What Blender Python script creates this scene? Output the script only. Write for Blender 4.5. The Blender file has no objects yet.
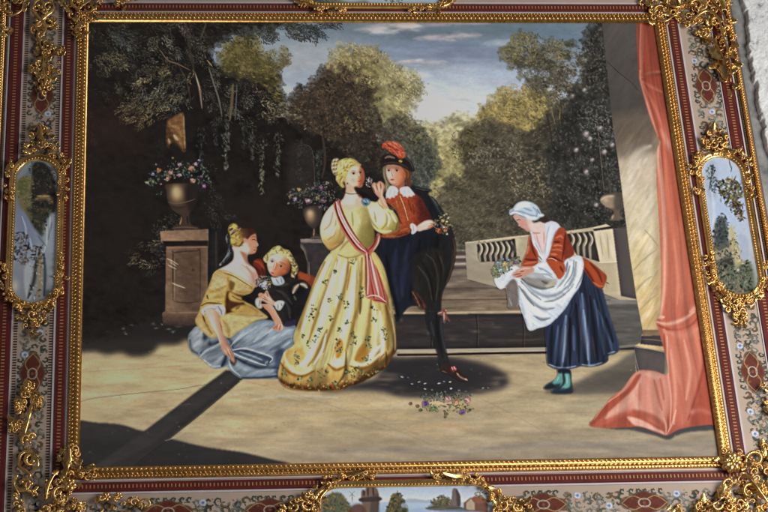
import bpy, bmesh, math, random
import numpy as np
from mathutils import Vector, Matrix

# ------------------------------------------------------------------ camera, light, exposure
SC = bpy.context.scene
W, H, Z0 = 1.2, 1.02338, 3.25            # picture size, height of its lower edge on the wall
FPX, CX, CY = 2104.0, 384.0, 256.0
RM = np.array([[0.99564578, -0.054826, 0.07538957], [-0.00858595, -0.85924928, -0.51148505], [0.09282111, 0.50861064, -0.85597865]])
CAM = np.array([0.20430751, -1.65162283, 3.53636535])   # in the picture's own frame: u right, v up, n towards the viewer

def w3(u, v, n=0.0):                      # picture frame -> world (the picture hangs in the XZ plane, facing -Y)
    return (u, -n, v + Z0)

cd = bpy.data.cameras.new('camera')
cam = bpy.data.objects.new('camera', cd)
SC.collection.objects.link(cam)
toW = np.array([[1, 0, 0], [0, 0, -1], [0, 1, 0]], float)
rx, ry, rz = toW @ RM[0], toW @ -RM[1], toW @ -RM[2]
m = Matrix.Identity(4)
for i in range(3):
    m[i][0], m[i][1], m[i][2] = rx[i], ry[i], rz[i]
    m[i][3] = w3(*CAM)[i]
cam.matrix_world = m
cd.sensor_width = 36.0
cd.lens = FPX / 768 * 36
cd.clip_start, cd.clip_end = 0.05, 200
SC.camera = cam

wd = bpy.data.worlds.new('World')
SC.world = wd
wd.use_nodes = True
nt = wd.node_tree
bg = nt.nodes['Background']
tc = nt.nodes.new('ShaderNodeTexCoord')
nz = nt.nodes.new('ShaderNodeTexNoise'); nz.inputs['Scale'].default_value = 2.2; nz.inputs['Detail'].default_value = 1.5
cr = nt.nodes.new('ShaderNodeValToRGB')
cr.color_ramp.elements[0].position = 0.5; cr.color_ramp.elements[0].color = (0.07, 0.066, 0.064, 1)
cr.color_ramp.elements[1].position = 0.68; cr.color_ramp.elements[1].color = (1.0, 1.0, 1.05, 1)  # bright patches made up for the gilding to reflect
nt.links.new(tc.outputs['Generated'], nz.inputs['Vector'])
nt.links.new(nz.outputs['Fac'], cr.inputs['Fac'])
nt.links.new(cr.outputs['Color'], bg.inputs['Color'])
bg.inputs['Strength'].default_value = 0.42

def area(name, uvn, target, sx, sy, power, col):
    l = bpy.data.lights.new(name, 'AREA'); l.shape = 'RECTANGLE'; l.size, l.size_y = sx, sy; l.energy = power; l.color = col
    o = bpy.data.objects.new(name, l); SC.collection.objects.link(o)
    o.location = w3(*uvn)
    o.rotation_euler = (Vector(w3(*target)) - o.location).to_track_quat('-Z', 'Y').to_euler()
    return o
area('area_light', (2.2, 0.05, 1.35), (0.7, 0.45, 0), 0.8, 1.2, 38, (1.0, 0.985, 0.96))
area('area_light', (0.3, -1.9, 1.2), (0.6, 0.5, 0), 1.6, 0.7, 4, (0.98, 0.99, 1.0))  # weak fill lamp added from below, no window on this side
VS = SC.view_settings
VS.view_transform = 'Standard'; VS.look = 'None'; VS.gamma = 1.0; VS.exposure = 0.0

# ------------------------------------------------------------------ photo position -> picture plane
def plane(x, y, n=0.0):
    x = np.asarray(x, float); y = np.asarray(y, float)
    d = np.stack([(x - CX) / FPX, (y - CY) / FPX, np.ones_like(x)], -1) @ RM
    k = (n - CAM[2]) / d[..., 2]
    return CAM[0] + d[..., 0] * k, CAM[1] + d[..., 1] * k
#==PAINT
# ------------------------------------------------------------------ a small oil painter: strokes on a fine sheet of vertices
rng = np.random.default_rng(7)
def pts(s):
    if not isinstance(s, str): return np.asarray(s, float)
    return np.array([[float(q) for q in p.split(',')] for p in s.split()], float)
def smooth(p, closed=True, n=5):
    p = pts(p)
    if len(p) < 3: return p
    if closed: q = np.concatenate([p[-1:], p, p[:2]])
    else: q = np.concatenate([2*p[:1]-p[1:2], p, 2*p[-1:]-p[-2:-1]])
    out = []
    t = np.arange(n)[:, None] / n
    for i in range(len(q) - 3):
        a, b, c, d = q[i:i+4]
        out.append(0.5*(2*b + (c-a)*t + (2*a-5*b+4*c-d)*t*t + (3*b-a-3*c+d)*t**3))
    out = np.concatenate(out)
    return out if closed else np.concatenate([out, p[-1:]])
def blur(a, r):
    r = int(round(r))
    if r < 1: return a
    for ax in (0, 1):
        for _ in (0, 1):
            pad = [(0, 0)] * a.ndim; pad[ax] = (r + 1, r)
            c = np.cumsum(np.pad(a, pad, mode='edge'), axis=ax, dtype=np.float64)
            n = a.shape[ax]
            hi = np.take(c, np.arange(2*r+1, 2*r+1+n), axis=ax); lo = np.take(c, np.arange(0, n), axis=ax)
            a = ((hi - lo) / (2*r+1)).astype(np.float32)
    return a
def vnoise(X, Y, sx, sy=None, ang=0.0, oct=3, seed=0):
    sy = sy or sx
    ca, sa = math.cos(ang), math.sin(ang)
    U, V = (X*ca + Y*sa) / sx, (-X*sa + Y*ca) / sy
    tot = np.zeros_like(X, dtype=np.float32); amp = 1.0; nrm = 0
    r = np.random.default_rng(seed + 11)
    for o in range(oct):
        T = r.random((64, 64)).astype(np.float32)
        iu, iv = np.floor(U).astype(int), np.floor(V).astype(int)
        fu, fv = U - iu, V - iv
        fu, fv = fu*fu*(3-2*fu), fv*fv*(3-2*fv)
        a, b, c, d = T[iv % 64, iu % 64], T[iv % 64, (iu+1) % 64], T[(iv+1) % 64, iu % 64], T[(iv+1) % 64, (iu+1) % 64]
        tot += amp * ((a*(1-fu)+b*fu)*(1-fv) + (c*(1-fu)+d*fu)*fv); nrm += amp
        amp *= 0.55; U, V = U*2.03 + 5.1, V*2.03 + 1.7
    return tot / nrm - 0.5

class Lay:
    def __init__(s, x0, y0, x1, y1, base=(128, 128, 128), S=2.0):
        s.x0, s.y0, s.S = x0, y0, S
        s.nx, s.ny = int((x1-x0)*S)+1, int((y1-y0)*S)+1
        s.X, s.Y = np.meshgrid(x0 + np.arange(s.nx)/S, y0 + np.arange(s.ny)/S)
        s.rgb = np.empty((s.ny, s.nx, 3), np.float32); s.rgb[:] = base
        s.cov = np.ones((s.ny, s.nx), np.float32)
    def win(s, x0, y0, x1, y1):
        a = max(0, int((x0-s.x0)*s.S)); b = min(s.nx, int((x1-s.x0)*s.S)+2)
        c = max(0, int((y0-s.y0)*s.S)); d = min(s.ny, int((y1-s.y0)*s.S)+2)
        if a >= b or c >= d: return None
        return slice(c, d), slice(a, b)
    def inside(s, p):
        m = np.zeros((s.ny, s.nx), np.float32)
        q = np.roll(p, -1, 0)
        xs = s.x0 + np.arange(s.nx)/s.S
        j0 = max(0, int((p[:, 1].min()-s.y0)*s.S)); j1 = min(s.ny, int((p[:, 1].max()-s.y0)*s.S)+2)
        for j in range(j0, j1):
            y = s.y0 + j/s.S + 1e-4
            k = (p[:, 1] > y) != (q[:, 1] > y)
            if not k.any(): continue
            c = np.sort(p[k, 0] + (y-p[k, 1])*(q[k, 0]-p[k, 0])/(q[k, 1]-p[k, 1]))
            for a, b in zip(c[0::2], c[1::2]):
                m[j, np.searchsorted(xs, a):np.searchsorted(xs, b)] = 1
        return m
    def mix(s, a, c, w=(slice(None), slice(None))):
        a = a[..., None]
        s.rgb[w] = s.rgb[w]*(1-a) + np.asarray(c, np.float32)*a
    def shape(s, p, sharp=False, ragged=0, rs=3, seed=1):      # outline of the layer
        m = s.inside(pts(p) if sharp else smooth(p))
        m = blur(m, max(2 if s.S > 2.3 and not sharp else 1, ragged*s.S*0.6))
        if ragged: m = m + vnoise(s.X, s.Y, rs, oct=3, seed=seed) * 1.5 * (m > 0.02) * (m < 0.98)
        s.cov = m; return s
    def add(s, p, sharp=False):
        s.cov = np.maximum(s.cov, blur(s.inside(pts(p) if sharp else smooth(p)), 1)); return s
    def P(s, p, c, op=1.0, soft=1.0, sharp=False):
        s.mix(blur(s.inside(pts(p) if sharp else smooth(p)), max(1, soft*s.S/2))*op, c); return s
    def K(s, p, w, c, op=1.0, soft=0.6, taper=0.6, line=False, cov=False):
        q = pts(p) if line else smooth(p, False, 6)
        L = np.concatenate([[0], np.cumsum(np.hypot(*np.diff(q, axis=0).T))]); T = max(L[-1], 1e-6)
        pad = w*1.6 + 1
        wi = s.win(q[:, 0].min()-pad, q[:, 1].min()-pad, q[:, 0].max()+pad, q[:, 1].max()+pad)
        if wi is None: return s
        X, Y = s.X[wi], s.Y[wi]
        D = np.full(X.shape, 9.0, np.float32)
        for i in range(len(q)-1):
            a, b = q[i], q[i+1]; d = b-a; l2 = d@d
            if l2 < 1e-9: continue
            t = np.clip(((X-a[0])*d[0]+(Y-a[1])*d[1])/l2, 0, 1)
            u = (L[i] + t*(L[i+1]-L[i]))/T
            ww = (w*.76 if soft > 1 else w/2)*(1 - taper*np.abs(2*u-1)**2.2)
            D = np.minimum(D, np.hypot(X-a[0]-t*d[0], Y-a[1]-t*d[1])/np.maximum(ww, 0.15))
        a = np.exp(-1.6*D*D)*op if soft > 1 else np.clip((1.25-D)/max(soft*1.25, 0.12), 0, 1)
        if soft <= 1: a = a*a*(3-2*a)*op
        s.mix(a, c, wi)
        if cov: s.cov[wi] = np.maximum(s.cov[wi], a/op)
        return s
    def B(s, x, y, r, c, op=1.0, ry=None, ang=0, hard=1.0, cov=False):
        ry = ry or r; R = max(r, ry)*1.8+1
        wi = s.win(x-R, y-R, x+R, y+R)
        if wi is None: return s
        X, Y = s.X[wi]-x, s.Y[wi]-y; ca, sa = math.cos(ang), math.sin(ang)
        d = ((X*ca+Y*sa)/r)**2 + ((-X*sa+Y*ca)/ry)**2
        a = np.exp(-d**hard*0.9)*op
        s.mix(a, c, wi)
        if cov: s.cov[wi] = np.maximum(s.cov[wi], a/op)
        return s
    def G(s, p0, p1, stops, op=1.0, mask=None):
        p0, p1 = np.array(p0, float), np.array(p1, float); d = p1-p0
        t = ((s.X-p0[0])*d[0]+(s.Y-p0[1])*d[1])/(d@d)
        c = np.stack([np.interp(t, [q[0] for q in stops], [q[1][k] for q in stops]) for k in range(3)], -1)
        a = (np.ones_like(t) if mask is None else mask)*op
        s.rgb = (s.rgb*(1-a[..., None]) + c*a[..., None]).astype(np.float32); return s
    def M(s, p, soft=1.0, sharp=False):
        return blur(s.inside(pts(p) if sharp else smooth(p)), max(1, soft*s.S/2))
    def N(s, amp, sx, sy=None, ang=0, seed=0, tint=None, oct=3):
        n = vnoise(s.X, s.Y, sx, sy, ang, oct, seed)[..., None]*2
        if tint is None: s.rgb *= 1+amp*n
        else: s.rgb += np.clip(n, 0, 1)*amp*(np.asarray(tint, np.float32)-s.rgb)
        return s
    def D(s, reg, n, size, cols, ang=(0, 6.3), ratio=0.4, op=(0.5, 1), cov=False, seed=0, gate=None):
        """scattered leaf or blossom touches inside a region"""
        r = np.random.default_rng(seed+100)
        p = smooth(reg); m = s.inside(p); jj, ii = np.nonzero(m > 0.5)
        if len(jj) == 0: return s
        gn = None
        if gate: gn = vnoise(s.X, s.Y, gate[0], oct=2, seed=seed+3) > gate[1]
        for k in range(n):
            q = r.integers(len(jj)); j, i = jj[q], ii[q]
            if gn is not None and not gn[j, i]: continue
            l = r.uniform(*size)
            s.B(s.X[j, i]+r.uniform(-.5, .5), s.Y[j, i]+r.uniform(-.5, .5), l, np.array(cols[r.integers(len(cols))], float)*r.uniform(.8, 1.15), r.uniform(*op), l*ratio*r.uniform(.7, 1.3), r.uniform(*ang), 1.6, cov)
        return s
def sprays(L, reg, n, ln, cols, ang=(-.3, 1.2), size=(.7, 1.4), op=(.35, .85), seed=1, cov=False):
    """twigs with separate small leaves set along them"""
    r = np.random.default_rng(seed+500); m = L.inside(smooth(reg)); jj, ii = np.nonzero(m > .5)
    if len(jj) == 0: return
    for k in range(n):
        q = r.integers(len(jj)); x, y = L.X[jj[q], ii[q]], L.Y[jj[q], ii[q]]; a = r.uniform(*ang); l = r.uniform(*ln); bend = r.normal(0, .5); c0 = np.array(cols[r.integers(len(cols))], float)*r.uniform(.7, 1.2); o = r.uniform(*op)
        N = int(l*.8)+3
        if not cov: L.K([(x, y), (x+math.cos(a+bend*.25)*l*.5, y+math.sin(a+bend*.25)*l*.5), (x+math.cos(a+bend*.5)*l, y+math.sin(a+bend*.5)*l)], .5, c0*.6, o*.5, 1.1)
        for i in range(N):
            t = (i+r.uniform(-.3, .3))/(N-1); th = a+bend*t; side = 1 if i % 2 else -1
            px, py = x+math.cos(a+bend*t*.5)*l*t, y+math.sin(a+bend*t*.5)*l*t
            d = r.uniform(.7, 2.0)*(1.2-.6*t); s_ = r.uniform(*size)*.98
            L.B(px-math.sin(th)*d*side*1.3, py+math.cos(th)*d*side*1.3, s_*1.15, c0*r.uniform(.65, 1.3), o*r.uniform(.6, 1.1), s_*r.uniform(.3, .45), th+side*r.uniform(.2, 1.1), 1.8, cov)
def folds(L, left, right, n, amp, seed, drift=70, tint=None):
    """soft cloth folds fanning out between a left and a right edge, both given as (x, y) from top to bottom"""
    a, b = pts(left), pts(right)
    xl = np.interp(L.Y, a[:, 1], a[:, 0]); xr = np.interp(L.Y, b[:, 1], b[:, 0])
    q = (L.X-xl)/np.maximum(xr-xl, 1)
    f = vnoise(q*n+40, L.Y/drift+7, 1.0, 1.0, 0, 3, seed)*2
    f = np.tanh(f*2.2)
    L.rgb *= (1+amp*f)[..., None]
    if tint is not None: L.rgb += np.clip(-f, 0, 1)[..., None]*amp*.5*(np.asarray(tint, np.float32)-L.rgb)
LAYERS = []     # (layer, name, key, key of its parent, label)
UNDER = np.full((900, 1300, 3), 60, np.float32)      # what already lies on the panel, 2 touches per unit, from (74, 14)
def wet(L, soft):
    """wet edges: where a layer thins out its colour runs into the paint below"""
    a = np.clip((L.cov-.5)*2/soft+.5, 0, 1)
    i = np.clip(np.rint((L.X-74)*2).astype(int), 0, 1299); j = np.clip(np.rint((L.Y-14)*2).astype(int), 0, 899)
    L.rgb = UNDER[j, i]*(1-a[..., None]) + L.rgb*a[..., None]
    L.cov = (a + .2).astype(np.float32)
    j0, j1 = max(0, int((L.y0-14)*2)), min(900, int((L.y0+L.ny/L.S-14)*2)); i0, i1 = max(0, int((L.x0-74)*2)), min(1300, int((L.x0+L.nx/L.S-74)*2))
    if j1 <= j0 or i1 <= i0: return
    yy, xx = np.mgrid[j0:j1, i0:i1]
    jj = np.clip(np.rint((yy/2+14-L.y0)*L.S).astype(int), 0, L.ny-1); ii = np.clip(np.rint((xx/2+74-L.x0)*L.S).astype(int), 0, L.nx-1)
    k = (a[jj, ii] > .3)[..., None]
    UNDER[j0:j1, i0:i1] = np.where(k, L.rgb[jj, ii], UNDER[j0:j1, i0:i1])
def part(lay, name, key, parent, label=None, soft=1.8, sat=.95, crisp=.45):
    d = lay.rgb - blur(lay.rgb, lay.S*2.4)
    d2 = lay.rgb - blur(lay.rgb, lay.S*6)
    lay.rgb = lay.rgb + crisp*np.clip(d, -60, 60) + crisp*.4*np.clip(d2, -60, 60)
    lay.N(.02, 1.4, 1.0, .3, 90); lay.N(.03, 3.2, 1.6, -.4, 91)
    g = lay.rgb @ np.array([.35, .5, .15], np.float32)
    lay.rgb = np.clip(g[..., None] + (lay.rgb-g[..., None])*sat, 8, 250)
    wet(lay, soft)
    LAYERS.append((lay, name, key, parent, label)); return lay
# ---------------- sky, ground, terrace
L = Lay(74, 16, 726, 250, (150, 160, 172), 1.4)
L.G((0, 18), (0, 215), [(0, (96, 112, 122)), (.10, (104, 120, 134)), (.22, (122, 136, 156)), (.36, (158, 171, 188)), (.48, (188, 198, 208)), (.6, (204, 208, 206)), (.8, (180, 176, 140)), (1, (150, 140, 105))])
L.N(.05, 60, 7, seed=2); L.N(.03, 9, 3, seed=3)
for a in [((250, 47, 40, 9), (150, 158, 166), .5), ((330, 40, 60, 10), (104, 118, 132), .6), ((390, 34, 50, 5), (84, 100, 112), .75), ((460, 30, 60, 5), (84, 102, 112), .8), ((520, 27, 70, 6), (94, 116, 124), .7),
          ((570, 36, 50, 7), (96, 118, 140), .6), ((425, 48, 70, 6), (112, 126, 150), .6), ((480, 52, 60, 3), (104, 114, 136), .5), ((350, 55, 30, 14), (150, 160, 172), .5), ((300, 62, 26, 16), (150, 154, 156), .6)]:
    L.B(a[0][0], a[0][1], a[0][2], a[1], a[2], a[0][3])
for q in [(430, 104, 56, (208, 208, 202), .6, 14), (470, 90, 50, (196, 202, 208), .5, 9), (404, 92, 30, (198, 204, 208), .5, 14), (340, 60, 40, (150, 158, 166), .5, 12), (452, 70, 40, (184, 186, 194), .4, 6), (300, 52, 40, (148, 156, 162), .5, 14), (520, 76, 40, (168, 180, 196), .5, 10)]: L.B(q[0], q[1], q[2], q[3], q[4], q[5])
r = np.random.default_rng(12)
def cloud(x0, x1, y, th, c, op, n=16, tilt=0.0):
    for k in range(int(n*1.6)):
        x = r.uniform(x0, x1); f = 1-abs(2*(x-x0)/(x1-x0)-1)
        l = r.uniform(.06, .22)*(x1-x0)+2; yy = y+r.normal(0, th*.5)*(.4+f)-(x-x0)*tilt
        L.K([(x-l, yy+r.uniform(-.5, 1)+l*tilt), (x, yy-r.uniform(0, 1)), (x+l, yy+r.uniform(-.5, 1)-l*tilt)], r.uniform(1, th*.9+1), np.array(c)*r.uniform(.95, 1.04), op*r.uniform(.12, .5)*(.7 if c[0] > 150 else 1.35), 1.2, .8)
for q in [(372, 420, 31, 6, (196, 190, 186), .8, 24, .05), (424, 476, 38, 5, (186, 176, 174), .7, 24, .06), (490, 560, 44, 6, (150, 160, 172), .6, 20), (384, 430, 76, 6, (196, 202, 206), .6, 20), (380, 480, 34, 6, (92, 106, 122), .7, 30), (430, 560, 28, 5, (90, 110, 122), .7, 34), (385, 470, 45, 5, (104, 118, 140), .5, 24), (300, 380, 36, 8, (110, 124, 138), .5, 24), (540, 640, 30, 9, (98, 116, 134), .6, 30), (400, 520, 56, 4, (112, 122, 144), .55, 26), (384, 440, 50, 6, (124, 138, 160), .5, 16),
          (240, 330, 50, 9, (144, 152, 160), .5, 26), (270, 330, 64, 7, (150, 152, 152), .45, 16), (360, 412, 29, 4, (186, 174, 172), .7, 20, .06), (372, 400, 33, 2, (206, 200, 194), .6, 10, .08), (386, 416, 26, 2, (190, 168, 158), .55, 12), (424, 474, 38, 3.4, (178, 164, 166), .7, 22, .08), (430, 458, 40, 2, (200, 188, 182), .5, 10), (400, 444, 62.5, 2.4, (184, 170, 166), .7, 18), (404, 428, 61, 1.2, (210, 196, 184), .6, 8),
          (430, 490, 24, 2.4, (150, 142, 154), .5, 14), (464, 512, 82, 2, (180, 172, 182), .5, 12), (420, 470, 100, 2, (172, 162, 168), .5, 14), (400, 520, 74, 5, (166, 180, 200), .4, 20), (396, 500, 90, 6, (180, 192, 208), .4, 20), (470, 560, 66, 4, (140, 154, 176), .4, 16), (404, 480, 108, 4, (186, 196, 206), .4, 14)]:
    cloud(*q)
L.N(.05, 50, 9, .03, 14); L.N(.06, 14, 7, .2, 15)
L.N(.035, 2.5, 1.2, seed=8)
L.rgb *= np.float32(1.05); part(L, 'sky', 'sky', 'PAINTING', None, 1.4, .84, .1)

L = Lay(74, 312, 726, 478, (158, 146, 118), 1.5)
L.G((0, 345), (0, 470), [(0, (190, 166, 122)), (.25, (188, 164, 120)), (.5, (180, 157, 117)), (.72, (168, 147, 116)), (.88, (142, 128, 112)), (1, (118, 108, 100))])
L.G((78, 0), (720, 0), [(0, (170, 152, 112)), (.3, (184, 164, 122)), (1, (162, 150, 132))], .45)
L.N(.13, 60, 11, .02, 4); L.N(.07, 20, 4, -.03, 5)
r = np.random.default_rng(4)
for k in range(620):
    x, y = r.uniform(78, 722), r.uniform(345, 466)
    c = [(196, 184, 150), (186, 152, 100), (152, 150, 146), (134, 116, 86), (176, 168, 160), (150, 128, 104)][r.integers(6)]
    l = r.uniform(5, 22); t = r.uniform(-2, 2)
    L.K([(x-l, y-t), (x, y+r.uniform(-1, 1)), (x+l, y+t)], r.uniform(.8, 3.2), c, r.uniform(.06, .24)*(1 if y < 440 else .6), 1.2)
for p, w, c, o in [("100,352 118,356 150,354 180,347 190,352", 7, (190, 170, 118), .5), ("84,356 110,361 140,360", 4, (172, 162, 122), .6), ("80,372 120,368 170,370", 3, (184, 172, 140), .5), ("200,398 260,392 300,400", 6, (196, 184, 152), .4), ("250,400 290,396 340,398", 4, (190, 190, 176), .4), ("300,418 360,414 420,420", 5, (196, 166, 112), .45), ("240,425 290,430 360,428", 5, (186, 164, 120), .4), ("400,430 450,426 480,432", 6, (190, 152, 100), .4), ("540,400 580,406 630,403", 7, (178, 168, 138), .5), ("480,412 530,408 590,410", 6, (184, 164, 128), .4), ("560,420 620,418 640,424", 6, (192, 178, 140), .5), ("470,450 560,444 640,452", 10, (134, 126, 120), .5), ("600,442 660,446 715,442", 9, (142, 136, 124), .5), ("330,452 400,450 470,455", 9, (132, 122, 116), .45), ("590,380 610,372 630,368", 8, (180, 160, 128), .6)]:
    L.K(p, w, c, o, 1.0)
for p in ["79,402 96,398 130,394 180,389 196,386", "196,386 210,384 226,380"]:
    L.K(p, .9, (104, 94, 74), .8, .8, .2)
L.K("240,372 230,384", 1, (120, 108, 84), .4)
SH = (46, 43, 44)
L.P("74,312 160,312 190,312 230,340 230,362 200,346 187,340 178,345 160,346 154,352 146,356 132,357 120,353 108,355 94,352 74,350", (44, 40, 38), 1, 5)
L.P("74,312 230,312 216,345 184,336 160,338 140,340 74,338", (34, 31, 31), .8, 6)
for k in range(26):
    x, y = r.uniform(96, 186), r.uniform(320, 335)
    L.B(x, y, r.uniform(1, 2.6), [(150, 144, 120), (126, 126, 112), (104, 100, 84)][k % 3], r.uniform(.3, .8), r.uniform(.5, .9), r.uniform(-.3, .3))
L.P("60,424 100,423 122,425 138,430 146,432 200,446 240,452 270,459 296,466 300,480 60,480", (50, 47, 46), 1, 1.6)
L.P("60,440 140,438 220,455 260,466 260,480 60,480", (40, 38, 39), .7, 9)
L.P("226,370 244,372 243,379 215,402 192,421 165,442 128,472 88,472 110,456 150,427 192,395", (48, 45, 44), 1, .9, True)
L.P("232,372 240,376 190,414 150,446 100,470 95,466 150,428 192,397", (54, 51, 50), .8, 1.5, True)
L.K("242,379 215,402 192,421 165,442", 1.3, (30, 28, 29), .7, .8, .1); L.K("165,442 146,456 132,468", 1.2, (32, 31, 32), .6)
L.K("165,441 178,436 194,424 216,405 244,383", 2, (178, 160, 124), .5)
# shade under the couple and behind the maid
L.P("385,356 400,358 430,356 452,357 480,362 500,370 509,380 502,389 480,393 462,396 440,397 416,398 396,396 384,392 350,391 320,392 340,386 380,376", (50, 46, 49), .96, 6)
L.P("388,362 440,362 474,370 494,380 470,388 430,393 396,391 380,384", (38, 36, 39), .8, 9)
for k in range(46): a = r.uniform(-.5, 3.4); L.B(446+58*math.cos(a)+r.normal(0, 5), 376+19*math.sin(a)+r.normal(0, 1.6), r.uniform(3, 9), [(60, 54, 54), (92, 82, 72), (150, 130, 102)][r.integers(3)], r.uniform(.15, .45), r.uniform(1, 2.2))
L.P("560,391 574,384 592,374 612,366 634,352 664,350 664,378 640,384 622,394 600,394 580,395", (98, 90, 80), .95, 4)
L.P("574,390 590,380 616,372 640,364 640,376 610,388", (82, 75, 68), .6, 6)
L.P("545,391 556,388 572,386 574,393 550,394", (84, 74, 66), .7, 2)
L.P("596,425 612,429 630,430 640,432 656,436 668,440 676,436 690,432 724,429 724,422 600,422", (66, 64, 66), .95, 1.6)
L.K("240,381 260,383 284,386", 4, (190, 160, 118), .6)
KK_ = [("80,372 150,368 232,362", (120, 104, 78)), ("100,452 60,462", (40, 38, 38)), ("246,381 330,405 420,440 470,464", (134, 116, 90)), ("300,412 420,410 560,413 640,409", (140, 122, 94)), ("480,398 540,430 570,462", (136, 118, 92)), ("120,412 190,404", (140, 120, 88))]
for p, q in KK_: L.K(p, 1.1, q, .22, 1.2, .2)
for k in range(260): L.B(r.uniform(80, 720), r.uniform(350, 462), r.uniform(.5, 1.3), [(120, 104, 80), (206, 190, 152), (150, 126, 92), (96, 86, 72)][r.integers(4)], r.uniform(.1, .4), r.uniform(.4, .8))
L.N(.10, 26, 6, .05, 66); L.N(.035, 2.2, 1.2, seed=9)
part(L, 'terrace_floor', 'ground', 'PAINTING', None, 1.4, .92, .12)

# ---------------- stone steps behind the couple
L = Lay(392, 240, 672, 358, (112, 98, 84), 2)
L.G((0, 262), (0, 314), [(0, (98, 88, 80)), (.4, (112, 98, 86)), (.75, (122, 104, 86)), (1, (138, 120, 98))])
L.N(.14, 40, 5, .0, 21); L.N(.14, 16, 6, .05, 22)
for y, c in [(245, (134, 130, 124)), (250, (146, 136, 126)), (253.5, (88, 74, 70)), (257, (146, 132, 122)), (260, (84, 70, 66)), (264, (150, 138, 126)), (268, (86, 74, 72))]:
    L.K([(440, y+.6), (470, y-.4)], 2.6, c, .9, .6, 0, True)
r = np.random.default_rng(5)
for k in range(90):
    x, y = r.uniform(420, 640), r.uniform(274, 311); l = r.uniform(8, 26)
    L.K([(x-l, y), (x, y-.6), (x+l, y)], r.uniform(.8, 2.2), [(146, 130, 108), (94, 82, 70), (124, 112, 102), (88, 74, 62)][r.integers(4)], r.uniform(.1, .32), 1.2)
L.K("396,313 440,313 500,312 560,311", 2.6, (164, 146, 120), .9, .7, .1)
L.P("392,314.5 545,313.5 610,308 672,308 672,350 392,350", (52, 47, 47), 1, .8, True)
L.P("590,302 672,298 672,345 606,348", (92, 88, 84), 1, 2, True)
L.P("592,296 650,294 655,303 596,305", (122, 117, 112), .9, 1, True)
L.N(.16, 20, 4, 0, 23)
for k in range(70):
    x, y = r.uniform(398, 610), r.uniform(317, 345); l = r.uniform(5, 18)
    L.K([(x-l, y), (x+l, y+r.uniform(-.6, .6))], r.uniform(1, 3), [(70, 58, 54), (42, 42, 48), (82, 68, 58), (36, 32, 32)][r.integers(4)], r.uniform(.1, .35), 1.2)
for x in (430, 476, 522, 572): L.K([(x, 315), (x+1.5, 330), (x+1, 347)], 1.0, (30, 27, 27), .6, 1.2, .1); L.K([(x+1.6, 316), (x+2.6, 330), (x+2.2, 346)], .7, (84, 74, 68), .5, 1.2, .2)
for q in [("400,290 470,288 560,289"), ("430,300 520,299 610,300"), ("470,281 540,284 600,294")]: L.K(q, 1.1, (74, 62, 54), .5, 1.2, .2)
for k in range(60): L.B(r.uniform(400, 640), r.uniform(280, 345), r.uniform(1.5, 5), [(64, 58, 54), (104, 92, 80), (46, 42, 42), (128, 112, 94)][r.integers(4)], r.uniform(.1, .35), r.uniform(.8, 2))
L.K("398,351 440,350.5 500,349.5 600,348", 3.4, (148, 138, 122), .95, .6, 0); L.K("400,352.4 450,352 520,351 600,350", 1.0, (188, 176, 152), .6, .8, 0)
L.K("398,355 440,354.6 500,353.2 600,352", 2.4, (48, 42, 40), .95, .6, 0)
L.K("606,349 630,346 648,346", 3, (128, 120, 108), .7)
L.shape("392,238 470,238 566,236 672,290 672,350 640,352 608,352 556,354 480,356.5 430,357 392,357", True)
part(L, 'stone_steps', 'steps', 'PAINTING')

# ---------------- trees, far to near
def tree(key, label, outline, base, spec, ragged=7, rs=5, S=1.7, grad=None, trunks=(), extra=None, noise=.2, seed=1, sat=.94, holes=0, spr=()):
    p = pts(outline); o = 9
    L = Lay(max(74, p[:, 0].min()-o), max(16, p[:, 1].min()-o), min(726, p[:, 0].max()+o), p[:, 1].max()+o, base, S)
    if grad: L.G(*grad)
    L.N(noise*1.1, 24, 16, .3, seed+5); L.N(.75, 13, 9, .3, seed+6, np.asarray(base)*.42); L.N(noise*1.3, 6, 4, .4, seed); L.N(noise*.6, 3, 2, .4, seed+1)
    L.shape(outline, False, ragged, rs, seed)
    if holes: L.cov = L.cov*np.clip((vnoise(L.X, L.Y, 11, 8, oct=3, seed=seed+8)+holes)*14, 0, 1)
    for t in trunks: L.K(*t[:3], t[3] if len(t) > 3 else .9, .7, .2)
    for k, q in enumerate(spec): L.D(q[0] or outline, int(q[1]*1.25), (q[2][0]*.8, q[2][1]*.78), q[3], q[4] if len(q) > 4 else (0, 6.3), q[5] if len(q) > 5 else .42, tuple(.8*z for z in (q[6] if len(q) > 6 else (.4, .9))), q[7] if len(q) > 7 else False, seed*10+k, q[8] if len(q) > 8 else None)
    for k, q in enumerate(spr): sprays(L, *q[:7], seed=seed*7+k, cov=len(q) > 7)
    if extra: extra(L)
    part(L, 'tree', key, 'PAINTING', label, 2.0, sat, .32); return L

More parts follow.
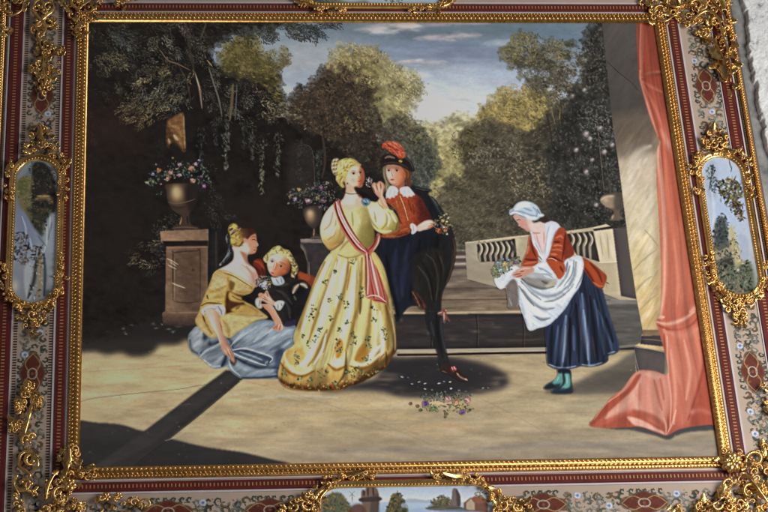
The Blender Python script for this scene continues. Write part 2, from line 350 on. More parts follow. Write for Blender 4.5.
tree('t1', 'pale olive tree fading into the sky above the couple', "322,86 326,66 334,52 346,46 362,46 374,48 384,54 392,66 388,84 396,120 380,130 330,120", (136, 122, 78),
     [(None, 900, (1.2, 2.6), [(160, 144, 92), (122, 110, 68), (172, 156, 104), (104, 96, 64)], (-.8, .8), .4, (.3, .7), True)], 8, 4, spr=[("326,60 346,46 374,48 390,66 386,90 340,80", 70, (4, 9), [(160, 146, 100), (118, 108, 72), (176, 162, 116)], (-2.8, -.2), (.7, 1.4), (.5, .9), 0, True)], grad=((0, 48), (0, 125), [(0, (138, 126, 88)), (.5, (128, 118, 76)), (1, (92, 92, 70))]), seed=3)
tree('t2', 'pale willow coloured tree at the left side of the open sky', "382,66 392,60 402,70 414,74 423,84 420,96 414,104 412,120 420,150 400,150 384,130", (150, 140, 98),
     [(None, 800, (1, 2.4), [(168, 156, 112), (132, 124, 84), (186, 174, 130), (108, 102, 72)], (.2, 1.6), .3, (.3, .7), True)], 7, 4, seed=5, spr=[("386,64 410,72 424,84 414,104 396,100", 60, (4, 9), [(172, 160, 116), (132, 122, 84), (188, 176, 134)], (-1.6, .9), (.7, 1.4), (.5, .9), 0, True)])
tree('t3', 'glowing yellow green trees closing the central clearing', "404,230 408,130 418,122 430,120 440,122 450,114 462,112 474,118 480,108 492,104 500,112 510,140 506,200 470,240", (166, 154, 106),
     [(None, 1700, (1, 2.6), [(186, 174, 122), (150, 138, 88), (196, 186, 140), (126, 118, 80), (170, 164, 130)], (-.9, -.2), .35, (.3, .7), True)], 5, 4, grad=((0, 112), (0, 240), [(0, (186, 180, 150)), (.3, (176, 164, 112)), (.7, (156, 146, 98)), (1, (124, 116, 90))]), seed=7)
tree('t4', 'sunlit yellow tree below the tall brown crown', "470,150 478,112 490,102 498,90 506,86 516,92 530,84 548,88 560,100 570,130 566,170 500,180", (150, 132, 80),
     [(None, 1200, (1, 2.4), [(172, 152, 94), (136, 120, 70), (184, 166, 112), (96, 86, 60)], (0, 6.3), .45, (.3, .75), True), ("500,128 530,104 560,104 575,150 530,165 500,160", 420, (1, 2.2), [(98, 90, 66), (84, 76, 56), (128, 114, 74)])], 7, 4, seed=9, spr=[("478,116 500,92 530,88 560,96 566,120 520,120", 90, (4, 9), [(150, 134, 84), (170, 154, 100), (112, 100, 66), (90, 82, 58)], (-2.8, -.2), (.7, 1.4), (.5, .9), 0, True)])
tree('t5', 'tall slender tree with brown crown above the maid', "497,52 506,49 514,40 520,34 530,38 538,46 546,42 556,48 566,40 580,44 592,34 612,34 616,120 600,150 566,132 552,118 546,98 530,90 522,74 510,66", (80, 76, 60),
     [(None, 1700, (1, 2.3), [(70, 66, 58), (104, 98, 82), (124, 116, 96), (60, 58, 54), (134, 132, 124)], (-.5, 1.2), .42, (.35, .9), True), ("512,34 534,34 536,50 516,52", 160, (1, 2), [(160, 138, 62), (130, 114, 54), (146, 130, 72)], (0, 6.3), .5, (.4, .8), True), ("498,48 512,48 520,60 506,62", 90, (1, 2), [(132, 118, 58), (96, 90, 56)], (0, 6.3), .5, (.4, .8), True), ("546,42 562,40 566,56 550,60", 110, (1, 2), [(150, 132, 74), (118, 108, 70)], (0, 6.3), .5, (.4, .8), True), ("540,70 580,60 606,90 590,120 560,112", 200, (1, 2), [(150, 148, 144), (164, 140, 140), (96, 94, 88)], (0, 6.3), .5, (.4, .8), False)], 9, 4,
     trunks=[("538,88 544,104 548,122 552,150", 1.6, (62, 52, 46)), ("556,86 560,110 562,140", 1.8, (70, 58, 50)), ("560,96 559,120 566,150", 1.2, (150, 122, 84)), ("548,92 552,110 556,130", 1.1, (110, 92, 66)), ("572,100 570,130 575,150", 1.2, (150, 120, 80))], noise=.25, seed=11, holes=.1, spr=[("500,46 530,38 560,46 540,66 514,60", 60, (5, 10), [(104, 96, 66), (84, 78, 60), (124, 112, 70), (66, 62, 54)], (-3.6, .4), (.8, 1.5), (.5, .95), 0, True), ("522,66 560,60 570,90 540,92", 60, (5, 10), [(74, 70, 62), (96, 90, 78), (60, 56, 52)], (-.4, 3.5), (.8, 1.4), (.4, .9), 0, True)])
tree('t6', 'broad brown thicket filling the middle distance behind the maid', "430,246 432,214 437,196 444,184 452,174 460,180 464,168 458,154 457,140 464,128 478,122 492,118 510,126 530,130 548,112 566,110 600,116 622,132 624,250 560,252", (84, 76, 64),
     [(None, 3600, (1, 2.4), [(108, 98, 80), (62, 58, 46), (122, 114, 88), (90, 86, 70), (50, 48, 42)], (-1.1, .3), .38, (.3, .75), True), ("456,128 476,128 480,150 462,156", 170, (1, 2.2), [(92, 82, 44), (66, 60, 38), (110, 98, 56)]), ("510,170 540,160 560,180 540,200 516,196", 240, (1, 2), [(150, 134, 100), (170, 152, 116), (104, 96, 80)]),
      ("470,150 500,140 520,150 516,168 480,170", 150, (1, 2), [(126, 116, 100), (140, 134, 124)]), ("436,200 520,190 540,226 500,240 436,246", 700, (1, 2), [(104, 92, 84), (76, 68, 62), (116, 106, 92)], (-1.2, -.2), .3)], 5, 4,
     grad=((430, 0), (625, 0), [(0, (98, 90, 68)), (.3, (82, 76, 60)), (.6, (66, 62, 52)), (1, (42, 42, 38))]), seed=13, noise=.16, spr=[("456,130 500,122 540,132 520,170 470,170", 60, (5, 10), [(104, 94, 78), (70, 62, 52), (124, 112, 92)], (-2.6, .3), (.8, 1.5), (.3, .7)), ("440,190 470,180 470,200 444,206", 20, (5, 9), [(96, 86, 66), (72, 64, 50)], (-2.6, 0), (.8, 1.4), (.6, .9), 0, True), ("452,140 470,128 476,150 460,160", 20, (5, 9), [(84, 76, 48), (64, 58, 40)], (-3.4, -1), (.8, 1.5), (.6, .9), 0, True)],
     extra=lambda L: [L.K(*q) for q in [("538,92 544,106 549,124 553,150", 2.2, (52, 44, 40), .85, .7, .2), ("557,90 560,112 563,142", 2.4, (60, 50, 44), .85, .7, .2), ("561,100 560,122 567,152", 1.3, (150, 124, 86), .7, .8, .3), ("548,96 552,112 557,132", 1.1, (124, 104, 76), .7, .8, .3), ("571,102 570,132 575,152", 1.2, (146, 118, 82), .7, .8, .3), ("566,104 577,124 582,150", 1.2, (58, 50, 44), .7, .8, .3)]])
def flw(L):
    for x, y, q in [(566, 91, 2.2), (572, 96, 1.8), (576, 150, 2), (586, 172, 2.2), (600, 128, 2), (604, 152, 2.4), (584, 90, 1.8), (592, 160, 1.6), (596, 205, 1.8), (612, 145, 2), (586, 134, 2.6), (590, 139, 2)]:
        L.B(x, y, q, (178, 158, 160), .8); L.B(x+1, y-1, q*.5, (200, 190, 190), .6)
tree('t7', 'dark flowering tree pressed against the marble column', "548,232 552,196 546,160 560,128 566,100 580,84 586,60 582,40 590,22 612,10 630,60 640,130 650,226 600,236", (50, 49, 46),
     [(None, 2100, (1, 2.2), [(64, 64, 60), (38, 38, 38), (82, 82, 76), (104, 104, 100), (54, 52, 46)], (0, 6.3), .45, (.35, .85), True), ("575,40 606,30 612,80 580,90", 260, (1, 2), [(96, 90, 78), (116, 104, 84), (74, 70, 62)]), ("578,110 606,100 616,136 590,150", 220, (1, 2), [(140, 140, 136), (110, 112, 108), (88, 90, 84)]), ("570,160 620,160 626,200 590,220", 240, (1, 1.9), [(104, 108, 104), (80, 84, 80)])], 7, 4,
     trunks=[("596,110 600,150 604,190", 1, (96, 84, 72)), ("603,120 606,160 612,200", .9, (80, 72, 66))], extra=flw, seed=17, noise=.22)
tree('t8', 'grey green tree right behind the man in the hat', "376,176 378,140 384,124 396,116 410,118 420,126 428,134 434,146 440,160 436,174 430,186 420,200 400,204", (74, 74, 64),
     [(None, 1500, (1, 2.2), [(94, 92, 76), (62, 64, 58), (112, 108, 86), (52, 54, 52), (104, 108, 108)], (0, 6.3), .45, (.35, .8), True), ("400,116 424,124 432,140 412,140", 120, (1, 2), [(128, 116, 78), (110, 102, 70)])], 6, 4, grad=((385, 120), (430, 190), [(0, (70, 60, 46)), (.4, (72, 70, 54)), (1, (62, 70, 66))]), seed=19)
tree('t9', 'tree with yellow lit crown among the dark trees at left', "216,70 222,48 232,38 246,34 258,38 262,52 272,56 276,66 282,52 288,48 287,62 280,76 284,110 250,130 216,112", (84, 74, 38),
     [(None, 1200, (1.1, 2.6), [(116, 104, 58), (96, 84, 40), (60, 54, 32), (128, 116, 70)], (-.4, .9), .4, (.35, .85), True)], 6, 4, grad=((0, 36), (0, 110), [(0, (106, 96, 54)), (.35, (88, 80, 46)), (.6, (58, 52, 32)), (1, (36, 34, 28))]), seed=23, spr=[("220,50 250,38 268,60 276,72 250,90 226,70", 70, (5, 10), [(118, 104, 62), (92, 82, 50), (66, 58, 40)], (-3, 0), (.8, 1.5), (.5, .9), 0, True), ("268,56 286,50 284,80 272,84", 30, (4, 9), [(100, 92, 60), (76, 70, 48)], (-2.4, 0), (.8, 1.4), (.5, .9), 0, True)])
tree('t10', 'red brown bushy tree behind the standing woman', "276,190 280,120 290,96 300,84 310,86 318,70 326,66 334,76 344,66 352,74 356,86 366,84 374,90 372,104 380,118 384,140 392,160 392,200 340,205", (50, 42, 35),
     [(None, 2600, (1, 2.4), [(70, 56, 44), (42, 38, 33), (86, 72, 54), (34, 32, 30), (62, 60, 50)], (0, 6.3), .45, (.35, .85), True), ("262,108 290,100 302,118 280,120", 110, (1.1, 2.3), [(150, 138, 104), (118, 106, 78), (96, 86, 66)], (-.2, .8)), ("300,92 350,80 366,110 330,140 300,130", 300, (1, 2.1), [(104, 82, 58), (84, 66, 48), (120, 100, 74)]), ("345,116 366,118 368,130 350,132", 70, (1, 2), [(146, 122, 80), (110, 96, 68)]), ("360,100 378,116 376,130 364,122", 90, (1, 2), [(92, 90, 70), (76, 72, 56)])], 7, 4,
     grad=((0, 70), (0, 200), [(0, (62, 48, 38)), (.5, (52, 44, 36)), (1, (36, 34, 33))]), seed=29, spr=[("286,96 310,84 330,70 350,68 372,90 376,110 340,100 300,110", 90, (5, 11), [(58, 48, 38), (74, 60, 46), (44, 38, 34), (92, 76, 58)], (-2.8, -.3), (.8, 1.6), (.6, .95), 0, True), ("290,110 350,90 372,120 350,160 300,150", 120, (5, 10), [(76, 62, 48), (58, 50, 42), (98, 82, 62), (44, 40, 36)], (-2.8, .3), (.7, 1.4), (.3, .75))])
def vines(L):
    L.B(110, 130, 34, (46, 31, 25), .7, 26); L.B(120, 230, 40, (34, 28, 24), .6, 60); L.B(250, 215, 40, (38, 32, 30), .6, 26)
    r = np.random.default_rng(77)
    for x, y0, y1, c in [(226, 132, 172, (116, 122, 104)), (252, 128, 162, (86, 92, 80)), (262, 140, 194, (120, 124, 92)), (278, 132, 178, (104, 108, 92)), (228, 110, 150, (84, 88, 82)), (244, 122, 150, (64, 68, 62)), (202, 128, 170, (60, 64, 62)), (318, 150, 186, (70, 76, 70)), (216, 118, 146, (66, 70, 66)), (300, 140, 180, (56, 60, 56)), (160, 140, 186, (40, 40, 38))]:
        for k in range(int((y1-y0)*1.6)):
            y = r.uniform(y0, y1); s = 4.0*(1-(y-y0)/(y1-y0)*.6)
            L.B(x+r.normal(0, s*.6), y, r.uniform(.8, 1.8), np.array(c)*r.uniform(.6, 1.2), r.uniform(.25, .65), r.uniform(.4, .7), r.uniform(.4, 2.6))
    # overgrown arched stone and trunks
    L.K("298,146 306,145 312,150 314,166 315,188", .9, (92, 86, 78), .6, .8, .2); L.P("290,146 311,146 314,190 290,196", (54, 48, 44), .5, 5)
    L.K("193,70 199,86 202,108", 3.2, (124, 104, 84), .8, .9); L.K("195,72 200,90", 1, (190, 170, 144), .6)
    L.K("209,68 214,84 219,100 222,116", 2, (92, 88, 80), .8); L.K("233,84 232,100 230,120", 3.4, (92, 78, 58), .8); L.K("237,84 236,104 235,120", 1.4, (84, 80, 72), .8)
    L.K("160,50 168,60 178,64 190,70", 1.6, (110, 84, 66), .7); L.K("178,64 186,80 191,100", 1.2, (80, 60, 48), .6); L.K("186,24 190,50 196,80", 3, (54, 46, 38), .7)
    L.K("200,40 206,24", 2, (76, 66, 52), .6); L.K("322,130 325,160 322,178", 3, (66, 54, 44), .6); L.K("207,60 212,66", 1.5, (150, 116, 60), .8)
DG, DB = [(60, 60, 50), (76, 75, 60), (48, 48, 40), (90, 88, 70)], [(88, 82, 62), (110, 98, 70), (70, 66, 52), (126, 112, 78)]
DW = [(108, 110, 98), (126, 124, 108), (90, 92, 84)]
tree('t11', 'near black ivy hung trees filling the left half', "60,4 300,4 290,24 262,30 240,34 222,42 212,56 222,70 250,80 270,92 280,110 300,126 330,140 352,160 392,190 390,300 388,352 350,354 300,344 250,330 160,319 60,319", (29, 25, 23),
     [("80,20 210,20 216,110 150,120 80,100", 500, (1, 2.4), [(42, 40, 36), (50, 48, 42), (36, 34, 30)], (-.6, 1.2), .4, (.2, .6), False, (26, 0.02)), ("190,20 262,24 250,40 224,44 196,50", 200, (1, 2.6), [(48, 46, 36), (40, 38, 30), (60, 56, 42)], (0, 1), .4, (.4, .9), True), ("240,82 300,92 330,150 300,180 240,150", 500, (.9, 2), [(52, 50, 46), (64, 62, 54), (42, 40, 38)], (0, 6.3), .45, (.3, .8), False, (14, .0)),
      ("154,226 180,206 182,236 158,270 148,262", 90, (1, 2), [(66, 70, 58), (86, 84, 66), (54, 56, 48)], (-.4, 1), .45, (.5, .9)), ("200,180 214,160 220,190 228,216 204,216", 60, (.9, 1.8), [(54, 54, 52), (70, 70, 66)])], 5, 4,
     spr=[("86,24 130,22 136,90 92,96", 60, (6, 13), DG, (-.2, 1.4), (.8, 1.6), (.3, .7)), ("110,26 200,22 206,60 120,70", 90, (6, 13), DG, (-.2, 1.6), (.8, 1.6), (.3, .75)), ("112,30 132,30 130,44 112,44", 10, (6, 11), [(84, 90, 92), (70, 76, 78)], (-.2, 1.2), (.8, 1.6), (.5, .8)), ("98,54 124,54 122,66 102,66", 14, (6, 11), DB, (.3, 1.6), (.9, 1.7), (.5, .9)), ("150,30 200,26 200,60 150,64", 36, (6, 12), DW, (-.3, 1.6), (.8, 1.5), (.3, .65)), ("134,74 190,64 186,104 140,118", 70, (7, 14), DB, (1.9, 3.3), (.8, 1.7), (.4, .85)), ("124,104 160,96 150,124 126,124", 22, (7, 13), [(126, 110, 76), (146, 128, 92), (96, 88, 64)], (2.0, 3.2), (.9, 1.7), (.5, .95)), ("144,84 192,80 190,108 150,110", 34, (6, 11), DW, (.6, 2.8), (.7, 1.4), (.35, .75)),
          ("206,60 250,66 252,112 206,116", 54, (5, 11), DW, (-.4, 1.8), (.7, 1.3), (.3, .7)), ("206,66 262,80 280,120 210,120", 50, (5, 11), DG, (-.4, 1.8), (.8, 1.5), (.4, .8)), ("88,100 130,104 120,140 88,140", 18, (6, 14), [(60, 50, 40), (48, 42, 36)], (1.2, 1.9), (.7, 1.3), (.3, .6)),
          ("240,22 296,22 286,36 250,40", 36, (8, 15), [(42, 42, 34), (52, 52, 42), (60, 58, 44)], (-.1, .7), (.9, 1.8), (.8, 1), 0, True), ("282,24 318,24 314,34 290,36", 16, (8, 15), [(40, 42, 36), (48, 48, 40)], (0, .9), (1, 1.9), (.8, 1), 0, True), ("316,22 336,22 332,27 320,27", 6, (8, 14), [(40, 42, 38)], (-.1, .35), (1, 1.8), (.8, 1), 0, True), ("258,88 300,84 310,112 262,118", 26, (7, 13), [(128, 116, 88), (98, 88, 68), (150, 136, 106)], (-.2, .9), (.9, 1.7), (.4, .85)), ("262,106 300,100 300,118 270,118", 10, (8, 14), [(160, 146, 116), (126, 114, 86)], (-.1, .6), (1, 1.9), (.6, .95)),
          ("300,150 350,150 346,200 318,210", 50, (5, 10), [(62, 64, 60), (78, 80, 74), (50, 52, 50)], (0, 3), (.7, 1.3), (.3, .7)), ("134,248 160,240 160,268 140,268", 14, (6, 12), [(116, 106, 78), (88, 82, 64)], (2.2, 3.4), (.9, 1.7), (.5, .9)), ("150,228 178,214 176,250 152,262", 18, (6, 11), [(80, 86, 72), (64, 68, 60)], (1.4, 3), (.8, 1.5), (.4, .8)), ("206,190 226,200 230,220 208,224", 10, (6, 11), [(84, 86, 80), (66, 68, 64)], (0, 1.4), (.8, 1.5), (.4, .8))],
     extra=vines, seed=31, noise=.12, S=2.2)
# ---------------- things and figures in the painting
def sheet(outline, base, S=2.5, sharp=False, pad=3):
    p = pts(outline)
    L = Lay(max(74, p[:, 0].min()-pad), max(16, p[:, 1].min()-pad), min(726, p[:, 0].max()+pad), min(478, p[:, 1].max()+pad), base, S)
    L.shape(outline, sharp); return L
def KK(L, c, w, op, *paths, soft=1.2, taper=.6):
    for p in paths: L.K(p, w*1.25, c, op*.88, soft, taper)
def posy(L, x, y, rx, ry, n, cols, size=(.8, 1.8), seed=1, cov=True):
    r = np.random.default_rng(seed)
    for k in range(n):
        a, q = r.uniform(0, 6.28), r.uniform(0, 1)**.6
        L.B(x+math.cos(a)*rx*q, y+math.sin(a)*ry*q, r.uniform(*size), np.array(cols[r.integers(len(cols))], float)*r.uniform(.8, 1.15), r.uniform(.55, 1), r.uniform(.6, 1.2)*size[0], r.uniform(0, 3), 1.6, cov)
def rose(L, x, y, q, c):
    c = np.array(c, float); r = np.random.default_rng(int(x*13+y*7))
    L.B(x, y, q*.9, c*.62, .9, q*.8, r.uniform(0, 3), hard=1.4, cov=True)
    for k in range(7):
        a = r.uniform(0, 6.28); e = r.uniform(.15, .75)*q
        L.B(x+math.cos(a)*e, y+math.sin(a)*e*.85, q*r.uniform(.28, .5), np.minimum(c*r.uniform(.75, 1.22), 235), r.uniform(.5, .9), q*r.uniform(.16, .3), r.uniform(0, 3), 1.6, True)
    L.K([(x-q*.4, y+q*.1), (x, y+q*.4), (x+q*.4, y)], q*.25, c*.5, .5)
def curls(L, reg, n, cols, ln=(1.5, 3.2), w=(.6, 1.3), ang=(0, 6.28), seed=1, op=(.4, .85)):
    r = np.random.default_rng(seed); m = L.inside(smooth(reg)); jj, ii = np.nonzero(m > .5)
    for k in range(n):
        q = r.integers(len(jj)); x, y = L.X[jj[q], ii[q]], L.Y[jj[q], ii[q]]; a = r.uniform(*ang); l = r.uniform(*ln); b = r.uniform(-.9, .9)
        L.K([(x-l*math.cos(a), y-l*math.sin(a)), (x-b*math.sin(a), y+b*math.cos(a)), (x+l*math.cos(a+b*.5), y+l*math.sin(a+b*.5))], r.uniform(*w), np.array(cols[r.integers(len(cols))], float)*r.uniform(.85, 1.1), r.uniform(*op), 1.1)

# ruin fragment of tan stone
L = sheet("167,121 172,117 178,114 184,113 185,130 186,150 183,152 178,146 172,142 169,146 171,150 167,146 166,136", (84, 56, 32))
L.P("168,122 176,116 183,114 185,134 185,148 180,140 172,132", (120, 84, 50), .9, 2); KK(L, (164, 126, 82), 3, .6, "172,126 178,128 182,136", "174,136 178,140 183,148"); KK(L, (176, 144, 104), 1.6, .7, "183.5,116 184.5,132 185,148"); KK(L, (190, 160, 120), 2.2, .7, "168.5,139 170,143 172,146", "174,135 176,138 177.5,140"); L.N(.22, 4, 3, .5, 41)
part(L, 'ruined_stone', 'ruin', 'PAINTING', None, 2.2)

# stone pier, urn and roses at the left
L = sheet("160,231 208,229 218,229 219,236 219,300 219,326 163,326 162,313 165,311 166,246 161,242", (104, 82, 64), sharp=True)
L.P("208,228 222,228 222,330 207,330", (34, 31, 30), 1, .8, True); L.P("215,232 217,232 217,300 216,300", (54, 50, 48), .6, 1, True)
L.G((160, 0), (209, 0), [(0, (142, 112, 86)), (.5, (128, 100, 76)), (1, (106, 84, 66))], 1, L.M("158,229.5 208.4,228.5 208.4,241.5 158,243", .6, True))
L.P("162,241 208,240.6 208,246 165,246.6", (40, 33, 29), .95, .8, True)
L.G((165, 0), (208, 0), [(0, (112, 88, 68)), (.3, (108, 84, 66)), (.7, (88, 68, 54)), (1, (96, 74, 58))], 1, L.M("165.5,246.5 207.5,246 207,311 166.5,311", .6, True))
L.P("175,254 198,252 198,300 175,303", (88, 68, 54), .7, 3); KK(L, (58, 44, 36), 1.1, .8, "173,300 173,256 175,252.5 196,251 200,254 200,300", "173,301 186,303 200,301"); KK(L, (140, 114, 88), .8, .6, "167,248 207,247", "174.5,299 174.5,258")
L.P("182,262 197,260 197,296 184,298", (76, 58, 46), .6, 6); L.B(193, 270, 1.2, (60, 30, 24), .7)
L.P("164,286 180,284 180,312 166,312", (140, 112, 86), .22, 6)
L.G((0, 312), (0, 326), [(0, (112, 86, 66)), (.3, (86, 66, 52)), (1, (60, 48, 42))], 1, L.M("162,312.5 206,312 207,327 162,327", .8, True)); L.K("163,313 205,312.4", 1, (130, 104, 80), .6)
KK(L, (190, 172, 146), 1.1, .65, "167,258.5 172,261 178,264.5", "168,265 176,269", "172,283 178,285.5 185,288", "170,262 176,266"); L.N(.13, 5, 3, .2, 42)
part(L, 'stone_pier', 'pier', 'PAINTING')
L = sheet("167,184 197,184 198.5,190 197,200 194,208 190,213 189,217 190,222 192,225 198,227 198,229.5 172,229.5 173,227 178,225 180,221 181,216 177,213 171,208 167.5,200 166.5,191", (62, 48, 40))
L.B(177, 194, 6, (168, 138, 96), .95, 7.5); L.B(176, 191, 4, (190, 164, 122), .6, 5); L.P("187,184 200,184 198,206 190,212 186,200", (34, 28, 26), .85, 4); L.K("167.5,202 176,203.5 186,202 195,199", 1, (104, 80, 60), .7); L.K("168,205 178,208 188,206", 3, (52, 40, 34), .6); L.K("181,217 180,224", 3, (148, 104, 74), .8); L.K("173,228 184,227 197,228", 1.6, (86, 66, 54), .8); L.K("187,216 188,224", 2.6, (44, 34, 32), .8)
part(L, 'garden_urn', 'urn1', 'PAINTING', 'brown urn with a lit cream spot standing on the left stone pier')
GRN = [(62, 70, 60), (84, 92, 72), (48, 54, 52), (106, 110, 84), (56, 68, 74)]
L = sheet("146,182 150,170 156,164 168,162 172,155 178,160 190,156 200,160 210,164 214,172 214,184 208,192 198,188 188,184 180,182 168,184 158,190 150,186", (26, 25, 24))
L.cov *= 0
for c in [(158, 176, 13, 7, 60), (178, 170, 16, 9, 90), (196, 170, 14, 10, 70), (206, 182, 8, 8, 30), (150, 183, 6, 3, 20), (160, 195, 5, 3, 14)]: posy(L, *c, GRN, (.8, 2), int(c[0]))
for x, y, q, c in [(159, 170, 3, (176, 106, 64)), (153, 174, 2.4, (112, 110, 146)), (171, 173, 3, (190, 128, 118)), (168, 178.5, 3, (188, 134, 108)), (179, 175, 2.8, (176, 142, 164)), (180, 164.5, 2.6, (150, 118, 132)), (191, 168, 3.4, (196, 122, 96)), (195.5, 164, 2.4, (180, 146, 158)), (192.5, 181, 3.2, (200, 140, 118)), (204, 186, 3, (136, 96, 128)), (161, 184, 1.6, (150, 90, 84)), (156, 164.5, 1.6, (80, 96, 116)), (201, 177, 2, (96, 64, 92)), (173, 158, 1.6, (120, 110, 66)), (147, 182.5, 2, (164, 160, 112)), (153, 181.5, 1.8, (120, 124, 88)), (199, 160, 1.6, (150, 136, 150))]: rose(L, x, y, q, c)
part(L, 'roses', 'roses1', 'PAINTING', 'pink, orange and lilac roses over the left urn')

# pier, urn and lilac roses behind the standing woman
L = sheet("300,239 338,236 346,240 346,320 308,320 307,262 304,252 300,247", (56, 50, 50), sharp=True)
L.P("300,239 338,236 346,240 330,243 301,242.4", (120, 108, 100), .9, .8, True); L.P("301,243 306,251 308,262 310,320 304,320 300,250", (104, 94, 86), .8, 1.6, True); L.P("308,250 346,246 346,320 312,320", (50, 46, 47), .7, 3, True); L.K("303,243 318,241 334,240", 2, (98, 88, 82), .6); L.K("309,262 309.5,300", 1.4, (130, 118, 104), .5); L.N(.12, 5, 4, 0, 43)
part(L, 'stone_pier', 'pier2', 'PAINTING')
L = sheet("304,208 320,206 322,216 319,224 316,228 316,233 322,236 322,239 310,239 311,236 313,232 312,228 308,225 304,217", (56, 46, 42))
L.B(310.5, 216, 4.6, (152, 124, 92), .95, 6); L.B(310, 213, 3, (190, 162, 124), .7); L.K("314,229 313.6,236", 2, (126, 98, 70), .9); L.K("311,238 316,237 321,238", 1.4, (86, 72, 62), .8)
part(L, 'garden_urn', 'urn2', 'PAINTING', 'small urn with a pale lit belly behind the standing woman')
L = sheet("286,196 292,186 304,182 320,180 334,184 340,196 336,210 322,212 306,210 290,210", (30, 28, 27)); L.cov *= 0
for c in [(298, 198, 12, 10, 80), (316, 193, 15, 11, 110), (330, 200, 9, 12, 60), (302, 222, 8, 4, 18)]: posy(L, *c, [(58, 58, 54), (84, 80, 72), (104, 100, 92), (44, 46, 44), (70, 78, 76)], (.8, 1.9), int(c[0]))
for x, y, q, c in [(299, 190, 3, (150, 124, 96)), (295, 199, 3, (142, 118, 142)), (308, 201, 3.4, (152, 122, 138)), (290, 196, 2.4, (132, 108, 92)), (321, 188, 3, (120, 92, 116)), (323, 201, 3, (124, 92, 104)), (317, 198, 2.6, (120, 108, 80)), (327, 183, 2.2, (130, 122, 112)), (313, 188, 2.2, (104, 88, 104)), (320, 207, 2.4, (116, 88, 108))]: rose(L, x, y, q, c)
part(L, 'roses', 'roses2', 'PAINTING', 'dusky lilac roses over the small urn')

# balustrade, pier and stone ball urn at the right
L = sheet("465,242 515,236 556,232 566,231 594,227 606,224 614,228 640,226 640,300 620,300 600,292 560,290 540,292 500,288 467,279", (184, 168, 140), sharp=True)
L.G((466, 0), (620, 0), [(0, (158, 148, 128)), (.4, (180, 166, 138)), (1, (186, 170, 142))]); L.N(.1, 12, 6, .2, 44)
L.P("465,262 520,262 560,270 560,292 465,280", (150, 136, 116), .6, 5, True); L.K("465,243 515,237 566,231.5", 1.6, (204, 188, 156), .7)
for q, xs, y0, y1 in [("477,244 514.5,239 516,257 514,261 480,262 478,258", [479, 484.5, 490, 495.5, 501, 506.5, 512], 242, 261), ("566,234 593,231 600,262 577,255 572,248", [571, 577.5, 583.5, 589.5], 233, 259)]:
    L.P(q, (64, 58, 54), .95, .7, True)
    for x in xs: L.K([(x, y0), (x+2.4, y0+5), (x+2.2, y0+9), (x+.4, y0+13), (x+1, y1)], 3.6, (146, 134, 116), .95, .8, .2); L.K([(x+.6, y0+1), (x+3, y0+5), (x+2.9, y0+9), (x+1.2, y0+13)], 1.5, (196, 182, 156), .8, .8)
L.P("512,239 515,239 517,259 514,259", (52, 46, 42), .7, 1, True)
L.P("594,229 612,227 617,262 600,263", (204, 190, 162), 1, .7, True); L.P("593,228.4 612,225.4 640,223 640,229 612,228.6 594,231", (60, 54, 50), .95, .7, True); L.P("593,223 606,220 614,222 612,226 593,229", (206, 192, 162), .95, .7, True); L.K("598,262.6 618,261.6", 1.6, (214, 200, 170), .8)
L.P("601,264 619,263 622,292 604,292", (186, 170, 140), .9, .8, True); L.P("613,229 640,227 640,300 621,296", (84, 76, 73), 1, .8, True); L.P("612,222 640,218 640,228 613,229", (72, 66, 64), .95, .8, True)
KK(L, (150, 134, 106), 1, .5, "600,236 603,256", "607,234 609,258", "604,270 607,288"); KK(L, (226, 214, 186), 1.6, .5, "602,232 606,250", "610,240 613,258"); L.K("606,282 609,284", 1.4, (110, 92, 74), .7); KK(L, (214, 186, 116), 1.4, .5, "604,244 606,254")
part(L, 'balustrade', 'balustrade', 'PAINTING')
L = sheet("600,199 603,195 609,193 618,192 626,194 628,204 622,209 620,212 621,216 624,219 610,221 611,217 614,213 612,210 606,207 601,203", (104, 90, 76))
L.P("600,198 610,195 619,197 618,206 608,208 602,204", (152, 132, 108), .9, 2); L.K("601,200 606,197 614,196", 2, (186, 168, 142), .7, 1.1); L.P("616,193 630,193 630,208 620,210 614,207", (74, 66, 60), .8, 3); L.K("604,195 612,193 624,192.6", 1.6, (86, 76, 68), .8); L.K("613,213 612,218", 2, (150, 134, 110), .8); L.B(606, 200, 2.4, (188, 168, 140), .7); L.K("611,211 613,216 612,219", 2, (160, 140, 114), .7, 1.1)
part(L, 'stone_finial', 'finial', 'PAINTING')

# marble column
L = sheet("601,14 646,14 668,140 668,300 664,374 636,374 634,346 640,343 641,336 643,333 636,296 630,256 618,160 613,128", (200, 184, 156), sharp=True)
L.G((620, 24), (660, 330), [(0, (80, 76, 72)), (.27, (76, 70, 65)), (.36, (128, 112, 94)), (.43, (186, 172, 150)), (.6, (216, 202, 172)), (.8, (222, 200, 148)), (.97, (214, 184, 124)), (1, (200, 172, 126))])
r = np.random.default_rng(8)
for k in range(150):
    x, y = r.uniform(612, 664), r.uniform(130, 330); l = r.uniform(4, 11); c = [(228, 218, 200), (150, 132, 112), (206, 178, 128), (176, 158, 136), (236, 228, 212)][r.integers(5)]
    L.K([(x-l*.5, y+l), (x, y), (x+l*.5, y-l*.8)], r.uniform(1, 4.5), c, r.uniform(.08, .3), 1.2)
L.P("612,126 640,120 664,128 664,150 640,152 616,158", (92, 80, 70), .6, 8); KK(L, (226, 214, 196), 6, .5, "620,200 630,180 640,160", "628,172 640,152 650,146"); KK(L, (232, 222, 202), 7, .4, "632,240 644,220 652,190", "644,290 650,260 654,230")
KK(L, (150, 134, 106), 1.4, .4, "634,270 641,262 648,256 656,250", "637,290 644,282 652,276", "640,310 650,300 658,294", "645,230 652,238 658,246")
KK(L, (96, 72, 56), .8, .6, "605,50 606,66 608,88", ); L.K("604,58 616,70 626,78 636,86", .8, (52, 44, 38), .8); L.K("632,84 640,92", .7, (50, 44, 38), .6)
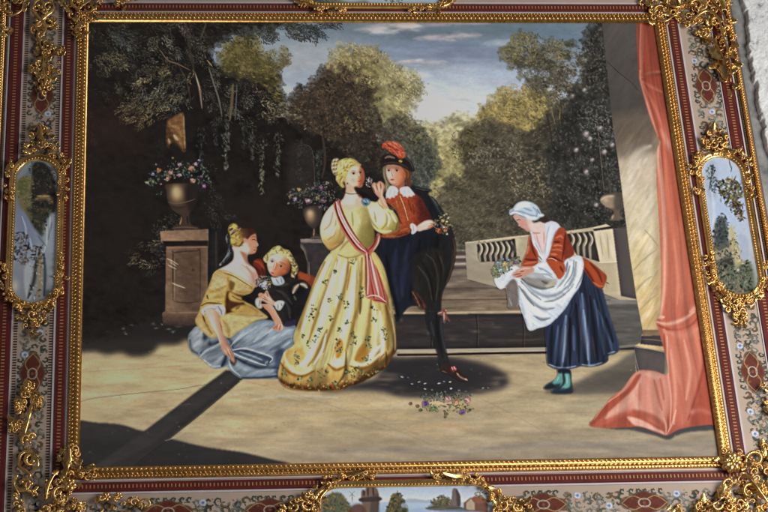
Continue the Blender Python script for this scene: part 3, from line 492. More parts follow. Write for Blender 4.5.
L.P("655,130 670,130 670,335 655,335", (150, 126, 96), .35, 4)
L.P("643,330 668,330 668,336 642,336", (128, 104, 80), .9, 1, True); L.P("641,336 668,335 668,347 640,344", (76, 68, 66), 1, .8, True); L.K("641,339 655,340 668,342", 1.4, (122, 108, 98), .7)
L.P("633,346 668,352 668,378 637,374", (86, 78, 76), 1, .8, True); L.K("634,347 650,349 668,353", 1.2, (160, 146, 128), .8); L.K("634,348 636,360 639,372", 1.4, (140, 128, 116), .7); L.N(.05, 3, 14, .55, 45); L.N(.08, 12, 16, .5, 50)
part(L, 'marble_column', 'column', 'PAINTING')

# salmon curtain
CUR = "638,14 656,14 663,60 674,130 692,240 712,370 722,428 712,425 692,427 678,430 671,434 666,436 660,434 652,431 644,428 636,427 620,428 600,428 589,425.5 594,418 604,406 612,397 622,389 630,378 636,372 642,370 655,371 668,374 664,350 657,326 656,321 660,312 661,270 659,220 656.5,180 657,150 659,141 650,118 641,86 638,70"
L = sheet(CUR, (196, 98, 76), sharp=False)
L.G((640, 22), (690, 430), [(0, (140, 62, 46)), (.13, (158, 66, 48)), (.2, (176, 80, 62)), (.3, (198, 98, 74)), (.5, (200, 100, 78)), (.65, (204, 104, 82)), (.85, (200, 98, 76)), (1, (186, 84, 64))]); L.N(.05, 20, 60, .1, 46)
L.P("652,16 670,16 684,130 668,122 658,78", (136, 56, 40), .7, 5); KK(L, (220, 138, 120), 2.4, .7, "640,70 641,84 649,110 658,136"); L.K("641,22 640,50 641,74", 2.2, (186, 108, 92), .8, .9); KK(L, (200, 122, 100), 2.6, .5, "640,78 648,74 658,72 664,72"); KK(L, (110, 44, 34), 3, .45, "643,76 652,74 662,74"); KK(L, (200, 116, 96), 2.4, .45, "641,80 650,86 662,92"); L.N(.04, 4, 50, .14, 48); L.K("642,82 656,110 668,140 676,156", 3, (202, 110, 90), .6, 1.2); L.P("640,24 643,24 643,70 640,72", (196, 110, 90), .5, 2)
L.P("660,128 668,140 676,160 678,170 668,150", (226, 158, 142), .7, 3); L.K("659,142 658,160 662,190 665,240 664,290 660,316", 4.4, (226, 152, 132), .85, 1.2, .3); L.K("660,150 664,200 666,250", 2, (230, 164, 142), .45, 1.2)
L.P("676,150 700,290 694,310 682,230 672,170", (178, 72, 52), .5, 6); L.P("664,160 676,170 684,240 688,290 672,300 667,240", (206, 110, 86), .6, 6); L.P("668,150 676,160 682,210 676,220", (176, 74, 54), .5, 5); KK(L, (216, 132, 110), 2.5, .5, "684,220 692,270 694,296", "674,240 678,280 677,304")
KK(L, (234, 166, 146), 3, .85, "657,322 668,324 682,320 694,312", "659,318 664,317"); L.K("690,312 698,306 702,300", 5, (232, 170, 152), .6, 1.3); L.K("657,325 672,330 690,326 702,312", 2.4, (170, 70, 52), .7, 1.2); KK(L, (226, 140, 118), 5, .7, "666,332 684,336 702,326", "664,330 672,352 680,384")
L.P("668,334 700,330 704,370 690,420 676,424 670,380", (214, 120, 98), .6, 8); L.P("702,330 712,380 722,426 700,427 690,424 698,390 704,360", (178, 72, 54), .85, 5); L.K("700,340 704,364 696,396 688,420", 3, (162, 60, 44), .6, 1.3); KK(L, (230, 150, 128), 3, .7, "671,350 675,390 674,424", "684,340 690,370 686,400"); L.K("667,336 668,372 671,400 670,426", 2, (232, 160, 140), .7, 1.2); L.K("664,334 665,356 667,374", 2, (166, 66, 48), .6, 1.1)
L.P("634,374 646,370 666,374 670,400 664,424 650,420 640,412 624,412 606,414", (222, 146, 128), .8, 5); KK(L, (228, 166, 148), 5, .6, "640,376 636,390 626,404 606,418", "634,396 638,410", "646,374 660,378"); L.P("636,376 641,375 634,388 622,400 606,414 594,424 590,425 600,410 616,396 626,390", (172, 74, 52), .85, 1.6); L.K("632,376 622,392 606,404 594,420", 2, (222, 134, 112), .7, 1); KK(L, (184, 92, 72), 2.4, .6, "654,380 658,396 662,410", "660,378 664,400")
L.P("602,427 616,420 626,417 634,422 640,427 628,428", (176, 78, 58), .9, 2); L.P("627,417 636,418 646,422 656,428 664,432 666,435 654,431 642,427 634,425", (228, 166, 150), .85, 2); L.P("632,410 646,412 656,416 664,424 666,434 660,426 648,419 634,416", (176, 84, 64), .8, 2.4); KK(L, (230, 172, 154), 1.6, .7, "664,418 666,426 666,434", "676,410 672,424 667,434"); L.K("668,414 668,426 667,433", 1.2, (170, 74, 56), .8); KK(L, (206, 112, 92), 4, .5, "692,412 700,410 712,414", "640,384 640,400"); L.B(692, 412, 3, (220, 136, 118), .6)
L.N(.03, 3, 26, -.12, 47); L.N(.04, 9, 40, -.12, 49); L.rgb *= np.array([.99, 1.0, .97], np.float32); folds(L, '638,20 641,80 657,140 660,240 657,325 666,370 668,436', '656,20 666,80 676,140 692,240 704,325 714,370 724,436', 6, .09, 7, 160, (120, 44, 34)); part(L, 'curtain', 'curtain', 'PAINTING', None, 1.8, .85)

# ---------------- five figures
SK = (206, 172, 152)
def eye(L, x, y, s=1.0, c=(60, 38, 34)):
    L.B(x, y-.5*s, 2.5*s, (140, 92, 74), .5, 1.7*s); L.B(x, y, 1.4*s, (214, 196, 184), .45, .6*s); L.B(x, y, .85*s, c, .95, .75*s, hard=2); L.K([(x-1.7*s, y-.5*s), (x, y-1.0*s), (x+1.7*s, y-.3*s)], .7*s, c, .8, .9); L.K([(x-1.9*s, y-2.0*s), (x, y-2.6*s), (x+2*s, y-1.9*s)], .7*s, (120, 84, 60), .6, .9)

# seated woman
W1 = "PERSON woman sitting"
L = sheet("246,232 252,231 255.4,233 256.4,237 256.8,241 258.6,245.4 256.6,246.6 257,249 256.2,251 255.4,253 252.4,254 247.8,254.6 247.6,260 250,264.5 256,270 259,278 257,287 238,287 226,282 214,280 213,274 219,269 227,265 233,259.5 233.6,252 232,247 238,240", SK)
L.G((230, 262), (260, 284), [(0, (206, 184, 176)), (.5, (204, 176, 164)), (1, (186, 150, 138))]); L.P("246,231 255,232 257,240 258,247 256,253 250,254.6 243,250 240,242", (194, 134, 106), .9, 1.5); L.P("240,244 247,243 250,250 245,253.6 240,250", (222, 190, 168), .9, 2.4)
L.P("249,234 255,234 256,240 251,241", (188, 124, 94), .7, 2); L.K("251.5,240 254,239.4 256,240.6", .9, (96, 58, 46), .8); L.K("251,237.4 254,236.6 256,237.6", .7, (120, 76, 56), .6); L.B(254.6, 250, 1.1, (168, 76, 62), .85, .6); L.B(250, 245, 2.4, (212, 134, 108), .6); L.K("256.6,242 258,245 256.4,246.6", .8, (226, 196, 172), .7); L.K("253,247 256,247.6", .7, (150, 92, 72), .5)
L.P("247,254 240,251 243,258 246,263 251,266 247.6,258", (160, 106, 80), .8, 2); L.P("234,252 240,254 242,262 238,268 230,268 233,260", (214, 190, 180), .8, 2.6); L.K("237,256 238,264 234,270", 2, (224, 206, 198), .6, 1.2); L.K("246,266 252,274 254,282", 2.4, (160, 112, 94), .5, 1.3); L.K("228,270 238,272 248,279", 3, (216, 192, 184), .6, 1.3); L.P("252,272 258,275 258,287 252,284", (172, 128, 110), .6, 3); L.K("241,264 246,268 250,272", 1.2, (176, 136, 122), .5); L.K("242,239 244,241 243,244", 1.6, (186, 128, 100), .8); L.B(242, 241, 1.4, (204, 152, 124), .8); L.B(242, 245.4, .7, (90, 90, 92), .9)
L.add("205,311 214,310 219,318 222,330 227,341 230,347 233.4,354 235,361.6 233.8,363.6 231,360.5 229.6,356.6 227,355.6 223,352.4 220,344 217,335 211,325"); M = L.M("203,308 215,308 223,330 237,366 228,364 216,340", .8)
L = L
part_arm = L
L2 = Lay(200, 304, 300, 368, SK, 2.5)
L2.shape("205,310 214,309 219,318 222,330 227,341 230,347 233.4,354 235,361.6 233.8,363.6 231,360.5 229.6,356.6 227,355.6 223,352.4 220,344 217,335 211,325")
L2.G((208, 330), (226, 326), [(0, (206, 176, 160)), (.45, (204, 166, 146)), (.75, (172, 122, 98)), (1, (140, 84, 62))]); KK(L2, (222, 198, 184), 2.4, .6, "210,316 214,328 220,344"); L2.P("220,344 230,348 235,362 226,356 221,351", (192, 134, 106), .8, 1.6); KK(L2, (222, 176, 152), 1.1, .7, "224,350 228,354", "227,348 231,355"); KK(L2, (130, 78, 58), .8, .7, "227,352 231,359", "229.6,350.4 233,358"); L2.add("259,302 264,299.4 269,301 275,309 279.6,317 282.4,322 283.4,327.6 281.6,330.6 278.6,331 275,330 272.6,329.4 273.4,326.8 275.4,325 273,320 269,313 264,308")
L2.G((262, 312), (274, 304), [(0, (150, 92, 66)), (.4, (190, 130, 102)), (.75, (206, 150, 124)), (1, (176, 112, 84))], 1, L2.M("256,296 286,296 286,334 256,334", .5, True)); L2.P("275,320 283,320 284,332 272,331", (206, 146, 120), .7, 1.6); KK(L2, (150, 76, 54), .7, .8, "278,324 276.4,329.4", "280.6,325 279,330.4", "274,328 277,326"); KK(L2, (226, 186, 164), .9, .7, "281.8,324 282,329", "279.4,324 278,328"); L2.B(274, 328.6, 1.4, (190, 96, 72), .7)
W1ARMS = L2
# seated woman's body first, arms laid on top of her dress further down
L.cov[int((300-L.y0)*L.S):, :] = 0
part(L, 'person', 'w1', 'PAINTING', 'seated woman with bare shoulders in a yellow bodice and pale blue skirt')
L = sheet("188,336 192,330 197,326 204,330 214,336 228,336 240,329 256,321 270,320 284,325 295,325 296,334 293,345 288,349 283.4,358 281.6,368 279,378.6 262,379 244,379.4 238,377 232,373 227,367 222,368.4 213,368.6 205.6,362.6 200,358 192,352.6 188.4,346", (124, 139, 154))
L.G((190, 0), (290, 0), [(0, (132, 142, 150)), (.35, (118, 132, 146)), (.7, (138, 154, 170)), (1, (118, 134, 152))])
D_, H_, LL = (58, 68, 82), (178, 192, 202), (206, 216, 222)
L.P("240,330 258,322 282,326 292,330 288,344 262,346 244,342", (158, 174, 188), .8, 4); L.P("192,334 200,328 204,336 200,350 192,350", (160, 170, 176), .8, 3)
for p, w, c, o in [("203,331 206,340 212,346", 5, D_, .8), ("201,353 208,349 218,342", 5, D_, .85), ("190,340 191,349 198,354", 3, (84, 94, 104), .7), ("194,346 199,338 203,330", 4, H_, .7), ("200,357 206,351 216,346 221,343", 3.4, (170, 182, 192), .85), ("204,346 208,340", 4, (140, 146, 160), .7), ("204,360 212,366 220,366", 2.2, H_, .8), ("212,367 219,360 223,356", 3.4, (168, 180, 188), .8), ("222,366 225,360 226,356", 4, (48, 56, 68), .9), ("207,357 214,352 220,350", 3, (104, 116, 126), .6),
                   ("228,338 231,342 233,348", 3.4, (70, 80, 94), .8), ("231,346 236,340 244,332", 1.6, H_, .7), ("234,347 240,340 250,332", 1.6, (90, 106, 124), .7), ("236,341 246,334 256,327", 3, H_, .6), ("248,346 258,342 268,334", 3, (96, 112, 130), .6), ("254,342 262,334 274,328", 3, LL, .5), ("262,346 270,341 280,334", 3, (186, 198, 210), .6), ("270,350 280,345 290,338", 3, (92, 106, 126), .6), ("272,352 282,348 290,342", 2, (176, 188, 200), .6), ("278,332 286,330 293,330", 3, (178, 190, 200), .5), ("260,332 268,328", 3, (196, 206, 214), .6)]: L.K(p, w, c, o, 1.2)
L.P("232,350 244,347.6 256,351 268,355 273,358.6 271,363 265,366 256,364 245,360", (66, 80, 98), .95, 1.2); L.P("234,352 248,353 262,358 266,362 256,362 244,357", (92, 110, 130), .7, 2)
KK(L, LL, 1.7, .9, "233,350 244,348.4 256,351.4 268,355.4 272.6,358.6 270,362.4", "234,353.4 243,357.6 252,361 260,364 266,365.4"); KK(L, H_, 1.6, .6, "240,352 252,356 262,360", "268,361 265,364"); L.K("236,358 248,364 262,368 280,368", 4, (52, 62, 78), .85, 1.2); KK(L, (150, 164, 176), 3.4, .8, "230,357 236,364 246,370", "250,373 264,371 279,370"); KK(L, LL, 1.4, .7, "229,361 232,369 240,375.6", "231,356 235,360"); L.P("233,356 237,360 234,366 230,362", (46, 40, 36), .7, 1.4); L.K("242,378 258,378 278,376", 3, (56, 66, 84), .8, 1.2); L.P("275,352 284,350 282,378 276,378", (44, 58, 88), .7, 3); KK(L, (70, 82, 100), 2, .7, "262,367 274,366 281,364"); KK(L, (136, 150, 166), 2, .6, "256,376 266,374 276,374"); L.rgb *= np.array([.9, .89, .88], np.float32); L.N(.16, 16, 4, -.45, 54); L.N(.10, 7, 2, -.6, 51)
part(L, 'skirt', 'w1skirt', 'w1')
L = sheet("214,273 219,269.6 228,271 238,276 248,283 254,284.6 254,289 251,293 246,295 241,298 246,302 252,305 262,312 268,318 256,321 246,327 238,332 230,338 222,336 212,338 205,334 198,327 195,320 199,312 201,304 206,292 210,282", (196, 166, 92))
Y1, Y2, Y3 = (216, 192, 132), (168, 132, 60), (96, 60, 30)
L.P("214,274 224,272 231,280 230,294 226,308 214,304 202,306 208,290", (194, 164, 86), .9, 2); L.P("214,277 224,275 229,284 222,292 212,292", (212, 192, 142), .8, 4); KK(L, Y2, 3, .7, "228,278 228,290 225,306", "210,292 218,290 226,286", "206,302 214,298 224,296"); KK(L, Y1, 3, .7, "210,288 218,284 226,280", "204,304 212,300 221,300", "208,297 216,294"); KK(L, Y3, 1.1, .8, "207,295 208,299", "201,306 208,303 222,304")
L.P("232,277 244,282 254,286 252,292 246,294.6 238,293 231,287", (206, 178, 116), .9, 1.6); KK(L, Y2, 2.6, .8, "236,291 244,293 251,291", "250,284 252,290"); KK(L, (222, 200, 132), 1.4, .8, "222,271 232,274 242,280 252,286"); KK(L, Y3, .8, .6, "224,272.8 234,276.4 244,282.4 250,286"); L.P("229,281 232,281 235,284 232,291 229.4,289", (120, 86, 40), .85, 1.4)
L.P("226,296 229,291 236,294 246,296 250,298 244,303 252,308 258,313 236,312 226,314", (86, 52, 28), .95, 1.4); L.P("229,292 233,293 240,297 250,297 247,302 236,302 229,299", (196, 160, 84), .9, 1.6); KK(L, Y3, 1.2, .6, "232,296 240,300 248,299"); L.P("231,310 238,306 246,305 254,309 262,314 250,314 236,313", (190, 156, 82), .95, 1.2); L.K("240,306 236,309", 3, (120, 96, 50), .7)
L.P("222,318 230,313 248,313 262,314.6 267,318 254,321 240,329 230,337 223,335 220,326", (204, 184, 122), .95, 1.2); KK(L, Y2, 3, .6, "223,320 228,328 229,336", "230,314 246,315 262,316"); KK(L, Y1, 3, .7, "232,320 244,319 254,318", "228,318 232,328"); L.P("198,312 206,316 212,328 214,337 204,333 196,324", (196, 168, 104), .9, 1.6); L.K("202,314 206,324 212,334", 2.4, (150, 116, 58), .7, 1.2); L.K("198,322 203,328 209,334", 2, Y1, .6, 1.2); KK(L, Y3, 1.2, .7, "205,322 203,316", "220,322 222,332")
L.P("201,311 206,306 215,304.6 222,304.6 225,308 225,312 222,317 218,313 213,310 206,312 203,315", (196, 188, 176), 1, 1); KK(L, (120, 108, 100), 1, .7, "204,312 209,309 216,309", "218,306 221,311 222,315"); KK(L, (222, 216, 206), 1.4, .7, "206,308 212,306.4", "219,306 224,309"); L.rgb *= np.array([.9, .89, .9], np.float32); L.N(.06, 9, 3, -.5, 55); L.N(.08, 4, 2, .5, 52)
part(L, 'bodice', 'w1dress', 'w1')
part(W1ARMS, 'arm', 'w1arms', 'w1')
L = sheet("255,303 256,298.6 260,297 263,299 261,303 262.6,307.6 258,308.6", (182, 178, 164)); L.B(258, 303, 1.6, (214, 208, 196), .8); KK(L, (96, 84, 72), .8, .6, "260,300 259,306"); part(L, 'lace_cuff', 'w1cuff', 'w1')
L = sheet("229,226 232,223.6 236,223.6 238.6,226.4 243,228.6 249,228 254,229.6 257,233 254,234 250,236.4 247.6,240 246,238 243,238.6 243.4,243 241,246.6 236,247.4 232,246 230,241 230.4,236 228,231", (158, 132, 58))
L.G((233, 240), (250, 233), [(0, (168, 142, 72)), (.35, (160, 130, 64)), (.6, (96, 64, 38)), (1, (56, 32, 24))]); L.P("229,227 234,224 237.6,226 234,230 230,233", (184, 160, 82), .9, 1.6); L.B(236, 237, 3.4, (190, 166, 92), .6); L.K("239,247 243,242 248,237 254,233", 1.6, (50, 30, 24), .7, 1.1); KK(L, (64, 40, 56), 1.6, .9, "231,235 236,230 241,227", "229,231 233,228"); KK(L, (160, 148, 160), .8, .7, "233,232 238,228.6"); KK(L, (112, 86, 40), 1.2, .7, "232,244 238,246 242,244", "236,236 240,233"); L.K("236,234 240,240", 1, (214, 190, 110), .6); curls(L, '229,226 238,226 243,231 242,238 239,246 231,244', 22, [(206, 180, 98), (132, 104, 50), (120, 92, 46), (186, 160, 84)], (1.5, 3), (.9, 1.7), seed=5); part(L, 'hair', 'w1hair', 'w1')
L = sheet("227.6,232 229,235 229.4,240 231,246 232.6,251 230.6,256 226.6,261 221,265.6 219,266.6 219.6,263.6 224,257.6 227.6,251 227.4,246 225.6,240 226,235", (42, 44, 46)); curls(L, "226,234 230,240 231,252 222,264 220,262 227,250", 26, [(96, 102, 104), (66, 70, 74), (28, 28, 30)], ang=(1.2, 2.4), seed=8); KK(L, (124, 132, 136), .9, .7, "226,236 227,243", "230,250 226,257 221,263"); L.B(220, 264.6, 1.5, (170, 172, 170), .8); L.B(226, 239, 1.2, (110, 116, 120), .6); part(L, 'hair_ribbon', 'w1rib', 'w1')

# boy kneeling beside her
L = sheet("253,263 257,258.6 262,260 265,268 265,276 260,279 256,271", (112, 38, 24)); KK(L, (150, 66, 38), 2, .7, "254,261 260,263 264,269"); KK(L, (62, 26, 20), 2.4, .8, "255,267 259,272 260,278", "262,268 264,276"); L.K("251,264 255,270 258,277", 1.2, (196, 150, 80), .7); part(L, 'red_drapery', 'drape', 'PAINTING', None)
L = sheet("298,272 306,273.6 313,276 317,281 313,292 306,300 300,290", (122, 54, 30)); L.P("298,273 308,274 310,280 302,280", (150, 70, 38), .8, 2); part(L, 'red_drapery', 'drape2', 'PAINTING', None)
L = sheet("268,258 272,254.6 279,253 286,255.6 289.6,262 290.6,268 288.4,273 283,275.6 278,277 273,276.4 269.4,272.6 267.6,268 267,262", (210, 168, 148))
L.G((270, 258), (288, 273), [(0, (226, 198, 186)), (.35, (218, 178, 156)), (.62, (190, 116, 80)), (.85, (140, 76, 48)), (1, (96, 50, 34))]); eye(L, 272.2, 261.6, 1.05, (84, 62, 100)); eye(L, 281, 266.4, 1.05, (70, 44, 40)); L.P("276,262 279,266 275,271.4 273,268", (190, 112, 72), .8, 1.4); L.K("276,261 275,266 273.4,269.4", 1, (232, 204, 186), .7); L.B(272.6, 273, 1.5, (176, 66, 56), .9, .75, .4); L.B(284, 271, 2.4, (188, 96, 62), .6); L.B(270.4, 267.6, 1.6, (216, 150, 130), .6); KK(L, (120, 74, 56), .8, .6, "279,262 282,262.6 286,265")
part(L, 'person', 'boy', 'PAINTING', 'blond boy in a black coat leaning his head on the seated woman')
L = sheet("264.6,256 268,252.6 272,248.4 276,246 280.6,246 284,249 288.6,250 291.6,254 294,258.6 297,264 298.6,270 296.4,274 294.6,276 295,281 292,279 291,274 292,270 291,264 287,258 282,254.6 275,253.6 270,256.6 268,262 265.6,263 263,259", (196, 180, 110))
L.P("272,249 280,246.4 282,252 276,254 270,256", (212, 200, 120), .9, 1.6); KK(L, (228, 218, 160), 2, .7, "276,248 280,250", "284,251 289,256 292,262", "267,255 264.6,260"); KK(L, (104, 88, 52), 1.6, .7, "281,249 284,253", "293,260 295,268", "290,254 294,262"); L.P("293,258 298,264 299,272 294,278 293,268", (70, 64, 50), .8, 2); KK(L, (200, 190, 160), 1.4, .7, "297,270 295,275", "292,275 294,280"); curls(L, '264,256 276,246 284,248 294,258 298,270 294,280 290,268 284,256 274,254 268,262', 70, [(222, 208, 146), (168, 144, 84), (130, 108, 62), (206, 186, 116)], (1.5, 3.6), (.9, 1.8), seed=4); part(L, 'hair', 'boyhair', 'boy')
L = sheet("272,284 275,280 280,282.6 285,279.6 291,277 297,279 304,280 310.6,286 312,292 309,302 303,313 297,323 292,326 284,326.4 280.6,319 276,310.6 277,304 272.6,299 268,293 268,288", (34, 31, 30))
L.P("290,286 304,288 306,306 294,322 286,318", (24, 23, 25), .7, 4); KK(L, (62, 58, 56), 2.2, .6, "276,290 284,294 292,304", "282,300 288,306 290,318", "280,286 288,284"); KK(L, (190, 172, 140), 2.6, .85, "293,293 295.4,288 298.6,284.6", "300.6,284 304,285 307,287.6"); KK(L, (104, 92, 76), 1.6, .6, "294,296 296,300"); L.P("286,322 296,320 294,326 284,327", (50, 40, 72), .6, 2); L.N(.15, 4, 3, .4, 53); part(L, 'coat', 'boycoat', 'boy')
L = sheet("270.6,276.6 275,277.6 281,276 283.6,279 284.6,283 279,285.6 274,285 271.4,281.6", (172, 180, 186)); L.B(274, 279, 2, (208, 210, 212), .7); KK(L, (110, 116, 126), .9, .7, "276,279 279,284", "281,278 282,283"); part(L, 'collar', 'boycollar', 'boy')
L = sheet("258,294.6 261,292.6 264,294 266,290 267.8,290.6 269,294 272.6,299.6 276.6,303 274.6,305.6 270,304.6 264,301.6 260.4,299", (212, 158, 130)); KK(L, (160, 88, 64), .8, .8, "261,295 266,298", "262,298 268,300.6", "266.6,292 268,298"); KK(L, (232, 196, 176), 1, .7, "266,296 272,301", "259.6,295 264,297"); L.B(261, 296, 1.4, (196, 104, 76), .6); part(L, 'hand', 'boyhand', 'boy')
L = sheet("274,304 277,301 281,300.4 284.6,302 283,306.4 280,310.6 276.6,309.6 275,307", (190, 198, 200)); L.B(279, 303, 1.8, (218, 222, 222), .8); KK(L, (104, 112, 114), .8, .7, "278,304 278,309", "281,303 282,306"); part(L, 'lace_cuff', 'boycuff', 'boy')
L = sheet("253,284 257,276 264,272 271,276 274,284 270,290 262,292 256,290", (60, 62, 52)); L.cov *= 0
posy(L, 264, 282, 8, 8, 90, [(64, 72, 54), (86, 92, 66), (46, 50, 44), (110, 116, 84)], (.8, 1.7), 6); posy(L, 264, 284, 5, 5, 34, [(190, 206, 206), (150, 178, 190), (210, 206, 170), (176, 140, 120), (130, 110, 150)], (.8, 1.5), 7); L.B(264, 284, 2, (196, 222, 226), .9); rose(L, 259, 279, 1.6, (150, 108, 130)); rose(L, 269.4, 284, 1.6, (196, 168, 100)); rose(L, 264, 276.6, 1.6, (150, 110, 110)); KK(L, (120, 118, 92), .7, .7, "252,286 258,285", "249,294 256,289")
part(L, 'posy', 'posy1', 'PAINTING', 'small green and white posy between the seated woman and the boy')
# man in the feathered hat (behind the standing woman)
L = sheet("382,240 388,234 392,214 404,190 410,184.6 416,186 424,188.4 432,189.6 431.6,191 428,194 434,198 440,206 446,216 452,228 456,246 455,262 450,278 443,292 441.4,306 442.6,320 443.4,332 445.6,346 449.6,363 449,366 440.6,366 437.4,355 433,341 428,329 425.4,316 424,308 416,306 408,308 400,318 397,322 394,306 390,290 384,270 379,252", (25, 26, 34))
L.G((390, 0), (455, 0), [(0, (23, 25, 36)), (.4, (25, 27, 37)), (.7, (20, 21, 25)), (1, (26, 24, 25))], 1, L.M("376,236 460,236 460,300 390,326", 3, True))
L.P("412,186 432,190 428,195 440,208 452,232 446,236 436,214 424,200", (24, 26, 28), .9, 2); L.K("430,196 440,212 448,226", 2.4, (52, 60, 60), .6, 1.2); L.K("432,198 438,206", 1, (70, 84, 78), .6); L.K("416,188 424,190 430,190.6", 1.2, (58, 58, 60), .7)
KK(L, (44, 48, 74), 5, .45, "396,250 394,276 398,300", "408,244 404,270 402,296"); KK(L, (13, 13, 18), 4, .6, "420,240 416,270 410,300", "438,236 434,262 428,288", "386,256 392,290 398,316"); KK(L, (64, 58, 48), 1.2, .55, "433,256 434,262", "430,279 432,282", "428,270 436,280 437,290 434,297"); KK(L, (74, 54, 46), 1.4, .6, "453,250 451,268 446,284", "455,244 454,256"); L.P("440,236 452,232 456,250 446,284 440,288", (32, 30, 29), .6, 4)
L.P("411,262 424,250 440,250 446,268 442,290 441,306 426,308 414,298", (36, 33, 30), .85, 3); KK(L, (70, 64, 54), 1.6, .5, "426,254 434,262 438,280 436,300", "418,266 428,280 432,300", "440,256 443,270 440,290"); KK(L, (18, 17, 18), 2, .6, "422,262 430,278 434,302", "436,252 442,272 439,296"); KK(L, (92, 56, 44), 1, .5, "453,238 455,252 452,268 447,282"); L.K("425,310.6 432,311.6 442,310.6", 1.2, (110, 100, 90), .7); L.P("424,306 443,306 444,334 449,366 440,366 430,334 425,316", (32, 31, 33), .9, 1.2); KK(L, (62, 62, 74), 2.4, .5, "441,318 442,334 446,352", "431,322 434,336"); KK(L, (20, 19, 20), 3, .6, "436,312 438,334 443,358"); L.N(.2, 9, 40, -.1, 69); L.N(.14, 4, 9, .2, 61)
part(L, 'person', 'man', 'PAINTING', 'man in a plumed dark hat, red doublet and black cape')
MAN = 'man'
L = sheet("411.4,291.4 413,290.6 417,293 421,297 425,303 427,308.6 424,310 419.6,308.6 416,303", (62, 38, 30)); KK(L, (150, 92, 62), 1.1, .75, "412.4,292 416,298 419.6,306"); KK(L, (112, 62, 40), 1.6, .6, "418,296 422,302 425,308"); KK(L, (34, 26, 24), 1.4, .7, "415,294 420,300 423,307"); L.N(.4, 3, 3, 0, 71); part(L, 'breeches', 'manb', 'man', None, 3.0)
L = sheet("382.6,200 388,198 396,190 406,190 416,194 422,199 427,208 431,216 432.6,223 424,225 412,228.4 410,233 400,237 390,238.6 381,237 383,234 392,232 398.4,227 399,218 394,208", (154, 58, 30))
L.G((384, 0), (432, 0), [(0, (164, 66, 34)), (.35, (172, 72, 38)), (.6, (148, 54, 30)), (.8, (110, 40, 28)), (1, (84, 34, 28))]); L.P("394,198 412,196 416,212 410,224 400,224 398,208", (182, 82, 46), .5, 6); L.P("416,196 432,214 432,226 422,224 418,208", (76, 28, 24), .7, 5); L.K("400,196 404,206 406,213 408,220", 1.1, (214, 170, 110), .8, .8, .2); KK(L, (206, 124, 76), 1, .6, "396,200 398,208", "391,204 397,213"); KK(L, (108, 36, 22), 1.6, .6, "408,200 412,212", "413,204 414,214", "396,216 402,224")
L.P("396,233 404,226 412,226.6 411,234 402,237.6 392,238.6 384,237.6", (150, 66, 34), .9, 1.4); KK(L, (196, 104, 60), 1.6, .6, "400,231 408,228", "386,236 396,236"); KK(L, (92, 34, 20), 1.4, .6, "396,235.6 408,232.6", "384,239 398,238.6 410,234.6"); L.rgb *= np.array([.9, .94, 1.0], np.float32); L.N(.14, 1.6, 1.6, 0, 62); part(L, 'doublet', 'mandoub', 'man')
L = sheet("385.8,166 390,164.6 398,164.6 404,167 406.6,171 406.4,175.6 404.8,179.4 404.4,184 405.4,190 399,194 393.6,190.4 393,186 390,183 387.4,178.6 385.9,173", (206, 160, 138))
L.G((386, 172), (407, 174), [(0, (222, 184, 166)), (.3, (210, 166, 144)), (.55, (200, 138, 108)), (.8, (180, 100, 64)), (1, (140, 70, 42))])
L.P("392,185 398,185.4 404,181 405,190 398,194 394,190", (150, 88, 64), .9, 1.2); L.P("386,165 404,166 404,169 386,168.6", (150, 96, 72), .6, 1.6); eye(L, 388.8, 170.6, .95, (46, 40, 44)); eye(L, 396.8, 170.6, 1.05, (46, 38, 40)); L.K("392,170 391.8,174 392.8,176.6", 1, (170, 112, 88), .8); L.K("391.4,171 390.8,175 391.4,176.6", 1, (236, 208, 190), .7); L.B(392.2, 179.7, 1.7, (168, 62, 54), .95, .7); L.K("391,183 394,184.2 398,183", 1, (168, 110, 84), .6); L.B(399, 177, 2.4, (216, 140, 110), .6); L.B(404.6, 176, 1.6, (176, 92, 58), .8); L.B(389, 176, 2, (230, 184, 170), .6); part(L, 'face', 'manface', 'man')
L = sheet("401,165.6 405,166.6 409,170 411,174 410.6,180 411.6,185 409,188 406.4,186 405.6,180 406.6,175 404,170", (92, 50, 34)); L.K("404,168 408,172 408,178", 1.4, (132, 78, 50), .6, 1.2); part(L, 'hair', 'manhair', 'man')
L = sheet("382.6,167 386,166 385.4,172 387,179 389.6,184 391.6,188 387,194 384.6,188 385,182 383,176", (116, 104, 74)); KK(L, (156, 140, 100), 1, .7, "384,169 384.4,177 388,186"); L.K("386,184 387,191", 1, (160, 150, 112), .6); part(L, 'hair', 'manhair2', 'man')
L = sheet("385,199.6 386.4,195.6 385.4,195 389.6,186.4 394,186 397,188 398.6,191.4 397,193 398.4,195.6 395,195.4 394.6,198.4 391.6,196.6 390.4,199.6 388,197.6", (218, 222, 230)); KK(L, (160, 168, 182), 1, .6, "391,189 389,196", "395,190 394,196"); part(L, 'lace_collar', 'mancol', 'man')
L = sheet("399.6,188.6 403,187 408.4,186.6 412,190.4 415.6,195.6 412.6,195 412,197.4 409,195.6 407.6,198.4 405.4,196 403,197.6 402.6,194.4 400.4,193.6", (226, 228, 236)); KK(L, (166, 174, 188), 1, .6, "404,189 405,194", "408,189 410,194"); part(L, 'lace_collar', 'mancol2', 'man')
L = sheet("381,161 382,157.4 385.6,154.4 391,153.6 398,154.6 404,156 409,159 412.6,164 415,169.6 413.6,172 410,171.6 405,168.4 399,165.6 392,164.4 386,164.8 382.4,167.6 381,165", (34, 27, 27)); L.K("385,158 389,156.6 394.6,158", 2.2, (124, 104, 92), .75, 1.2); L.K("384,163.6 392,162.4 400,163.6 408,168", 1.8, (58, 44, 42), .8); L.K("404,157 410,162 413,169", 1.4, (66, 62, 62), .6); rose(L, 400.6, 161, 1.9, (190, 142, 54)); part(L, 'hat', 'manhat', 'man')
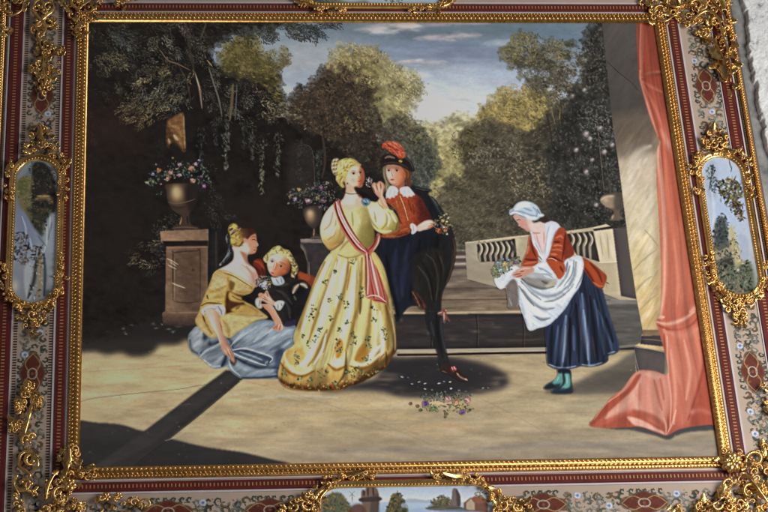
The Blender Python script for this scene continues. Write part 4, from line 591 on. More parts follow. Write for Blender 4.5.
L = sheet("381.6,147 382.6,143.6 386,141.6 391,141 396,141.6 400.6,144.4 403.6,149 405.4,154 405.6,157 403,158.4 399,158.6 396.4,156 392.4,153.6 388,150.6 385,147.6 382.6,148.6", (176, 68, 42)); KK(L, (214, 118, 86), 1.7, .8, "384,144 391,144 397,149 401,156", "388,147 394,151 398,156", "394,142 400,147 404,155"); KK(L, (124, 42, 30), 1.3, .7, "386,145.6 393,148 399,155", "398,144.6 402,150 403.6,156", "390,150 396,154"); curls(L, '382,146 392,141 402,146 405,157 396,156', 40, [(216, 124, 92), (120, 42, 30), (190, 84, 54)], ang=(.2, 1.4), seed=7); part(L, 'feather', 'manfeather', 'man')
L = sheet("410.6,223.6 413,223.4 416.4,226 417.6,229.6 416,232 413,234.4 411,233.6 411.6,230 410,227", (228, 226, 230)); L.K("413,225 414,232", .9, (164, 160, 168), .7); part(L, 'lace_cuff', 'mancuff', 'man')
L = sheet("416.6,226.6 421,223 425,220.6 430,219.8 434,221.4 436.6,224 434,226.4 432,227.6 428.6,229 423,230.4 418,231.4", (222, 186, 170)); KK(L, (232, 208, 196), 2, .6, "420,225.6 426,222.6 431,222"); KK(L, (188, 108, 86), .9, .8, "428,226.6 434,224.4", "427,228.4 433,226.8", "430,223.6 436,223.6"); L.B(433, 226.8, 1.6, (196, 84, 62), .7); part(L, 'hand', 'manhand', 'man')
L = sheet("432,222 436,214 446,210 452,216 452,226 448,234 438,234", (70, 60, 44)); L.cov *= 0
posy(L, 443, 224, 10, 10.5, 110, [(96, 92, 62), (70, 70, 50), (150, 136, 100), (120, 104, 72), (52, 56, 46)], (.8, 1.6), 9)
for x, y, q, c in [(439, 231, 3.2, (190, 98, 58)), (445, 230, 2.4, (196, 116, 76)), (443, 220.6, 2.2, (216, 184, 122)), (447, 222, 1.8, (206, 160, 110)), (448, 218, 1.8, (190, 172, 140)), (441, 217, 1.5, (160, 150, 100)), (443.6, 226.4, 2, (214, 164, 150)), (448.6, 225, 1.6, (150, 130, 84)), (446.6, 214, 1.4, (190, 170, 150)), (441.4, 227, 1.2, (120, 100, 150)), (447, 234, 1.3, (220, 200, 170))]: rose(L, x, y, q, c)
part(L, 'posy', 'posy2', 'PAINTING', 'orange and cream posy held in the hand of the man in the hat')
L = sheet("437,312.6 441,311 443,308.6 445.6,308.4 447.6,311 446,313 448,317 450.6,322 448,321 446,318 445,324 443,322 442.6,316 438,315", (128, 84, 74)); KK(L, (206, 166, 150), .9, .8, "444,312 444,320", "438,313.4 442,312", "445.6,310 446.8,311"); KK(L, (126, 52, 44), .9, .8, "445.4,313 449,320", "443.4,309.6 444.4,312"); part(L, 'garter_bow', 'mangarter', 'man')
L = sheet("440.2,368 441,364.6 445,363.2 449,364 454,365.4 458,368.6 462,373.4 467,377.6 469.4,380.4 467,381.6 461,381 455,378 449,374 443,372.6", (50, 34, 31)); L.K("457,374.6 462,378 467.6,380.4", 1.7, (150, 116, 98), .7, 1.2); L.B(466, 379.3, 1.2, (206, 180, 156), .7, .7, .5); rose(L, 453.6, 369, 3.6, (176, 80, 66)); KK(L, (226, 176, 160), .8, .8, "451.6,367 453,370", "454,366.4 455,369.6"); KK(L, (96, 34, 30), .8, .8, "453,367.4 454.4,371", "450.6,370 452,372"); L.K("456.6,373 459,375", 1.3, (190, 136, 116), .7); L.K("441,371 444,371.6 447,373", 1.2, (104, 78, 66), .7); part(L, 'shoe', 'manshoe', 'man', 'dark shoe with a red rosette')

# standing woman
L = sheet("345,169 350,165 356,164.4 361,166.6 364,171 365,176 364.6,180.6 363.4,183.6 362.4,187 358.6,188 355,186.6 354.6,189 357,192.6 362,197 366,203 365,208 352,211 342,210 337,207 340,202 344,197 345.6,190 345,183 342,178", (214, 176, 152))
L.G((347, 176), (365, 178), [(0, (212, 172, 144)), (.3, (226, 192, 168)), (.58, (216, 168, 138)), (.76, (168, 100, 70)), (1, (120, 64, 46))]); L.P("343,195 356,194 366,204 364,210 342,210 337,206", (220, 190, 168), .9, 2); L.B(350, 200, 5, (232, 212, 194), .6, 4); L.P("356,196 366,204 364,210 356,207", (196, 160, 136), .6, 3); L.P("337,206 345,205 360,204 366,206 352,212 341,211", (206, 176, 150), .6, 2); L.P("345,183 352,185 355,189 352,193 346,193", (208, 164, 136), .9, 1.6); L.P("354,187 362,188 360,198 357,193", (124, 76, 54), .8, 1.4); L.P("346,172 354,166 358,170 354,180 348,182", (226, 192, 166), .7, 2.4)
eye(L, 353.6, 173.6, 1.1, (58, 40, 32)); eye(L, 360.4, 172.6, 1.05, (58, 40, 32)); L.K("357.6,173 360.6,177 359,178.6", .9, (184, 122, 94), .8); L.K("358,172.6 359.6,176", 1, (240, 214, 194), .7); L.K("357.6,181.4 360,181 362,179.6", 1.4, (178, 66, 56), .95, .8); L.B(353, 180, 2.6, (220, 150, 124), .6); L.K("356,186 360,187 363,184", 1.2, (176, 114, 86), .6); L.K("345,192.4 350,194 358,193.6", .9, (70, 66, 58), .85, .7, .2); L.B(343.4, 180, 1.9, (196, 142, 112), .9); L.B(347.4, 183.4, .7, (70, 62, 60), .9); L.P("360,166 364,170 366,178 363,183 362,176", (166, 94, 64), .6, 1.6)
part(L, 'person', 'w2', 'PAINTING', 'standing woman in a flowered yellow gown with a striped sash')
L = sheet("330,253 338,254.4 345,256.4 354,257 362,254 372,251 378,256 384,267 388,282 392,302 395,322 396.4,340 397,350 393,356 390,362 384,369 374,376 362,382.6 350,387 338,391.4 330,391.6 312,391.4 298,390.6 286,387.6 279.6,381 277.8,374 279.6,366 281.6,358 285,351 293.6,345.6 293.4,337 297,326 303,311 309,295 315,279 322,264", (196, 170, 100))
L.G((285, 330), (396, 330), [(0, (192, 170, 104)), (.25, (210, 194, 132)), (.55, (206, 190, 126)), (.85, (190, 170, 104)), (1, (126, 100, 52))]); L.G((0, 350), (0, 392), [(0, (186, 158, 92)), (.5, (166, 130, 66)), (.8, (122, 86, 38)), (1, (86, 58, 26))], .72, L.M("276,362 300,372 330,366 346,366 366,366 396,350 392,392 280,394", 4))
Yh, Ym, Yd, Yk = (232, 222, 184), (204, 188, 132), (136, 104, 50), (78, 54, 24)
folds(L, '330,253 312,287 298,322 280,366 278,392', '374,253 388,282 394,312 397,352 390,392', 17, .2, 3, 90, (120, 86, 36))
KK(L, Yd, 3.4, .75, "325,262 313,288 303,316 297,336 295,344", "349,262 345,284 339,306 331,330 323,352", "362,258 361,282 358,306 352,330 346,350 340,364", "338,260 328,288 317,316 309,340", "371,300 369,324 364,346 356,360", "378,276 385,300 388,326 388,350", "327,330 318,352 308,366")
KK(L, Yk, 2.2, .7, "390,300 394,330 395,354", "386,352 386,366 376,376", "361,296 360,314", "346,352 345,372 338,384", "394,348 390,366", "384,290 390,310"); KK(L, (134, 88, 32), 2, .6, "351,266 347,290", "366,262 365,290", "340,338 333,358", "300,330 294,344")
KK(L, Yh, 4, .85, "331,258 322,276 310,308 302,332", "340,258 334,280 326,306 318,334 312,350", "346,260 341,284 335,306", "356,262 352,288 347,316 340,340 334,358", "318,336 308,358 300,366", "374,306 376,330 374,352 368,362", "380,312 382,336 382,354"); KK(L, (236, 230, 208), 2, .8, "336,262 330,284 320,312", "344,264 340,282", "354,290 350,314 344,334", "326,334 322,350 314,364", "298,360 304,368", "383,330 383,350 379,360")
KK(L, Ym, 4, .6, "300,330 296,344 292,354", "366,306 364,330 358,352", "390,300 392,324 392,346"); L.P("294,336 298,330 301,340 304,350 296,352 294,346", (196, 176, 110), .8, 2)
KK(L, (232, 216, 172), 2.6, .9, "284,352 286,360 291,368 297,372.6 304,373 311,369", "331,361 334,365.4 339,365 343,359 345,352", "352,362 358,364.6 366,364 374,359 381,353"); KK(L, (240, 234, 214), 3.4, .8, "300,364 306,358 312,350", "335,364 341,360", "366,358 374,352 380,346"); L.P("285,354 292,349 300,348 306,354 302,362 294,366 288,362", (186, 146, 74), .7, 2.4); L.P("288,356 296,352 302,356 298,364 292,364", (196, 172, 104), .6, 2); L.P("335,346 340,338 344,346 341,356 336,358", (172, 122, 50), .8, 2); L.P("354,358 362,344 368,350 366,358 358,362", (164, 116, 46), .8, 2)
KK(L, (120, 76, 28), 2.4, .7, "280,362 286,370 294,375 304,376 314,371", "328,364 336,370 346,366", "350,366 362,369 374,364 384,354"); L.K("279,380 290,386 308,388.6 330,388.6 350,385 368,377.6 384,368", 5, (72, 44, 18), .85, 1.3, .2); L.P("376,364 397,348 394,360 384,372 366,382 352,388 356,380", (64, 44, 22), .75, 3); L.K("386,306 391,326 394,348 388,364", 5, (92, 66, 30), .6, 1.3); L.K("392,318 395,336 395,350", 1.6, (196, 172, 112), .6, 1.1)
r = np.random.default_rng(33)
for x, y, q in [(325, 282, 2.6), (313, 310, 3.4), (311, 316, 2.6), (340, 297, 2.6), (346, 305, 3.2), (330, 300, 2), (319, 330, 2.2), (317, 338, 2.8), (308, 344, 2.6), (296, 356, 3), (297, 362, 2.4), (324, 372, 4), (361, 290, 3), (362, 296, 2.4), (373, 307, 3), (338, 342, 2.6), (339, 350, 2.4), (355, 336, 2.6), (354, 344, 3), (369, 338, 2.6), (368, 345, 2.6), (368, 359, 3), (384, 330, 2.4), (386, 338, 2.6), (358, 370, 3.4), (352, 374, 3), (346, 372, 2.6), (284, 372, 3), (335, 272, 2), (352, 262, 2), (331, 318, 2), (347, 322, 2.4), (336, 384, 2.6), (300, 378, 2.6), (310, 380, 2.4), (376, 372, 2.4), (340, 330, 2), (303, 336, 2), (374, 320, 2)]:
    for k in range(12): L.B(x+r.normal(0, q*.6), y+r.normal(0, q*.7), r.uniform(.6, 1.3), [(58, 78, 46), (84, 96, 56), (44, 58, 40), (110, 116, 70)][r.integers(4)], r.uniform(.5, .9), r.uniform(.4, .8), r.uniform(0, 3))
    L.B(x, y, .8, [(198, 150, 130), (150, 170, 160), (206, 186, 140)][r.integers(3)], .7)
for k in range(150):
    x = r.uniform(281, 386); y = (386.6 if x < 338 else 387-(x-338)*.42)-((x-326)/60)**2*1.5+r.normal(0, 1.7)
    L.B(x, y, r.uniform(.6, 1.4), [(44, 36, 18), (150, 112, 52), (120, 84, 36), (190, 160, 90), (84, 66, 30), (150, 60, 36)][r.integers(6)], r.uniform(.4, .9), r.uniform(.4, .9), r.uniform(0, 3))
L.N(.07, 2.4, 7, .2, 63); part(L, 'skirt', 'w2skirt', 'w2')
L = sheet("339,205 345,208.4 353,209.6 363,205 368,205 371,214 374,228 374.6,240 371,248 362,255 353,258.6 345,258 334,255.6 330,252 337,247 344,240 343,226 339,214", (192, 180, 112))
L.G((340, 228), (375, 232), [(0, (196, 186, 130)), (.4, (200, 190, 130)), (.7, (162, 148, 84)), (1, (100, 86, 44))]); L.P("343,211 354,212 360,222 352,236 345,226", (212, 206, 152), .7, 5); L.P("362,226 374,224 376,246 364,252 358,244", (120, 106, 50), .5, 5); L.P("336,248 346,242 358,252 352,258 338,256", (202, 184, 122), .7, 3); KK(L, (140, 120, 60), 1.6, .6, "340,250 347,242 352,240", "352,212 353,226", "338,254.6 348,258 360,255"); KK(L, (222, 214, 160), 1.4, .6, "356,212 360,224", "347,212 351,222", "340,254 346,250"); L.N(.05, 4, 4, .3, 64); part(L, 'bodice', 'w2bod', 'w2')
L = sheet("335,203 338.6,206 341,214 343.6,226 345,236 342,243 336,248.4 330,250.4 325.4,246 322,240 320,233 320.4,225 323,217 328,209", (206, 192, 138))
L.G((321, 222), (342, 246), [(0, (222, 212, 168)), (.4, (210, 196, 140)), (.75, (176, 144, 80)), (1, (124, 90, 42))]); L.P("325,216 333,210 336,222 330,236 323,232", (228, 220, 186), .7, 4); KK(L, (156, 132, 76), 1.8, .6, "333,212 330,224 324,230", "336,220 334,234 328,240", "341,226 339,238 333,246"); KK(L, (236, 230, 204), 1.8, .7, "330,214 326,224", "336,226 332,236"); KK(L, (200, 152, 84), 2, .6, "324,240 330,247 338,244"); part(L, 'sleeve', 'w2sl', 'w2')
L = sheet("379,199 383,196 388.6,208 393,211 397.4,217 399.4,224 398,230 393,233 386,234.6 379,232.4 373.6,228 370,219 366,210 364.6,204 370,201 376,202", (196, 186, 128))
L.G((368, 208), (394, 232), [(0, (212, 202, 152)), (.4, (214, 208, 156)), (.75, (186, 172, 104)), (1, (128, 112, 56))]); L.P("371,206 380,206 386,214 384,224 376,226 371,216", (226, 220, 182), .8, 3); KK(L, (150, 138, 72), 1.8, .7, "366,206 371,220 378,229", "380,205 386,212 387,222 382,229", "374,212 376,222", "388,212 394,220 394,229"); KK(L, (232, 228, 198), 1.8, .8, "384,209 389,217 388,226", "391,214 396,222", "370,208 374,216"); KK(L, (222, 206, 150), 2.4, .7, "374,228 381,232 391,231"); KK(L, (96, 84, 38), 1.4, .6, "364,206 368,218", "398,222 396,230"); KK(L, (190, 130, 110), 1, .6, "377,200 380,206"); part(L, 'sleeve', 'w2sl2', 'w2')
L = sheet("371.6,186 373,182.8 375,182.4 377,184 378,181.6 380,181 382,182 384.4,184.6 384.6,190 383,195.6 384.8,201 388.6,208 384,208 381,203.6 379,198 375,193.6", (206, 150, 124)); KK(L, (228, 188, 164), 1.2, .7, "374,186 376,192", "378,184 380,192", "382,188 382,198 386,206"); KK(L, (130, 72, 52), .8, .8, "376,184 377.6,190", "380.6,183 381,189", "372.4,187 375,192"); L.K("384,188 383,196", 1.4, (160, 96, 70), .6); part(L, 'hand', 'w2hand', 'w2')
L = sheet("365.6,180 368,177.6 372,178.6 372.6,183 370,186 369,189.6 366,187", (150, 146, 132)); L.cov *= 0; posy(L, 369, 182, 3.6, 5, 34, [(170, 160, 150), (110, 116, 104), (206, 190, 180), (84, 90, 84), (176, 130, 130)], (.7, 1.3), 21); part(L, 'flower_sprig', 'w2sprig', 'w2')
L = sheet("361,200.4 364,198 368,198.6 370.6,201 369.4,204.6 366,206.4 362.6,204.6", (84, 112, 132)); KK(L, (140, 164, 176), 1.2, .8, "363,200 366,202", "367,200 369,203"); KK(L, (44, 62, 80), 1, .8, "364,203.6 367,204"); part(L, 'brooch', 'w2bro', 'w2', 'blue ribbon flower on the shoulder')
L = sheet("333.4,203.6 338,199.6 340,199.6 341.6,207 347,220 354,232.6 361,242.6 366,248 371,245.4 375,239 377.4,233 380.6,235 379.6,242 375.6,249 371.6,253.6 372.6,260 378,270 384,287 387.6,301.4 386,303.8 380,302.6 374,301.4 372,299.6 366,297.6 365.4,288 365.2,270 363.6,255 356,249.6 348,239.6 341,228 336,214", (176, 92, 78))
RD, WH = (126, 46, 38), (214, 196, 186)
for k, c, w in [(-2.6, RD, 1.6), (-1.0, WH, 1.7), (.9, (176, 104, 90), 1.6), (2.4, RD, 1.7)]: L.K([(337.4+k*.9, 202-k*.2), (340+k, 213-k*.4), (345.6+k, 225-k*.5), (353+k, 237-k*.6), (361+k, 246.6-k*.7), (367+k*.6, 252)], w, c, .9, .8, .1)
KK(L, WH, 1.1, .9, "338,205 343,218 350,231 359,243"); KK(L, (90, 26, 24), .8, .8, "340.6,206 346,219 354,232 362,243", "334.4,206 339,219 346,232 355,244"); KK(L, WH, 1.8, .9, "366.6,253 367.6,272 367.6,294", "370,256 374,274 379,296"); KK(L, RD, 1.8, .9, "368.4,254 371,274 374,298", "372,256 378,274 385,300", "365.8,256 366.2,280 366,294"); KK(L, (204, 130, 116), 1.2, .8, "369,260 372,280 376,298", "374,262 380,284 384,298"); L.K("366.6,297 372,295.4 379,296.6 386,302", 1.5, (226, 178, 164), .8); L.K("372,299.8 379,300.6 386,302.8", 1.2, (110, 34, 34), .7); KK(L, WH, 1, .8, "379.4,236 377.6,244 373,251"); KK(L, (100, 30, 26), 1.4, .7, "377,236 374,244 369,250"); L.B(367, 250.6, 2, (150, 60, 50), .7); part(L, 'striped_sash', 'w2sash', 'w2')
L = sheet("336,164 339,160.6 344,158.4 350,158 355,159.6 358.4,162.4 361.6,164.6 360,166.4 354,166 349.4,169.6 347,174.6 345.4,179.6 343,182.8 345,187 342,187.8 338,183.4 336,180 335.6,174 335,169", (188, 164, 84))
L.P("338,164 346,159.6 352,161 350,167 345,174 340,176", (212, 196, 116), .8, 2.4); KK(L, (232, 222, 160), 1.2, .8, "341,163 347,160.6 353,161.4", "338,170 342,166 348,163.6"); KK(L, (128, 100, 46), 1.1, .7, "338,176 343,172 347,167.6", "340,181 343,176", "350,166 356,164"); L.K("354,161 358,163 361,165", 1.6, (170, 140, 120), .7); L.K("339,181 342,186", 2, (196, 176, 120), .7); curls(L, '336,164 344,158 358,162 350,168 344,180 338,184', 50, [(226, 212, 142), (140, 112, 54), (196, 172, 92)], ang=(1.4, 3.2), seed=6); part(L, 'hair', 'w2hair', 'w2')
L = sheet("332,160.4 335.4,158 339,158.6 338,163 336.6,169 337.6,174.6 335,175.6 332.4,172.6 331,167", (150, 136, 100)); r = np.random.default_rng(3)
for x, y in [(334, 160.4), (337, 160), (333, 164), (336, 163.6), (332.8, 168), (335.6, 167.6), (334, 172), (336.4, 171.4), (338, 178), (339, 182), (342, 183.6)]: L.B(x, y, 1.3, (204, 192, 156), .8, hard=2); L.B(x+.7, y+.9, .8, (74, 60, 42), .7)
part(L, 'hair_pearls', 'w2pearls', 'w2')
part_ = None

# maid
L = sheet("513,216 517,214 531,218 533,222.6 543,221 552,221 558,223.6 560,230 554,242 549,257 542,262 538,254 534,242 531,232.4 527,231.4 524.6,229.4 522,228 519.4,226.6 517.6,226.4 518.6,224 516,221 514,218.6", (206, 168, 156))
L.P("514,216 522,216 530,220 530,230 526,231 519,226 518.6,223", (202, 154, 140), .9, 1.6); L.P("527,219 535,222 533,230 529,228", (220, 190, 178), .8, 2); L.P("531,223 546,222 548,234 542,254 537,242 533,232", (220, 196, 190), .9, 2); L.K("530,231 534,233 540,233", 1.6, (180, 124, 104), .6, 1.2); L.K("516,220.4 519,219.6 521,220.4", .9, (96, 64, 58), .8); L.K("518.4,226.6 521,227", .9, (186, 88, 84), .9); L.B(522, 223.6, 2.2, (206, 140, 126), .6); L.K("518,222 517.4,225", .9, (230, 196, 184), .6); KK(L, (190, 130, 110), 1, .6, "536,234 539,244 542,252", "544,232 544,244"); part(L, 'person', 'maid', 'PAINTING', 'maid in a white cap gathering flowers in her raised apron')
L = sheet("540,216.6 545,216 549,219 549.6,223 545,223.4 540,221", (54, 38, 30)); part(L, 'hair', 'maidhair', 'maid')
L = sheet("509,213.4 510,209.6 513,208.4 514,206.4 516.6,203.4 521,201.4 527,201 532,202.4 537,205.6 540,210 541,213 544.6,214.6 543.6,216.6 540,217.6 536.4,220.4 531,220.6 525,218.6 519,215.4 515,213.6 511,215.4", (186, 202, 214))
KK(L, (220, 230, 236), 2.6, .8, "515,210 522,206 530,206", "517,206 523,203 530,203.6", "525,214 531,218 536,218"); KK(L, (128, 152, 176), 1.5, .7, "514,211 522,212 530,215 537,216", "533,207 537,212 536,217", "524,208 532,211", "510,212.6 514,209.6"); KK(L, (102, 126, 152), 1, .7, "537,209 540,214", "518,214.6 526,218"); KK(L, (226, 236, 240), 1.2, .8, "510,214 516,212.4 522,215", "539,215 543,215.4"); part(L, 'cap', 'maidcap', 'maid')
L = sheet("530,231.6 532,231 535,239 540,248 543,255 546,240 546,230 545,223.6 550,221.4 556,222.4 560,226 561.4,230 555,241 551,252 549,262 543,262.6 538,257.6 533,251 530.4,243", (206, 212, 226)); KK(L, (226, 230, 238), 2, .7, "532,240 537,250 543,258", "552,226 549,238 547,252"); KK(L, (160, 168, 192), 1.2, .6, "535,243 541,254", "549,226 546,240 545,254", "556,230 551,244"); L.K("538,255 542,260", 1.4, (110, 104, 116), .6); part(L, 'chemise', 'maidchem', 'maid')
L = sheet("545,328 549,320 562,308 573,290 582,270 590,272 598,281 602,287 605,298 610,315 615,331 618.6,343 619,350.6 614,354.4 608.6,355.6 608,361.4 600,365.4 590,367 582.6,366.2 577,367.6 567,369.6 558,369.6 550,366.4 547,362 546,345", (36, 42, 60))
L.G((546, 0), (618, 0), [(0, (30, 36, 54)), (.3, (42, 50, 72)), (.6, (34, 40, 58)), (1, (44, 54, 78))]); KK(L, (104, 124, 158), 4, .8, "566,316 565,336 563,358 562,367", "582,294 584,320 587,344 589,364"); KK(L, (150, 168, 190), 1.8, .7, "565.6,326 564.6,346 563,362", "583.6,310 587,340 588,360"); KK(L, (70, 86, 118), 2.6, .7, "558,326 557,346 555,364", "594,300 600,330 604,354", "573,326 574,350", "598,310 608,336 612,350"); KK(L, (17, 20, 30), 3, .8, "552,326 551,346 551,362", "576,304 578,334 579,362", "590,296 594,326 598,360", "570,318 570,344 570,364", "606,318 613,342"); KK(L, (84, 64, 66), 1.6, .4, "580,316 581,340", "592,336 595,356"); KK(L, (132, 152, 178), 1.4, .75, "549,364.4 558,367.6 567,367.8 576,366", "582,364.6 592,365.4 602,362.6", "608,353.6 615,351.6"); folds(L, '562,306 552,330 546,360', '600,280 612,320 620,360', 13, .3, 5, 120); L.N(.08, 2, 10, .05, 65); part(L, 'skirt', 'maidskirt', 'maid')
L = sheet("578,256 583,257.6 589,260.4 597,266.6 603,272 607,276.4 605,284 602.4,288.6 597,287.4 591,280.6 585,272 582,264", (140, 52, 28)); L.P("584,260 592,264 602,274 604,286 596,284 588,272", (172, 74, 38), .7, 3); KK(L, (84, 28, 20), 2, .7, "590,263 598,272 602,282", "585,268 594,282"); KK(L, (196, 110, 64), 1.6, .7, "593,282 599,286 603,286"); part(L, 'jacket_tail', 'maidtail', 'maid')
L = sheet("524.6,256.6 527.6,249 528.6,240 530.6,232 532.6,243 537.6,251.6 538.4,259 537,264.4 531,266.6 523,266.8 522,262.6", (152, 62, 34)); KK(L, (196, 106, 74), 2, .7, "524,264 530,262.6 536,262", "529,246 527,254"); KK(L, (88, 30, 20), 1.6, .8, "531,240 533,250 536,257", "525,259 531,260 537,259.6"); part(L, 'sleeve', 'maidsl', 'maid')
L = sheet("494,278.4 497.6,277.6 502,274.4 507,270 511,266.6 516,265.6 519,267.6 526,270 534,268 540,270 551,276 558,279 564,277.6 567,270 567.6,261 572,257.6 578,255.4 582,257.4 584,264 583,274 580,286 573,296 565,309 556,319 548,325.6 538,328.4 529,330.6 524,318 519,304 516.4,288.4 514.6,306.6 509,308 507.4,298 505.8,287.4 500.6,289.6 496,285", (204, 212, 222))
L.P("522,268 540,268 556,278 552,286 536,286 524,280", (130, 124, 118), .9, 2)
L.add("552,268 562,258 572,254 574,268 562,284 550,284"); L.add("505,284 508,300 507.6,307.6 517,306.4 520,300 516,286", True); L.P("505,286 512,280 518,286 518,300 510,312 506,306", (116, 108, 106), .95, 1.2); L.K("511,284 510,296 509,308", 2, (156, 150, 148), .6, 1.2); L.K("516,284 516,300", 2, (76, 72, 72), .6, 1.2)
G1, G2 = (134, 138, 146), (92, 95, 98)
L.G((520, 320), (580, 270), [(0, (214, 222, 232)), (.5, (196, 205, 216)), (1, (212, 220, 228))], .5)
L.P("506,287 513,279 518,286 519,302 515,309 508,309", (120, 110, 106), .9, 1.2); L.K("509,298 512,306", 2, (160, 154, 152), .6); L.P("520,278 530,277.6 544,279 556,282 552,287 540,288 530,285", (136, 132, 128), .85, 2); KK(L, (86, 84, 80), 2, .75, "522,279 530,285 542,288.6 554,286.4", "542,281 548,284 554,283"); KK(L, G2, 2, .7, "521,281 530,292 541,300", "519,286 526,296 534,306", "544,302 556,300 568,292 574,284", "570,266 566,278 556,290"); KK(L, G1, 2.4, .7, "524,281 534,291 546,296 558,294 568,286", "523,290 532,302 544,309 554,308", "534,316 542,319 550,318", "576,262 574,276 568,288"); KK(L, (236, 240, 244), 3, .85, "523,285 532,296 546,304 560,300 572,290", "522,294 528,312 531,326", "580,262 579,276 572,290 562,304", "526,300 536,312 548,316", "496,280 500,284 506,282 510,274 515,268", "572,262 570,274 562,286 552,292"); KK(L, (120, 128, 140), 1.2, .7, "574,260 572,274 564,286", "584,266 582,276 576,288", "536,317.4 542,320 548,319"); KK(L, (90, 96, 110), 1.4, .7, "567.6,262 566,272"); KK(L, (172, 186, 204), 2.4, .6, "518,290 522,306 527,324", "504,284 510,278 514,271"); L.P("545,286 553,280 557,279 556,284 549,288", (196, 188, 172), .7, 1.2); L.N(.07, 14, 3, .6, 68); L.N(.05, 5, 2, .7, 67); part(L, 'apron', 'maidapron', 'maid')
L = sheet("558,228.6 561.4,227 564.6,228.6 566.4,232 570,241 574.6,251.6 572,256.6 567,259 564,262.4 565.6,268 564,275 559.6,279.4 555.6,276 551.6,270 547,262.8 546,259.6 548.6,255.6 551.4,246 554,236", (158, 66, 38))
L.P("565,232 571,242 575,252 570,258 564,258", (120, 46, 30), .8, 1.8); L.P("548,260 556,261 564,266 563,275 559,278 553,270", (176, 76, 40), .8, 2.4); KK(L, (202, 116, 84), 1.6, .7, "553,246 558,245 562,246", "552,250 558,249.6 562,251", "556,238 560,236 563,238", "551,254 557,254.6"); KK(L, (90, 32, 22), 1.5, .75, "565.4,234 564,248 562,260", "547,259 555,258.6 563,262", "554,242 560,242", "550,257 556,258", "560,266 563,272"); L.K("547.6,259 552,258.4 557,261", 1.2, (224, 170, 140), .7); L.N(.08, 3, 2, .2, 66); part(L, 'sleeve', 'maidsl2', 'maid')
L = sheet("526,268 533,266.6 539,263 546,261.8 549,266 554,272.4 557,277.6 553,279 546,277.4 541,274 535,272.6 527,272.6", (204, 214, 222)); KK(L, (232, 238, 242), 2, .8, "536,269 542,265 547,265"); KK(L, (140, 152, 166), 1.3, .7, "541,268 546,271 552,275", "540,274 548,274.6 553,278", "538,267 542,270"); part(L, 'cuff', 'maidcuff', 'maid')
L = sheet("512,274.6 515,271.4 519,268.6 523,266.6 528,266.4 533.6,267.6 534,272 529.6,273.4 525,276.4 519.6,278 514,277.6", (198, 142, 120)); KK(L, (224, 182, 162), 1.4, .7, "518,271 524,268.6 530,268.6"); KK(L, (132, 78, 64), .9, .8, "514,275 521,273.4", "516,277 522,275.4", "520,271.6 524,271"); part(L, 'hand', 'maidhand', 'maid')
L = sheet("491,278 492,266 498,260 508,256 518,257 524,262 512,268 504,274 498,278", (96, 100, 84)); L.cov *= 0
posy(L, 503, 266, 10, 7, 110, [(96, 110, 84), (70, 80, 66), (130, 140, 104), (116, 130, 130), (84, 92, 96)], (.8, 1.7), 31); posy(L, 496, 272, 4.6, 6, 50, [(96, 110, 84), (76, 88, 66), (140, 150, 110)], (.8, 1.6), 32); posy(L, 516, 260, 7, 4, 50, [(84, 90, 78), (120, 112, 104), (66, 70, 60)], (.8, 1.5), 33)
for x, y, q, c in [(505.6, 264.6, 3.2, (196, 172, 120)), (497.6, 263, 2.4, (160, 176, 192)), (501, 270, 2.8, (150, 190, 196)), (509, 260, 2, (140, 150, 176)), (512, 262, 1.8, (180, 140, 132)), (494, 268, 1.8, (160, 168, 120)), (499, 276, 1.8, (150, 116, 112)), (516, 263, 1.8, (130, 120, 140)), (507, 268.6, 1.6, (206, 196, 160)), (503, 259.4, 1.6, (120, 140, 164))]: rose(L, x, y, q, c)
part(L, 'gathered_flowers', 'posy3', 'PAINTING', 'pale blue and cream flowers lying in the lifted apron')
L = sheet("558,369 570,369.6 571.6,380 573,390 572,393.4 562,394.2 553,393.6 551.6,391 555,388 551,389.6 545.4,389.6 543.6,387.4 547,384 551.6,381.6 556,378 558,374", (38, 60, 66)); L.P("558,374 563,372 562,382 556,384 552,384", (92, 146, 142), .9, 1.6); L.P("564,374 569,374 570,386 563,390 560,388", (98, 156, 150), .9, 1.8); KK(L, (26, 34, 44), 2, .8, "563,371 564,382 560,388", "545,388 551,387 556,387", "553,392.6 562,392.4 572,391.6"); L.P("558,369 571,369 571,373 558,373", (24, 28, 40), .8, 1.2); KK(L, (150, 190, 186), 1, .6, "567,376 567,384", "559,377 557,381"); L.P("544,388 550,383.6 554,384.6 552,389 546,390", (30, 34, 44), .8, 1.2); L.P("552,392 558,387 566,388.6 573,388 572,394 556,394", (36, 46, 58), .7, 1.4); part(L, 'shoes', 'maidfeet', 'maid')

